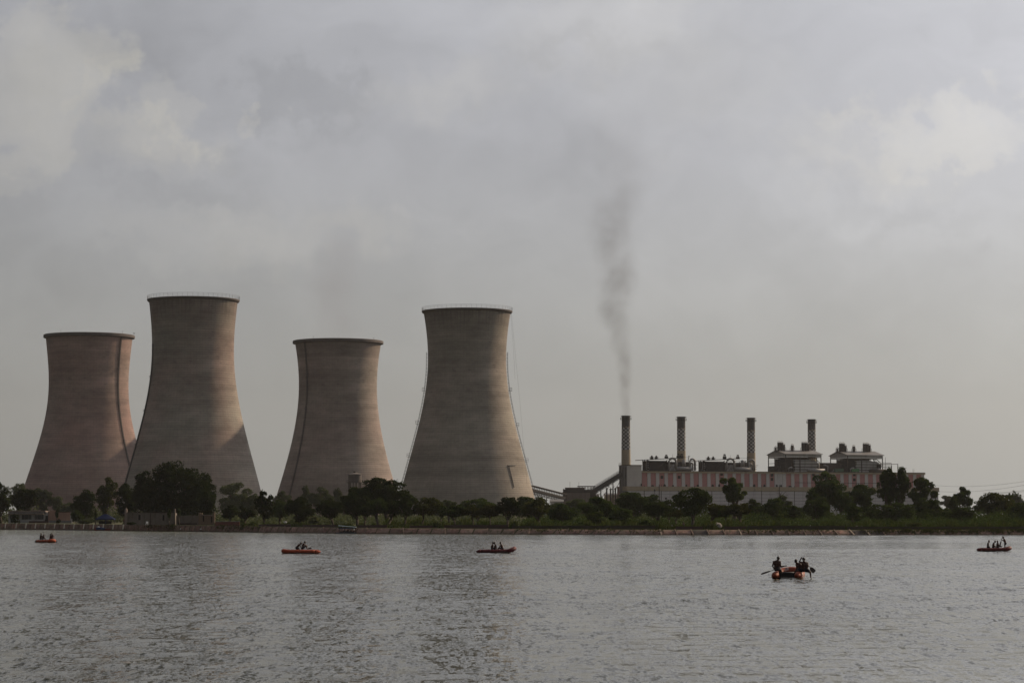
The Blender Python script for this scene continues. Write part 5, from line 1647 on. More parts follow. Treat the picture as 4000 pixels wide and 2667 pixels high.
def person(label, J, face, voxel=0.02, shirt=False, group='people in the rafts'):
    """J: world joints; face: unit vector the face looks along"""
    V = {k: Vector(v) for k, v in J.items()}
    base = Vector((V['pel'].x, V['pel'].y, min(v.z for v in V.values()) - 0.05))
    t = thing('person', base, label, 'person', group)
    for k in V: V[k] = V[k] - base
    f = Vector(face).normalized()
    b = MB()
    hd = V['head']
    shc = (V['sl'] + V['sr']) / 2
    b.ell(hd + Vector((0, 0, 0.012)), (0.092, 0.102, 0.122), 14, 10)
    capsule(b, hd + f * 0.035 - Vector((0, 0, 0.055)), hd + f * 0.055 - Vector((0, 0, 0.075)), 0.050, 0.038)     # jaw
    capsule(b, hd + f * 0.097, hd + f * 0.122 - Vector((0, 0, 0.028)), 0.014, 0.017, 8)                          # nose
    sd = f.cross(Vector((0, 0, 1))).normalized()
    for s_ in (-1, 1):
        b.ell(hd + sd * s_ * 0.098 - f * 0.01 - Vector((0, 0, 0.005)), (0.022, 0.022, 0.034), 8, 6)               # ears
    capsule(b, hd - Vector((0, 0, 0.07)) - f * 0.02, shc + Vector((0, 0, -0.01)), 0.055, 0.066)
    up = (shc - V['pel']).normalized()
    sv = (V['sr'] - V['sl'])
    sv = sv.normalized() if sv.length > 1e-3 else Vector((0, 1, 0))
    for s_ in (-1, 1):
        capsule(b, shc + sv * s_ * 0.09 - up * 0.12, shc + sv * s_ * 0.075 - up * 0.26, 0.112, 0.108, 12)        # ribcage
        capsule(b, shc + sv * s_ * 0.03 + up * 0.02, V['sr'] - up * 0.03 if s_ > 0 else V['sl'] - up * 0.03, 0.070, 0.064)
        capsule(b, shc + sv * s_ * 0.06 - up * 0.3, V['pel'] + sv * s_ * 0.075 + up * 0.06, 0.100, 0.112, 12)    # waist to hips
    bodyc = MB()
    for s_, sh, el, ha in ((-1, 'sl', 'el', 'hl'), (1, 'sr', 'er', 'hr')):
        capsule(b, V[sh], V[el], 0.056, 0.042)
        capsule(b, V[el], V[ha], 0.043, 0.029)
        hand(b, V[ha], V[ha] - V[el], 0.55)
    for s_, kn, ft in ((-1, 'kl', 'fl'), (1, 'kr', 'fr')):
        hip = V['pel'] + sv * s_ * 0.09
        capsule(b, hip, V[kn], 0.090, 0.058)
        capsule(b, V[kn], V[ft], 0.058, 0.040)
        fd = Vector((f.x, f.y, -0.25)).normalized()
        capsule(b, V[ft] - fd * 0.04, V[ft] + fd * 0.14 - Vector((0, 0, 0.01)), 0.040, 0.028)
        h2 = hip.lerp(V[kn], 0.62)
        capsule(bodyc, hip, h2, 0.108, 0.090)
    capsule(bodyc, V['pel'] - sv * 0.07, V['pel'] + sv * 0.07, 0.128, 0.128, 12)
    capsule(bodyc, V['pel'], V['pel'] + up * 0.10, 0.13, 0.118, 12)
    bo = remesh(b, 'body', M_SKIN, t, voxel)
    remesh(bodyc, 'shorts', M_SHORT, t, 0.022)
    h = MB()
    h.ell(hd + Vector((0, 0, 0.035)) - f * 0.018, (0.100, 0.108, 0.108), 14, 10)
    remesh(h, 'hair', M_HAIR, t, 0.018, 1)
    if shirt:
        c = MB()
        for s_ in (-1, 1):
            capsule(c, shc + sv * s_ * 0.09 - up * 0.10, V['pel'] + sv * s_ * 0.08 + up * 0.08, 0.125, 0.128, 12)
        capsule(c, V['sl'] - up * 0.02, V['sr'] - up * 0.02, 0.074, 0.074)
        for sh, el in (('sl', 'el'), ('sr', 'er')):
            capsule(c, V[sh], V[sh].lerp(V[el], 0.55), 0.070, 0.060)
        remesh(c, 'shirt', M_SHIRT, t, 0.02)
    return t

class View:
    """reads joints from a zoomed crop of the photograph at the boat's distance"""
    def __init__(s, ox, oy, sc, Y):
        s.ox, s.oy, s.sc, s.Y = ox, oy, sc, Y
    def __call__(s, zx, zy, d=0.0):
        return P(s.ox + zx / s.sc, s.oy + zy / s.sc, s.Y + d)

# ------------------------------------------------------------------ inflatable rafts
def rubber(name, c, c2):
    m, q = new_mat(name)
    oc = q.n('ShaderNodeTexCoord').outputs['Object']
    z = q.xyz(oc)[2]
    n_ = q.noise(oc, 2.5, 5, 0.6)
    col = q.mix(q.sstep(n_, 0.35, 0.7), (*c, 1), (*c2, 1))
    col = q.mix(q.m('MULTIPLY', q.sstep(q.m('MULTIPLY_ADD', n_, 0.12, z), 0.16, 0.06), 0.9), col, (0.018, 0.012, 0.011, 1))
    out(q, pbr(q, col, 0.65, 0.2))
    return m
M_ORANGE = rubber('orange_rubber', (0.24, 0.040, 0.012), (0.19, 0.032, 0.011))
M_ORANGE2 = rubber('faded_orange_rubber', (0.21, 0.048, 0.022), (0.16, 0.035, 0.017))
M_CRIMSON = rubber('crimson_rubber', (0.075, 0.008, 0.010), (0.055, 0.007, 0.009))
M_MAROON = rubber('maroon_rubber', (0.095, 0.016, 0.013), (0.07, 0.012, 0.011))
M_BLACKR = plain('black_rubber', (0.012, 0.011, 0.011), 0.6, 0.2, 2.0)
M_PATCH = plain('white_patch', (0.30, 0.20, 0.18), 0.7, 0.12, 4.0)
M_MARK = plain('dark_mark', (0.05, 0.05, 0.07), 0.7, 0.1)
M_WOOD = plain('oar_wood', (0.045, 0.035, 0.028), 0.7, 0.25, 2.0)
def raft(loc, yaw, L, W, r, mat, label, bowraise=0.25, patches=False, cover=False, floor_dark=True, conemat=None):
    """local x points to the bow"""
    t = thing('inflatable_raft', loc, label, 'raft', 'inflatable rafts on the lake', yaw)
    hw = W / 2 - r
    xs, xb = -L / 2, L / 2 - r
    rad = hw
    path, rs = [], []
    def zat(x):
        f = max(0.0, (x - (xb - rad * 1.7)) / (rad * 1.7))
        return r * 0.72 + bowraise * f * f
    xc = xb - rad
    straight = np.linspace(xs + 0.5, xc, 10)
    for x in straight: path.append((x, -hw, zat(x))); rs.append(r)
    for a in np.linspace(-math.pi / 2, math.pi / 2, 15)[1:-1]:
        x = xc + rad * math.cos(a)
        path.append((x, hw * math.sin(a), zat(x))); rs.append(r)
    for x in straight[::-1]: path.append((x, hw, zat(x))); rs.append(r)
    tb = MB().tube(path, rs, 18, cap=True)
    tube_ = tb.build('hull_tube', mat, t, smooth=True)
    cm = conemat or mat
    for s_ in (-1, 1):
        cn = MB().tube([(xs + 0.495, s_ * hw, r * .72), (xs + 0.36, s_ * hw, r * .72), (xs + 0.14, s_ * hw, r * .74), (xs + 0.04, s_ * hw, r * .76), (xs, s_ * hw, r * .78)],
                       [r * 1.005, r * 0.97, r * 0.62, r * 0.36, r * 0.18], 18)
        cn.build('stern_cone', cm, t, smooth=True)
    fl = MB().add([(xs + 0.5, -hw, 0.13), (xc, -hw, 0.13), (xc + rad * 0.7, -hw * 0.7, 0.16), (xc + rad, 0, 0.18), (xc + rad * 0.7, hw * 0.7, 0.16), (xc, hw, 0.13), (xs + 0.5, hw, 0.13)]
                  + [(xs + 0.5, -hw, 0.05), (xc, -hw, 0.05), (xc + rad * 0.7, -hw * 0.7, 0.08), (xc + rad, 0, 0.1), (xc + rad * 0.7, hw * 0.7, 0.08), (xc, hw, 0.05), (xs + 0.5, hw, 0.05)],
                  [(0, 1, 2, 3, 4, 5, 6), (7, 13, 12, 11, 10, 9, 8)] + [(i, 7 + i, 7 + (i + 1) % 7, (i + 1) % 7) for i in range(7)])
    fl.build('floor', M_BLACKR, t)
    MB().box(xs + 0.46, xs + 0.53, -hw + r * 0.8, hw - r * 0.8, 0.05, r * 1.45).build('transom', M_BLACKR, t)
    for x in (-L * 0.12, L * 0.14):
        MB().tube([(x, -hw + r * 0.7, r * 1.0), (x, hw - r * 0.7, r * 1.0)], r * 0.55, 10).build('thwart', M_BLACKR, t, smooth=True)
    for s_ in (-1, 1):
        rp = MB()
        pts = []
        for i, x in enumerate(np.linspace(xs + 0.6, xc, 17)):
            pts.append((x, s_ * (hw + r * 0.97), zat(x) + r * (0.28 if i % 4 == 0 else 0.05)))
        rp.tube(pts, 0.012, 5)
        rp.build('grab_rope', M_BLACKR, t)
        MB().tube([(x, s_ * (hw + r * 0.93), zat(x) - r * 0.45) for x in np.linspace(xs + 0.55, xc, 8)], 0.035, 6).build('rubbing_strake', M_BLACKR, t)
    if patches:
        def patch(px0, pxs, ang0, ang1, side, nm, mt, rr):
            vs, fs = [], []
            na, nb = 8, 6
            for i in range(na + 1):
                for j in range(nb + 1):
                    x = px0 + (pxs - px0) * i / na
                    a = ang0 + (ang1 - ang0) * j / nb
                    vs.append((x, side * hw + math.cos(a) * rr, zat(x) + math.sin(a) * rr))
            for i in range(na):
                for j in range(nb):
                    k_ = i * (nb + 1) + j
                    fs.append((k_, k_ + nb + 1, k_ + nb + 2, k_ + 1))
            return MB().add(vs, fs).build(nm, mt, t, smooth=True)
        def star(px0, a0, side, rr, R_):
            vs, fs = [], []
            for k_ in range(10):
                q_ = R_ if k_ % 2 == 0 else R_ * 0.45
                dx = q_ * math.sin(k_ * math.pi / 5); dz_ = q_ * math.cos(k_ * math.pi / 5)
                a = a0 + dz_ / rr * (1 if math.cos(a0) > 0 else -1)
                vs.append((px0 + dx, side * hw + math.cos(a) * rr, zat(px0 + dx) + math.sin(a) * rr))
            vs.append((px0, side * hw + math.cos(a0) * rr * 1.01, zat(px0) + math.sin(a0) * rr * 1.01))
            fs = [(k_, (k_ + 1) % 10, 10) for k_ in range(10)]
            MB().add(vs, fs).build('star_mark', M_MARK, t)
        # outer side of the starboard tube and inner side of the port tube near the bow
        patch(xs + 0.62, xs + 1.15, -math.pi * 0.15, -math.pi * 0.55 + 0.02, -1, 'white_patch', M_PATCH, r * 1.012) if False else None
        patch(xs + 0.60, xs + 1.25, math.pi * 1.20, math.pi * 0.72, -1, 'white_patch', M_PATCH, r * 1.012)
        star(xs + 0.95, math.pi * 0.97, -1, r * 1.03, 0.085)
        # bow patch follows the curved tube
        vs, fs = [], []
        na, nb = 8, 6
        for i in range(na + 1):
            th_ = math.radians(12 + 34 * i / na)
            for j in range(nb + 1):
                a = math.radians(95 + 75 * j / nb)
                rr = rad + math.cos(a) * r * 1.012
                x = xc + rr * math.cos(th_)
                vs.append((x, rr * math.sin(th_), zat(xc + rad * math.cos(th_)) + math.sin(a) * r * 1.012))
        for i in range(na):
            for j in range(nb):
                k_ = i * (nb + 1) + j
                fs.append((k_, k_ + nb + 1, k_ + nb + 2, k_ + 1))
        MB().add(vs, fs).build('white_patch', M_PATCH, t, smooth=True)
        vs = []
        for k_ in range(10):
            q_ = 0.11 if k_ % 2 == 0 else 0.05
            th_ = math.radians(29) + q_ * math.sin(k_ * math.pi / 5) / rad
            a = math.radians(138) - q_ * math.cos(k_ * math.pi / 5) / r * 0.9
            rr = rad + math.cos(a) * r * 1.03
            vs.append((xc + rr * math.cos(th_), rr * math.sin(th_), zat(xc + rad * math.cos(th_)) + math.sin(a) * r * 1.03))
        th_, a = math.radians(29), math.radians(138)
        rr = rad + math.cos(a) * r * 1.035
        vs.append((xc + rr * math.cos(th_), rr * math.sin(th_), zat(xc + rad * math.cos(th_)) + math.sin(a) * r * 1.035))
        MB().add(vs, [(k_, (k_ + 1) % 10, 10) for k_ in range(10)]).build('star_mark', M_MARK, t)
    if cover:
        vs, fs = [], []
        for i in range(9):
            f = i / 8
            x = xc - 0.2 + (rad + 0.25) * f
            hwx = hw * math.sqrt(max(0.03, 1 - max(0, (x - xc) / (rad + 0.06)) ** 2)) if x > xc else hw
            for j in range(7):
                y_ = (j / 3 - 1) * hwx
                vs.append((x, y_, zat(x) + r * (0.95 + 0.12 * (1 - abs(j / 3 - 1) ** 2))))
        for i in range(8):
            for j in range(6):
                fs.append((i * 7 + j, i * 7 + j + 1, (i + 1) * 7 + j + 1, (i + 1) * 7 + j))
        MB().add(vs, fs).build('bow_cover', M_BLACKR, t, smooth=True)
    return t
def paddle(a, b, label, blade=0.5, bw=0.17):
    """shaft from grip a to blade tip b"""
    a, b = Vector(a), Vector(b)
    t = thing('paddle', a, label, 'paddle', 'paddles in the rafts')
    d_ = b - a
    L = d_.length
    n_ = d_.normalized()
    MB().tube([(0, 0, 0), tuple(n_ * (L - blade * 0.8))], 0.020, 7).tube([tuple(-n_ * 0.02 - n_.cross(Vector((0, 1, 0))) * 0.06), tuple(-n_ * 0.02 + n_.cross(Vector((0, 1, 0))) * 0.06)], 0.02, 6).build('shaft', M_WOOD, t)
    s_ = n_.cross(Vector((0, 1, 0))).normalized()
    if s_.length < 0.5: s_ = Vector((1, 0, 0))
    yv = n_.cross(s_).normalized() * 0.02
    prof = [(blade, 0.2), (blade * 0.8, 0.75), (blade * 0.45, 1.0), (blade * 0.12, 0.95), (0, 0.6)]
    vs = []
    for dq, wq in prof:
        c = n_ * (L - dq)
        vs += [c - s_ * bw * wq + yv * 0.4, c + s_ * bw * wq + yv * 0.4, c + s_ * bw * wq - yv * 0.4, c - s_ * bw * wq - yv * 0.4]
    fs = [(0, 1, 2, 3), (16, 19, 18, 17)]
    for i in range(4):
        for j in range(4):
            fs.append((i * 4 + j, i * 4 + (j + 1) % 4, i * 4 + 4 + (j + 1) % 4, i * 4 + 4 + j))
    MB().add(vs, fs).build('blade', M_WOOD, t)
    return t

# ---- nearest raft, seen from the stern
V = View(2920, 2140, 7.35, 159.5)
r0 = V(1120, 780); r0.z = 0.0
yawb = math.pi / 2 - math.radians(11)
L_ = 3.7
raft((r0.x + math.cos(yawb) * (L_ / 2 - 0.15), r0.y + math.sin(yawb) * (L_ / 2 - 0.15), 0.0), yawb, L_, 2.0, 0.265, M_ORANGE2, 'nearest raft, faded orange with white star patches, seen from the stern', 0.26, patches=True)
person('bare-backed person rowing with a long oar on the left tube of the nearest raft', dict(head=V(885, 292, .35), sl=V(752, 385, .35), sr=V(932, 385, .35), el=V(722, 500, .25), hl=V(758, 588, .2), er=V(948, 525, .35), hr=V(1060, 512, .3),
       pel=V(845, 600, .4), kl=V(905, 640, .75), fl=V(960, 800, .85), kr=V(960, 640, .6), fr=V(985, 790, .7)), (0.5, 0.85, 0), 0.016)
person('person with back turned leaning left in the middle of the nearest raft', dict(head=V(1385, 372, .7), sl=V(1400, 462, .8), sr=V(1508, 445, .6), el=V(1412, 560, .85), hl=V(1390, 640, .9), er=V(1575, 545, .5), hr=V(1590, 640, .5),
       pel=V(1525, 625, .6), kl=V(1385, 650, .95), fl=V(1310, 790, 1.0), kr=V(1420, 660, .6), fr=V(1340, 800, .6)), (-0.6, 0.7, 0), 0.016)
person('person raising an arm to paddle on the right tube of the nearest raft', dict(head=V(1615, 322, .3), sl=V(1560, 408, .3), sr=V(1712, 420, .3), el=V(1488, 392, .2), hl=V(1538, 295, .12), er=V(1742, 490, .2), hr=V(1738, 512, .05),
       pel=V(1668, 625, .35), kl=V(1560, 660, .8), fl=V(1480, 790, .9), kr=V(1800, 690, .05), fr=V(1818, 838, .0)), (0.35, 0.9, 0), 0.016)
paddle(V(1105, 505, .2), V(385, 745, -.35), 'long oar slanting left from the rower of the nearest raft', 0.75, 0.055)
paddle(V(1548, 282, 0.0), V(1925, 690, -.1), 'paddle with broad dark blade behind the raised-arm paddler', 0.42, 0.14)

# ---- orange raft left of centre
Yb = 268.5
V = View(1060, 2090, 9.8, Yb)
r0 = V(1125, 690); r0.z = 0
raft(r0, math.pi, 4.25, 1.75, 0.24, M_ORANGE, 'bright orange raft with dark bow cover and two crouching people', 0.10, cover=True)
person('crouching person bending forward in the bright orange raft', dict(head=V(1140, 300), sl=V(1075, 350, .17), sr=V(1085, 345, -.17), el=V(1130, 430, .2), hl=V(1145, 500, .2), er=V(1125, 430, -.2), hr=V(1140, 500, -.2),
       pel=V(965, 470), kl=V(1055, 520, .12), fl=V(955, 530, .15), kr=V(1065, 510, -.2), fr=V(1095, 570, -.75)), (0.9, 0, -0.3))
person('person sitting with raised knees in the bright orange raft', dict(head=V(1290, 262, .1), sl=V(1225, 325, .27), sr=V(1235, 320, -.07), el=V(1310, 360, .27), hl=V(1345, 395, .25), er=V(1290, 370, -.1), hr=V(1340, 400, -.08),
       pel=V(1195, 490, .1), kl=V(1350, 385, .2), fl=V(1370, 510, .2), kr=V(1340, 395, 0), fr=V(1360, 510, 0)), (1, -0.1, -0.1))
paddle(V(1180, 530, -.3), V(1535, 490, -.2), 'paddle lying across the bright orange raft', 0.4, 0.09)
# ---- crimson raft in the middle
Yb = 272
V = View(1830, 2090, 9.8, Yb)
r0 = V(1068, 665); r0.z = 0
raft(r0, 0.0, 4.45, 1.75, 0.235, M_CRIMSON, 'dark crimson raft with upturned bow and three seated people', 0.34)
person('person at the left of the close pair in the crimson raft', dict(head=V(945, 285, .3), sl=V(905, 365, .45), sr=V(925, 360, .15), el=V(860, 440, .4), hl=V(885, 490, .35), er=V(870, 450, .1), hr=V(900, 500, .1),
       pel=V(905, 505, .3), kl=V(985, 470, .4), fl=V(1010, 540, .4), kr=V(970, 480, .2), fr=V(1000, 540, .2)), (0.9, 0.3, -0.1))
person('person at the right of the close pair in the crimson raft', dict(head=V(992, 290, -.1), sl=V(1025, 370, .07), sr=V(1045, 365, -.27), el=V(1068, 440, .1), hl=V(1080, 500, .1), er=V(1065, 450, -.3), hr=V(1085, 505, -.3),
       pel=V(1010, 505, -.1), kl=V(920, 480, 0), fl=V(890, 540, .0), kr=V(915, 490, -.2), fr=V(880, 540, -.2)), (-0.7, 0.5, -0.1))
person('single seated person facing left in the crimson raft', dict(head=V(1220, 288), sl=V(1245, 365, .17), sr=V(1265, 360, -.17), el=V(1190, 430, .2), hl=V(1150, 480, .15), er=V(1195, 440, -.2), hr=V(1150, 490, -.15),
       pel=V(1300, 505), kl=V(1150, 480, .12), fl=V(1120, 545, .1), kr=V(1160, 490, -.12), fr=V(1130, 545, -.1)), (-1, 0.1, 0))
# ---- maroon raft at the right
Yb = 285.7
V = View(3780, 2070, 10.69, Yb)
r0 = V(1118, 868); r0.z = 0
raft(r0, math.radians(-4), 3.98, 1.75, 0.235, M_MAROON, 'maroon raft at the far right with one person standing', 0.20)
person('hunched person seated alone at the left end of the maroon raft', dict(head=V(895, 460), sl=V(848, 535, .17), sr=V(858, 530, -.17), el=V(850, 620, .18), hl=V(890, 680, .15), er=V(862, 620, -.18), hr=V(900, 680, -.15),
       pel=V(845, 695), kl=V(925, 700, .12), fl=V(930, 770, .12), kr=V(915, 705, -.12), fr=V(925, 770, -.12)), (1, 0.1, -0.2))
person('broad-shouldered person seated in the middle of the maroon raft', dict(head=V(1150, 468, -.1), sl=V(1075, 545, .1), sr=V(1090, 540, -.28), el=V(1110, 640, .1), hl=V(1170, 680, .1), er=V(1100, 640, -.3), hr=V(1170, 690, -.28),
       pel=V(1065, 695, -.1), kl=V(1180, 670, 0), fl=V(1200, 750, 0), kr=V(1175, 680, -.2), fr=V(1195, 750, -.2)), (1, 0, -0.1))
person('slimmer seated person next to the upright paddle in the maroon raft', dict(head=V(1247, 468, .3), sl=V(1235, 540, .42), sr=V(1270, 540, .1), el=V(1230, 620, .5), hl=V(1250, 680, .45), er=V(1300, 610, .05), hr=V(1290, 680, .05),
       pel=V(1240, 690, .25), kl=V(1290, 690, .4), fl=V(1310, 760, .4), kr=V(1295, 695, .1), fr=V(1310, 760, .1)), (0.6, -0.5, 0))
person('standing person poling with a long paddle in the maroon raft', dict(head=V(1487, 305), sl=V(1520, 385, .16), sr=V(1535, 380, -.16), el=V(1470, 430, .15), hl=V(1418, 395, .02), er=V(1485, 450, -.15), hr=V(1420, 400, -.04),
       pel=V(1575, 545), kl=V(1545, 625, .1), fl=V(1555, 715, .1), kr=V(1555, 625, -.1), fr=V(1565, 715, -.1)), (-1, 0, -0.2))
paddle(V(1472, 205, 0), V(1325, 700, -.05), 'upright long paddle held by the standing person', 0.75, 0.085)
paddle(V(1170, 690, -.4), V(1430, 678, -.4), 'short paddle lying on the tube of the maroon raft', 0.35, 0.08)
# ---- far left raft
Yb = 381
V = View(120, 2060, 16.8, Yb)
r0 = V(1010, 960); r0.z = 0
raft(r0, math.radians(-38), 3.7, 1.75, 0.25, M_ORANGE, 'small orange raft at the far left with four people aboard', 0.16, conemat=plain('grey_rubber', (0.10, 0.085, 0.075), 0.7))
person('upright person at the stern of the far left raft', dict(head=V(682, 405, .2), sl=V(620, 515, .3), sr=V(730, 510, .1), el=V(600, 620, .3), hl=V(660, 690, .2), er=V(770, 590, .05), hr=V(800, 640, 0),
       pel=V(655, 725, .2), kl=V(760, 720, .3), fl=V(800, 850, .3), kr=V(770, 730, .1), fr=V(810, 850, .1)), (0.9, -0.4, 0))
person('smaller leaning person second from the left in the far left raft', dict(head=V(872, 470, -.1), sl=V(800, 545, .05), sr=V(850, 540, -.2), el=V(880, 590, .05), hl=V(915, 570, 0), er=V(890, 600, -.2), hr=V(905, 660, -.2),
       pel=V(790, 715, -.1), kl=V(930, 690, 0), fl=V(980, 780, 0), kr=V(930, 705, -.2), fr=V(970, 790, -.2)), (1, 0, 0))
person('person half hidden behind the paddler at the bow of the far left raft', dict(head=V(1305, 440, .5), sl=V(1275, 520, .5), sr=V(1360, 520, .4), el=V(1250, 610, .5), hl=V(1255, 690, .4), er=V(1380, 610, .3), hr=V(1370, 700, .3),
       pel=V(1330, 730, .5), kl=V(1240, 720, .4), fl=V(1220, 820, .4), kr=V(1260, 730, .2), fr=V(1240, 820, .2)), (-0.8, -0.5, 0))
person('paddler with one leg over the bow of the far left raft', dict(head=V(1400, 405), sl=V(1365, 500, .1), sr=V(1470, 495, -.1), el=V(1330, 580, 0), hl=V(1330, 480, -.1), er=V(1530, 600, -.1), hr=V(1520, 680, -.2),
       pel=V(1400, 730), kl=V(1460, 760, -.35), fl=V(1490, 850, -.45), kr=V(1510, 790, -.3), fr=V(1555, 930, -.5)), (0.2, -0.9, 0))
paddle(V(1320, 440, -.15), V(1700, 965, -.3), 'paddle dipping into the water at the bow of the far left raft', 0.45, 0.10)
paddle(V(640, 720, -.3), V(850, 500, -.3), 'paddle held aslant at the stern of the far left raft', 0.4, 0.08)

# ------------------------------------------------------------------ moored boats
Yb = float(np.interp(418, _px, _Ys)) - 1.3
r0 = P(418, 2070, Yb); r0.z = 0
k = mpp(Yb)
t = thing('moored_boat', r0, 'blue and red wooden boat moored at the bank before the blue canopy tent', 'boat')
def hull(x0, x1, hw, h0, h1, mat, name, parent):
    vs, fs = [], []
    n_ = 12
    for i in range(n_ + 1):
        f = i / n_
        x = x0 + (x1 - x0) * f
        w = hw * math.sin(math.pi * min(1, 0.10 + 0.62 * f)) if x0 < x1 else hw
        z = h0 + (h1 - h0) * (2 * f - 1) ** 2
        vs += [(x, -w, z), (x, -w * 0.75, -0.1), (x, w * 0.75, -0.1), (x, w, z), (x, w - 0.07, z), (x, w * 0.7, 0.05), (x, -w * 0.7, 0.05), (x, -w + 0.07, z)]
    for i in range(n_):
        for j in range(8):
            fs.append((i * 8 + j, (i + 1) * 8 + j, (i + 1) * 8 + (j + 1) % 8, i * 8 + (j + 1) % 8))
    fs += [tuple(range(7, -1, -1)), tuple(n_ * 8 + j for j in range(8))]
    return MB().add(vs, fs).build(name, mat, parent)
hull(-48 * k, 48 * k, 0.95, 0.55, 0.9, plain('boat_red', (0.13, 0.012, 0.014), 0.5, 0.2, 1.0), 'hull', t)
MB().add([(-44 * k, -0.5, 0.86), (-4 * k, -0.98, 0.60), (-4 * k, 0.98, 0.60), (-44 * k, 0.5, 0.86), (-40 * k, -0.62, 0.25), (-10 * k, -1.0, 0.15), (-25 * k, 0, 1.05)],
         [(0, 4, 5, 1), (0, 1, 6), (1, 2, 6), (2, 3, 6), (3, 0, 6)]).build('blue_cover', M_BLUE, t)
MB().ell((-32 * k, -0.3, 1.05), (0.35, 0.3, 0.2), 10, 6).build('white_bundle', plain('bundle_white', (0.5, 0.5, 0.5), 0.8, 0.1), t)
MB().ell((30 * k, 0, 0.85), (0.6, 0.5, 0.3), 10, 6).build('blue_bundle', M_BLUE, t)
Yb = float(np.interp(1356, _px, _Ys)) - 2.0
r0 = P(1356, 2084, Yb); r0.z = 0
k = mpp(Yb)
t = thing('ferry_boat', r0, 'canopied passenger boat with flat pale blue roof by the bank', 'boat')
hull(40 * k, -42 * k, 0.9, 0.28, 0.34, plain('boat_slate', (0.12, 0.13, 0.15), 0.6, 0.2, 1.0), 'hull', t)
zr0, zr1 = P(1323, 2051, Yb).z, P(1390, 2056.5, Yb).z
MB().add([(-34 * k, -1.0, zr0), (35 * k, -1.0, zr1), (35 * k, 1.0, zr1), (-34 * k, 1.0, zr0), (-34 * k, -1.0, zr0 - 0.12), (35 * k, -1.0, zr1 - 0.12), (35 * k, 1.0, zr1 - 0.12), (-34 * k, 1.0, zr0 - 0.12)],
         [(0, 1, 2, 3), (4, 7, 6, 5), (0, 4, 5, 1), (1, 5, 6, 2), (2, 6, 7, 3), (3, 7, 4, 0)]).build('roof', plain('roof_pale_blue', (0.34, 0.42, 0.47), 0.5, 0.1), t)
MB().box(-33 * k, 34 * k, -0.95, -0.9, zr1 - 0.45, zr1 - 0.14).build('valance', plain('valance_navy', (0.02, 0.03, 0.05), 0.8), t)
pm = MB().box(-0.035, 0.035, -0.035, 0.035, 0.2, zr1 - 0.15).mesh('post', MAT_DSTEEL)
for x in (-30, -10, 12, 33):
    for y_ in (-0.85, 0.85):
        link('post', pm, t, (x * k, y_, 0))
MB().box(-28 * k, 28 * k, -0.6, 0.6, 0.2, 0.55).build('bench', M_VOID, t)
for n_, (px, lab) in enumerate(((1347, 'passenger seated leftmost under the ferry roof'), (1359, 'passenger in the middle under the ferry roof'), (1372, 'passenger seated in front of the ferry helmsman'))):
    c = P(px, 2075, Yb)
    b0 = Vector((c.x, Yb + 0.1, 0.62))
    o_ = lambda x, y, z: b0 + Vector((x, y, z))
    person(lab, dict(head=o_(0, 0, .66), sl=o_(-.02, .19, .44), sr=o_(.02, -.19, .44), el=o_(-.08, .24, .2), hl=o_(-.26, .15, .1), er=o_(-.05, -.24, .2), hr=o_(-.24, -.15, .1), pel=o_(0, 0, 0.0), kl=o_(-.42, .12, .04), fl=o_(-.44, .12, -.38), kr=o_(-.42, -.12, .04), fr=o_(-.44, -.12, -.38)), (-1, 0, 0), 0.03, shirt=n_ == 1, group='passengers in the ferry')
c = P(1383, 2071, Yb)
MB().ell((c.x - r0.x, -0.5, 1.05), (0.16, 0.14, 0.30), 10, 7).build('white_buoy', plain('buoy_white', (0.7, 0.7, 0.68), 0.5, 0.05), t)

# ------------------------------------------------------------------ people by the tent, birds, wires
for px, Yp, lab, sh in ((507 - 22, 690, 'person in dark clothes standing left of the stone ruin', True), (2670, 557, 'person in dark clothes standing at the dark parapet under the big round tree', False)):
    b0 = at(px, Yp)
    o_ = lambda x, y, z: b0 + Vector((x, y, z))
    person(lab, dict(head=o_(0, 0, 1.60), sl=o_(-.19, 0, 1.38), sr=o_(.19, 0, 1.38), el=o_(-.25, .02, 1.1), hl=o_(-.24, -.05, .86), er=o_(.25, .02, 1.1), hr=o_(.24, -.05, .86), pel=o_(0, 0, .92), kl=o_(-.1, 0, .5), fl=o_(-.1, 0, .08), kr=o_(.1, 0, .5), fr=o_(.1, 0.05, .08)), (0, -1, 0), 0.03, shirt=sh, group='people on the bank')
M_BIRD = plain('bird_feathers', (0.02, 0.018, 0.016), 0.9, 0.2, 5.0)
M_EGRET = plain('egret_feathers', (0.6, 0.6, 0.57), 0.9, 0.1, 5.0)
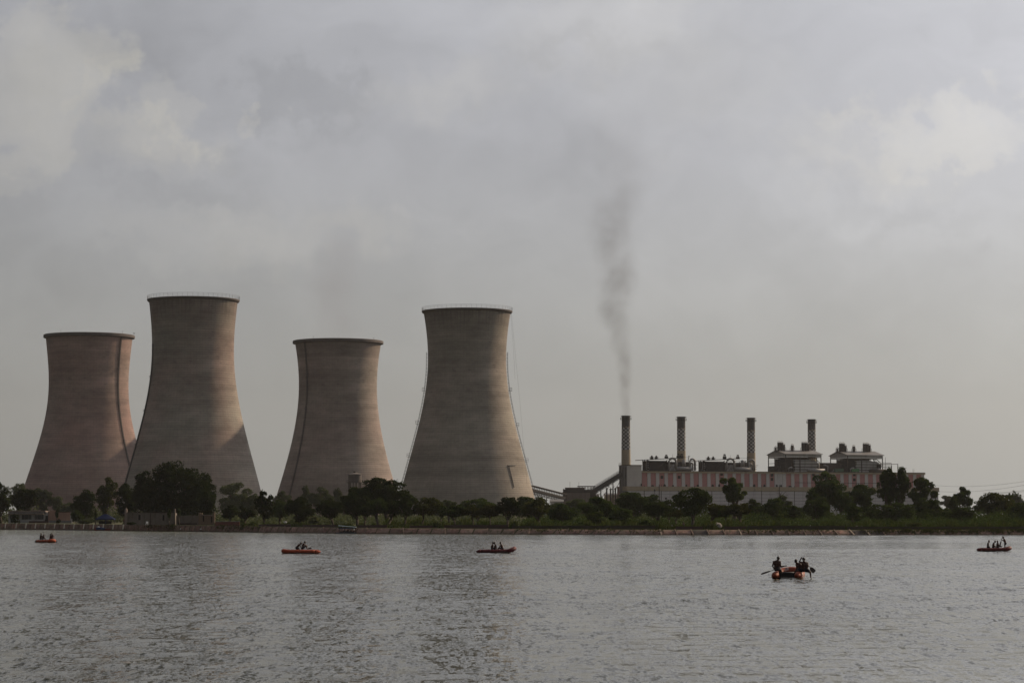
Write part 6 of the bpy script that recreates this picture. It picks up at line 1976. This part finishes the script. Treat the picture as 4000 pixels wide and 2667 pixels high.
def bird(px, py, Y, span, bank_, label):
    p = P(px, py, Y)
    t = thing('bird', p, label, 'bird', 'birds in the sky')
    t.rotation_euler = (0.2, bank_, 0.6)
    MB().tube([(-0.5 * span * .35, 0, 0), (-0.2 * span * .35, 0, 0.02), (0.25 * span * .35, 0, 0.02), (0.5 * span * .35, 0, 0.05), (0.62 * span * .35, 0, 0.03)], [0.01 * span, 0.055 * span, 0.065 * span, 0.035 * span, 0.008 * span], 8).build('body', M_BIRD, t, smooth=True)
    for s_ in (-1, 1):
        w = MB()
        h_ = span / 2
        prof = [(0.0, 0.13, -0.10, 0.0), (0.35 * h_, 0.16, -0.08, 0.20 * h_), (0.7 * h_, 0.08, -0.12, 0.22 * h_), (h_, -0.05, -0.14, 0.12 * h_)]
        vs = []
        for y_, xa, xb, z in prof:
            vs += [(xa * span * .6, s_ * y_, z + 0.02), (xb * span * .8, s_ * y_, z), (xa * span * .6, s_ * y_, z), (xb * span * .8, s_ * y_, z - 0.015)]
        fs = []
        for i in range(3):
            a_ = i * 4
            fs += [(a_, a_ + 1, a_ + 5, a_ + 4), (a_ + 2, a_ + 6, a_ + 7, a_ + 3), (a_, a_ + 4, a_ + 6, a_ + 2), (a_ + 1, a_ + 3, a_ + 7, a_ + 5)]
        w.add(vs, fs)
        w.build('wing', M_BIRD, t)
    return t
bird(524, 1303, 900, 1.5, -0.5, 'dark bird flying at the right rim of the shorter reddish-brown tower')
bird(547, 1108, 900, 0.7, 0.3, 'tiny bird high between the two left cooling towers')
bird(1473, 757, 900, 0.6, 0.2, 'tiny lone bird high above the gap between the banded tower and its right neighbour')
bird(1014, 875, 900, 0.6, 0.0, 'tiny lower bird of the pair above the space right of the tallest tower')
bird(1012, 785, 900, 0.6, -0.3, 'tiny upper bird of the pair above the space right of the tallest tower')
bird(3374, 997, 900, 0.6, 0.1, 'tiny bird high over the right-hand boiler canopies')
bird(2063, 1435, 900, 0.7, 0.1, 'tiny bird just right of the railed tower with caged ladders')
for px, Yp, zl, lab in ((3592, 541.2, 0.25, 'white egret standing at the water\'s edge on the right bank'), (3161, 548, 1.12, 'white egret standing on top of the bank below the gabled canopies')):
    p = P(px, 2070, Yp); p.z = zl
    t = thing('egret', p, lab, 'bird', 'egrets on the bank')
    MB().tube([(-0.3, 0, 0.42), (-0.1, 0, 0.5), (0.12, 0, 0.56), (0.2, 0, 0.62)], [0.02, 0.11, 0.12, 0.05], 8).build('body', M_EGRET, t, smooth=True)
    MB().tube([(0.18, 0, 0.6), (0.26, 0, 0.75), (0.18, 0, 0.88), (0.24, 0, 0.97), (0.36, 0, 0.95)], [0.05, 0.035, 0.03, 0.04, 0.008], 7).build('neck', M_EGRET, t, smooth=True)
    for y_ in (-0.05, 0.05):
        MB().tube([(0.0, y_, 0), (0.02, y_, 0.45)], 0.015, 5).build('leg', M_BIRD, t)
for k_, (a_, b_, sag, lab) in enumerate([((3575, 1885), (4080, 1866), 3.0, 'faint uppermost power line at the far right'), ((3660, 1918), (4080, 1878), 2.0, 'faint middle power line at the far right'),
                                        ((3860, 1922), (4080, 1899), 1.0, 'lower power line above the umbrella tree'), ((3840, 1925), (4080, 1906), 1.0, 'lowest power line above the umbrella tree'), ((3985, 1938), (4080, 1932), 0.4, 'short power line at the right picture edge')]):
    pa, pb = P(*a_, 1500), P(*b_, 1100)
    t = thing('power_line', pa, lab, 'power line', 'power lines at the far right')
    MB().tube([(pb - pa) * f - Vector((0, 0, sag * 4 * f * (1 - f))) for f in np.linspace(0, 1, 14)], 0.045 if k_ < 2 else 0.06, 4).build('wire', M_SOOT, t)
pl = thing('line_pole', P(3655, 1960, 1480), 'dark pole with cross arms beside the right end of the hall', 'pole')
pl.location.z = 1.3
zt = P(3655, 1930, 1480).z - 1.3
MB().bar((0, 0, 0), (0, 0, zt + 2), 0.4).build('pole', M_SOOT, pl)
for dz_ in (0, 1.6):
    MB().bar((-2.2, 0, zt + dz_), (2.6, 0, zt + dz_), 0.3).build('cross_arm', M_SOOT, pl)
for px, Yp, lab, top in ((2558, 1400, 'lamp post standing before the grey lower wall of the hall', 1916),):
    o = P(px, 2000, Yp); o.z = 1.3
    t = thing('lamp_post', o, lab, 'lamp post')
    zt = P(px, top, Yp).z - 1.3
    MB().tube([(0, 0, 0), (0, 0, zt)], [0.25, 0.15], 6).build('pole', M_SOOT, t)
    MB().tube([(0, 0, zt * 0.985), (0, 0, zt + 0.9)], [0.6, 0.3], 8).build('lamp_head', M_SOOT2, t)
    MB().box(-0.7, 0.7, -0.4, 0.4, zt * 0.80, zt * 0.86).build('floodlight', M_SOOT, t)

# ------------------------------------------------------------------ trees and shrubs (column, width, top row, crown bottom row, distance ...)
GB, GF, GM = 'trees on the near bank', 'hazy trees behind the bank', 'trees before the power station'
T_ = tree
T_(2, 95, 1893, 2020, 800, 'round', 'dark', 'dark tree at the left picture edge beside the white house', group=GB)
T_(106, 112, 1906, 2000, 822, 'round', 'dark', 'dark rounded tree rising right behind the white house', group=GB)
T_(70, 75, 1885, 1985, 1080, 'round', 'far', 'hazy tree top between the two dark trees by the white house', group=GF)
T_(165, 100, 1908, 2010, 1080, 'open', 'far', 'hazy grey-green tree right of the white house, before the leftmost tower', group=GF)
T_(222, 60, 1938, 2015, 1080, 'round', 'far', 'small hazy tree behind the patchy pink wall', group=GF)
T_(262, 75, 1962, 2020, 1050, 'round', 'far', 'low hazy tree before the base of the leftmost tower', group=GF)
T_(330, 96, 1922, 2032, 770, 'round', 'dark', 'dark broad tree left of the blue canopy tent', group=GB)
T_(418, 95, 1875, 2010, 752, 'tall', 'olive', 'tall olive tree with sunlit top above the blue canopy tent', group=GB, dens=0.8)
T_(492, 100, 1898, 2020, 742, 'round', 'dark', 'dark tree leaning against the left side of the big dome-shaped tree', group=GB)
T_(690, 268, 1797, 2028, 725, 'dome', 'dark', 'huge dark dome-shaped tree over the stone ruin', group=GB, forks=7)
T_(575, 130, 1853, 2025, 735, 'round', 'dark', 'dark shoulder crown left of the huge dome-shaped tree', group=GB)
T_(790, 112, 1852, 2020, 728, 'round', 'dark', 'dark shoulder crown right of the huge dome-shaped tree', group=GB)
T_(800, 80, 1905, 2035, 690, 'round', 'dark', 'dark tree filling the right foot of the big dome-shaped tree', group=GB)
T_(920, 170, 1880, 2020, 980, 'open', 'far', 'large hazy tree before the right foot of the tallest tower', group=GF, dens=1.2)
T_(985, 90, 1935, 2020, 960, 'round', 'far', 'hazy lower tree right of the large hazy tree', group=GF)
T_(897, 64, 1978, 2033, 652, 'round', 'dark', 'small round dark tree, first of the pair right of the stone ruin', group=GB)
T_(958, 66, 1972, 2033, 650, 'umbrella', 'dark', 'small spreading dark tree, second of the pair right of the stone ruin', group=GB)
T_(1033, 82, 1922, 2036, 640, 'tall', 'dark', 'upright dark tree in the gap between the tallest and the banded tower', group=GB)
T_(1100, 80, 1920, 2020, 1000, 'round', 'far', 'hazy tree left of the banded tower\'s foot', group=GF)
T_(1095, 70, 1960, 2035, 660, 'round', 'mid', 'mid-green tree low between two dark trees under the banded tower', group=GB)
T_(1172, 128, 1942, 2040, 625, 'round', 'dark', 'wide dark tree with dark trunk before the left half of the banded tower', group=GB)
T_(1290, 105, 1950, 2035, 618, 'round', 'dark', 'dark tree with forked trunk, before the middle of the banded tower', trunkpx=1303, group=GB)
T_(1250, 110, 1908, 1995, 1000, 'open', 'far', 'yellowish hazy tree before the banded tower', group=GF)
T_(1195, 55, 1902, 1990, 1040, 'cone', 'far', 'pointed hazy conifer before the dark ladder of the banded tower', group=GF)
T_(1320, 45, 1903, 1990, 1040, 'cone', 'far', 'pointed hazy conifer just left of the water tank', group=GF)
T_(1345, 70, 1935, 2000, 900, 'round', 'far', 'hazy tree below the water tank', group=GF)
T_(1385, 115, 1928, 2036, 612, 'round', 'dark', 'tall dark tree directly left of the umbrella-shaped tree', trunkpx=1397, group=GB)
T_(1476, 206, 1853, 1975, 655, 'umbrella', 'dark', 'big dark umbrella-shaped tree between the banded and the railed tower', trunkpx=1520, group=GB, dens=1.5, forks=6)
T_(1530, 120, 1912, 1990, 650, 'round', 'dark', 'dark lower mass at the right of the umbrella-shaped tree', group=GB)
T_(1462, 112, 1936, 2030, 598, 'umbrella', 'mid', 'mid-green tree with slim trunk standing under the dark umbrella-shaped tree', trunkpx=1478, group=GB, dens=1.3)
T_(1425, 60, 1975, 2033, 600, 'round', 'dark', 'small dark tree with straight trunk right of the ferry', trunkpx=1421, group=GB)
T_(1540, 85, 1958, 2034, 600, 'round', 'dark', 'small dark tree at the right foot of the umbrella-shaped tree', trunkpx=1514, group=GB)
T_(1594, 98, 1937, 2033, 592, 'round', 'mid', 'dark green tree with short leaning trunk before the left foot of the railed tower', trunkpx=1582, group=GB)
T_(1670, 118, 1947, 2028, 592, 'round', 'olive', 'soft olive tree with slanting trunk just left of the spiky plant', trunkpx=1646, group=GB, dens=0.8)
T_(1725, 70, 1955, 2025, 760, 'open', 'far', 'hazy tree behind the spiky plant', group=GF)
T_(1770, 108, 1964, 2034, 582, 'umbrella', 'mid', 'round-topped acacia with straight trunk before the railed tower', trunkpx=1779, group=GB, dens=1.3)
T_(1755, 80, 1958, 2010, 720, 'round', 'far', 'hazy crown peeping over the round-topped acacia', group=GF)
T_(1866, 140, 1951, 2022, 720, 'round', 'mid', 'broad tree crown behind the row of acacias under the railed tower', group=GF)
T_(1845, 88, 1976, 2034, 582, 'round', 'olive', 'acacia with dark leaning trunk, second in the row under the railed tower', trunkpx=1849, group=GB)
T_(1913, 92, 1967, 2030, 580, 'round', 'olive', 'acacia with forked trunk, third in the row under the railed tower', trunkpx=1913, group=GB)
T_(1988, 105, 1945, 2034, 578, 'round', 'dark', 'dark acacia at the right foot of the railed tower', trunkpx=1982, group=GB)
T_(2062, 120, 1941, 2025, 700, 'round', 'dark', 'dark dense tree hiding the railed tower\'s right foot', group=GM)
T_(2098, 122, 1948, 2036, 572, 'round', 'olive', 'leaning acacia below the roofed conveyor', trunkpx=2112, group=GB)
T_(2200, 128, 1966, 2040, 630, 'round', 'dark', 'dark round tree below the transfer house', group=GM)
T_(2262, 95, 1946, 2010, 860, 'open', 'far', 'hazy light tree before the transfer house', group=GF)
T_(2165, 80, 1968, 2020, 800, 'round', 'far', 'hazy low tree under the roofed conveyor', group=GF)
T_(2332, 140, 1944, 2036, 600, 'round', 'mid', 'large dense tree below the climbing conveyor', group=GM)
T_(2328, 75, 1990, 2050, 585, 'bush', 'light', 'bright green bushy tree in front of the large dense tree', group=GB)
T_(2468, 138, 1921, 2025, 720, 'round', 'mid', 'tall broad tree before the bunker tower\'s foot', group=GM)
T_(2545, 80, 1938, 2010, 760, 'round', 'dark', 'dark tree before the grey lower wall left end', group=GM)
T_(2432, 95, 1988, 2045, 590, 'round', 'dark', 'low dark tree below the bunker tower', group=GB)
T_(2400, 70, 1975, 2030, 700, 'round', 'mid', 'mid-green tree between the conveyor tree and the bunker tower', group=GM)
T_(2560, 106, 1960, 2038, 560, 'round', 'dark', 'dark tree with twin trunks left of the large round tree', trunkpx=2578, group=GB)
T_(2612, 80, 1958, 2025, 640, 'round', 'mid', 'mid tree tucked left behind the large round tree', group=GM)
T_(2640, 60, 1990, 2034, 562, 'open', 'olive', 'thin acacia with curved leaning trunk left of the large round tree', trunkpx=2641, group=GB)
T_(2706, 142, 1908, 2036, 572, 'round', 'mid', 'large round tree before the striped hall, second chimney side', trunkpx=2703, group=GB, dens=1.2)
T_(2800, 95, 1965, 2032, 578, 'round', 'olive', 'olive acacia above the grey heap', trunkpx=2772, group=GB)
T_(2868, 125, 1863, 1975, 690, 'open', 'light', 'tall loose tree with sunlit light green crown before the striped hall', group=GM, dens=1.15)
T_(2882, 118, 1957, 2032, 566, 'umbrella', 'olive', 'spreading acacia below the tall loose light green tree', trunkpx=2893, group=GB, dens=1.2)
T_(2828, 60, 1985, 2032, 570, 'round', 'dark', 'small dark acacia with twin stems right of the grey heap', trunkpx=2832, group=GB)
T_(2952, 90, 1950, 2035, 690, 'round', 'dark', 'dark tree right behind the spreading acacia', group=GM)
T_(3022, 118, 1950, 2035, 650, 'round', 'dark', 'dark dome of a tree before the grey lower wall', group=GM)
T_(3055, 80, 1938, 2000, 900, 'open', 'far', 'thin hazy tree before the grey lower wall', group=GF, dens=0.6)
T_(3237, 150, 1852, 2000, 735, 'round', 'dark', 'tall dark tree hiding the striped hall below the first gabled canopy', group=GM, dens=1.2)
T_(3175, 60, 1920, 2000, 720, 'round', 'dark', 'dark side crown left of the tall dark tree', group=GM)
T_(3192, 112, 1949, 2035, 645, 'round', 'mid', 'mid-green rounded tree before the tall dark tree', group=GM)
T_(3338, 175, 1898, 2015, 735, 'open', 'mid', 'broad ragged tree right of the tall dark tree', group=GM, dens=1.3)
T_(3290, 75, 1915, 2000, 700, 'round', 'mid', 'ragged crown joining the tall dark tree to the broad ragged one', group=GM)
T_(3337, 92, 1972, 2048, 560, 'cone', 'dark', 'dark conical tree standing alone at the bank', trunkpx=3337, group=GB)
T_(3468, 85, 1836, 2000, 725, 'tall', 'mid', 'tall slender eucalyptus, left stem of the pair before the hall', group=GM, dens=1.1)
T_(3515, 80, 1824, 1990, 722, 'tall', 'mid', 'tallest slender eucalyptus, right stem of the pair before the hall', group=GM, dens=1.1)
T_(3596, 118, 1875, 2005, 715, 'open', 'mid', 'broad tree hiding the right end of the striped hall', group=GM, dens=1.4)
T_(3622, 102, 1950, 2038, 650, 'round', 'dark', 'dark tree below the right end of the hall', group=GM)
T_(3505, 130, 1968, 2040, 640, 'round', 'dark', 'dark low tree under the slender eucalyptus pair', group=GM)
T_(3420, 110, 1970, 2035, 650, 'round', 'mid', 'low green tree left of the slender eucalyptus pair', group=GM)
T_(3700, 70, 1930, 1990, 1250, 'open', 'far', 'far hazy tree just right of the hall', group=GF)
T_(3762, 82, 1911, 2020, 765, 'tall', 'mid', 'ragged upright tree left of the umbrella-shaped tree on the right', group=GM)
T_(3725, 50, 1945, 2020, 760, 'round', 'dark', 'small dark crown left of the ragged upright tree', group=GM)
T_(3880, 165, 1922, 2012, 690, 'dome', 'olive', 'wide umbrella-shaped acacia at the far right', trunkpx=3886, group=GM, dens=1.0, forks=7)
T_(3945, 40, 1928, 2000, 720, 'open', 'light', 'light green tree edge at the right of the wide umbrella acacia', group=GM)
T_(3964, 24, 1922, 1985, 1250, 'column', 'far', 'far slim hazy eucalyptus, left of the trio at the right edge', group=GF)
T_(3978, 20, 1926, 1985, 1250, 'column', 'far', 'far slim hazy eucalyptus, middle of the trio at the right edge', group=GF)
T_(3998, 26, 1942, 1990, 1250, 'column', 'far', 'far slim hazy eucalyptus, right of the trio at the right edge', group=GF)
T_(3992, 120, 1965, 2042, 650, 'round', 'dark', 'dark rounded tree at the right picture edge', group=GM)
T_(3765, 100, 1982, 2040, 640, 'round', 'mid', 'low green tree before the ragged upright tree', group=GM)
T_(3690, 80, 1985, 2040, 660, 'round', 'mid', 'low green tree at the foot of the far hazy tree right of the hall', group=GM)
T_(3100, 90, 1975, 2035, 660, 'round', 'mid', 'low green tree between the dark dome and the rounded mid-green tree', group=GM)
# shrubs and garden plants
GS = 'shrubs on the bank'
def shrub(*a, **k):
    k.setdefault('name', 'shrub'); k.setdefault('cat', 'shrub'); k.setdefault('group', GS)
    return tree(*a, **k)
shrub(58, 40, 2003, 2043, 786, 'bush', 'dark', 'dark shrub before the white house\'s first window')
shrub(298, 54, 1993, 2040, 765, 'round', 'mid', 'round green shrub right of the patchy pink wall')
shrub(223, 13, 1986, 2026, 778, 'column', 'dark', 'dark column-shaped cypress before the patchy pink wall', name='cypress', nostem=False)
shrub(227, 20, 2024, 2042, 776, 'bush', 'dark', 'small shrub at the foot of the column-shaped cypress')
shrub(374, 11, 1988, 2040, 742, 'column', 'mid', 'slim column-shaped cypress left of the blue canopy tent', name='cypress')
shrub(340, 90, 2022, 2046, 745, 'bush', 'far', 'grey-green garden bushes left of the blue canopy tent')
shrub(661, 14, 1985, 2030, 668, 'column', 'mid', 'creeper-like shrub on the stone ruin\'s right part')
shrub(700, 14, 1984, 2016, 671, 'column', 'mid', 'second creeper-like shrub by the ruin\'s middle pier')
shrub(943, 25, 2024, 2052, 644, 'bush', 'mid', 'clipped dome-shaped shrub on the bank right of the red wall')
shrub(1226, 46, 2010, 2045, 622, 'bush', 'pale', 'pale flowering shrub under the wide dark tree')
shrub(513, 40, 2038, 2054, 668, 'bush', 'dark', 'dark low bush at the ruin\'s left end')
shrub(3570, 70, 2035, 2064, 549, 'bush', 'olive', 'pale olive shrub spilling over the bank by the second bench')
shrub(2520, 60, 2030, 2058, 560, 'bush', 'mid', 'green shrub below the dark twin-trunk tree')
shrub(3045, 30, 1995, 2030, 620, 'bush', 'light', 'bright yellow-green shrub in the thicket before the grey wall')
# spiky plant
o = at(1702, 577)
t = thing('spiky_plant', o, 'dark spiky agave-like plant on the parapet under the railed tower', 'plant', GS)
lf = MB()
for k_ in range(34):
    a = rng.uniform(0, 2 * math.pi); e = rng.uniform(0.25, 1.3); L = rng.uniform(1.2, 1.9)
    d_ = Vector((math.cos(a) * math.cos(e), math.sin(a) * math.cos(e), math.sin(e)))
    s_ = d_.cross(Vector((0, 0, 1))).normalized() * 0.07
    b_ = Vector((math.cos(a) * .25, math.sin(a) * .25, 0.25))
    m_ = b_ + d_ * L * 0.6
    e_ = b_ + d_ * L - Vector((0, 0, 0.25))
    i0 = len(lf.v)
    lf.add([b_ - s_, b_ + s_, m_ + s_, m_ - s_, e_], [(0, 1, 2, 3), (3, 2, 4)])
lf.build('leaves', LEAF['dark'], t)
MB().tube([(0, 0, 0), (0, 0, 0.35)], [0.3, 0.2], 8).build('stem', MAT_BARK, t)
# bare snag before the grey wall
o = P(3048, 2000, 1200); o.z = 1.3
t = thing('bare_tree', o, 'leafless pale snag before the grey lower wall of the hall', 'tree')
zt = P(3048, 1905, 1200).z - 1.3
tw = MB().tube([(0, 0, 0), (0.3, 0, zt * 0.5), (0, 0, zt * 0.8)], [0.35, 0.25, 0.15], 6)
for k_ in range(9):
    z = zt * rng.uniform(0.45, 0.8)
    tw.tube([(0.2, 0, z), (rng.uniform(-2, 2), rng.uniform(-1, 1), z + zt * 0.1), (rng.uniform(-4, 4), rng.uniform(-1, 1), z + zt * rng.uniform(0.12, 0.2))], [0.14, 0.1, 0.05], 5)
tw.build('branches', MAT_BARK, t)

# ------------------------------------------------------------------ ground cover nobody could count
def stuff_leaves(name, pts, size, leaf, label, elong=1.4, flat=0.2):
    return tag(quads(name, np.array(pts), size, LEAF[leaf], None, elong, flat), label, name.replace('_', ' '), None, 'stuff')
def blades(name, specs, mat, label):
    """specs: (px0, px1, dY0, dY1, count, hmin, hmax) upright tufts behind the shoreline"""
    V_, Fc = [], []
    tot = 0
    for px0, px1, d0, d1, n_, h0, h1 in specs:
        px = rng.uniform(px0, px1, n_)
        dY = d0 + (d1 - d0) * rng.random(n_) ** 1.3
        Ysh = np.interp(px, _px, _Ys)
        Yv = Ysh + dY
        zb_ = np.interp(px, SPX, SPZ)
        X_ = (px - CX) / F * (Yv * CA + (zb_ - HC) * SA)
        h_ = rng.uniform(h0, h1, n_) * (0.30 + 0.55 * np.sin(px * 0.033 + 2 * np.sin(px * 0.013)) ** 2 + 0.45 * np.sin(px * 0.11 + 3 * np.sin(px * 0.021)) ** 4)
        w_ = rng.uniform(0.10, 0.28, n_)
        lx, ly = rng.normal(0, 0.25, n_) * h_, rng.normal(0, 0.25, n_) * h_
        a_ = rng.uniform(0, math.pi, n_)
        B = np.stack([X_, Yv, zb_ - 0.05], 1)
        s_ = np.stack([np.cos(a_) * w_, np.sin(a_) * w_, np.zeros(n_)], 1)
        T1 = B + np.stack([lx * .4, ly * .4, h_ * 0.65], 1)
        T2 = B + np.stack([lx, ly, h_], 1)
        V_.append(np.stack([B - s_, B + s_, T1 + s_ * 0.8, T2, T1 - s_ * 0.8], 1).reshape(-1, 3))
        tot += n_
    Vv = np.concatenate(V_)
    me = bpy.data.meshes.new(name)
    me.vertices.add(5 * tot); me.vertices.foreach_set('co', Vv.astype(np.float32).ravel())
    me.loops.add(5 * tot); me.loops.foreach_set('vertex_index', np.arange(5 * tot, dtype=np.int32))
    me.polygons.add(tot); me.polygons.foreach_set('loop_start', np.arange(0, 5 * tot, 5, dtype=np.int32))
    me.materials.append(mat); me.update(); me.validate()
    return tag(link(name, me), label, 'grass', None, 'stuff')
blades('grass', [(840, 2000, 8, 70, 26000, 0.4, 1.0), (2000, 4100, 8, 60, 30000, 0.7, 1.9), (1500, 2000, 40, 90, 7000, 1.0, 2.2), (2900, 4100, 6.5, 12, 6000, 0.4, 0.9), (480, 840, 30, 60, 3000, 0.5, 1.0)],
       LEAF['grass'], 'tall green grass growing behind the parapet along the bank')
# tufts growing in the stone slope
pts = []
for i in range(3200):
    px_i = rng.choice([rng.uniform(2900, 3250), rng.uniform(3380, 4100), rng.uniform(2000, 2600), rng.uniform(550, 700), rng.uniform(860, 1000)], p=[.08, .64, .10, .09, .09])
    st = np.interp(px_i + 18 * math.sin(px_i * 0.07), [s[3] for s in SH], range(len(SH)))
    p = bankpt(float(np.clip(st + rng.normal(0, 0.25), 0, NS - 0.01)), min(1.0, abs(rng.normal(0.75, 0.25))), rng.uniform(0.05, 0.3))
    pts.append(p)
stuff_leaves('bank_weeds', pts, 0.30, 'olive', 'weeds growing over the stone bank')
# undergrowth thicket on the right and behind the bank
pts = []
def thicket(px0, px1, Y0, Y1, nclump, h0, h1, w, per):
    for _ in range(nclump):
        px = rng.uniform(px0, px1)
        Yv = max(rng.uniform(Y0, Y1), float(np.interp(px, _px, _Ys)) + 10)
        c = P(px, 2040, Yv); c.z = bankz(px)
        h_ = rng.uniform(h0, h1); w_ = rng.uniform(0.7, 1.3) * w
        u = rng.normal(size=(per, 3)); u /= np.linalg.norm(u, axis=1)[:, None]
        u[:, 2] = np.abs(u[:, 2])
        u *= (rng.random(per) ** 0.35)[:, None]
        pts.extend((u * np.array([w_, w_, h_]) + np.array(c)).tolist())
thicket(2880, 4100, 575, 640, 130, 1.3, 3.0, 2.2, 210)
thicket(2120, 2900, 585, 650, 70, 1.0, 2.2, 2.0, 180)
thicket(2900, 4100, 640, 720, 110, 3.0, 5.2, 3.2, 240)
thicket(3550, 4150, 640, 720, 45, 3.2, 5.5, 3.2, 240)
thicket(2050, 2900, 600, 700, 60, 2.2, 4.2, 2.8, 220)
stuff_leaves('undergrowth', pts, 0.34, 'mid', 'dense green scrub behind the right-hand bank')
pts = []
thicket(840, 2100, 760, 900, 90, 2.0, 4.5, 4.0, 150)
thicket(2100, 3000, 720, 850, 70, 2.5, 5.5, 4.0, 170)
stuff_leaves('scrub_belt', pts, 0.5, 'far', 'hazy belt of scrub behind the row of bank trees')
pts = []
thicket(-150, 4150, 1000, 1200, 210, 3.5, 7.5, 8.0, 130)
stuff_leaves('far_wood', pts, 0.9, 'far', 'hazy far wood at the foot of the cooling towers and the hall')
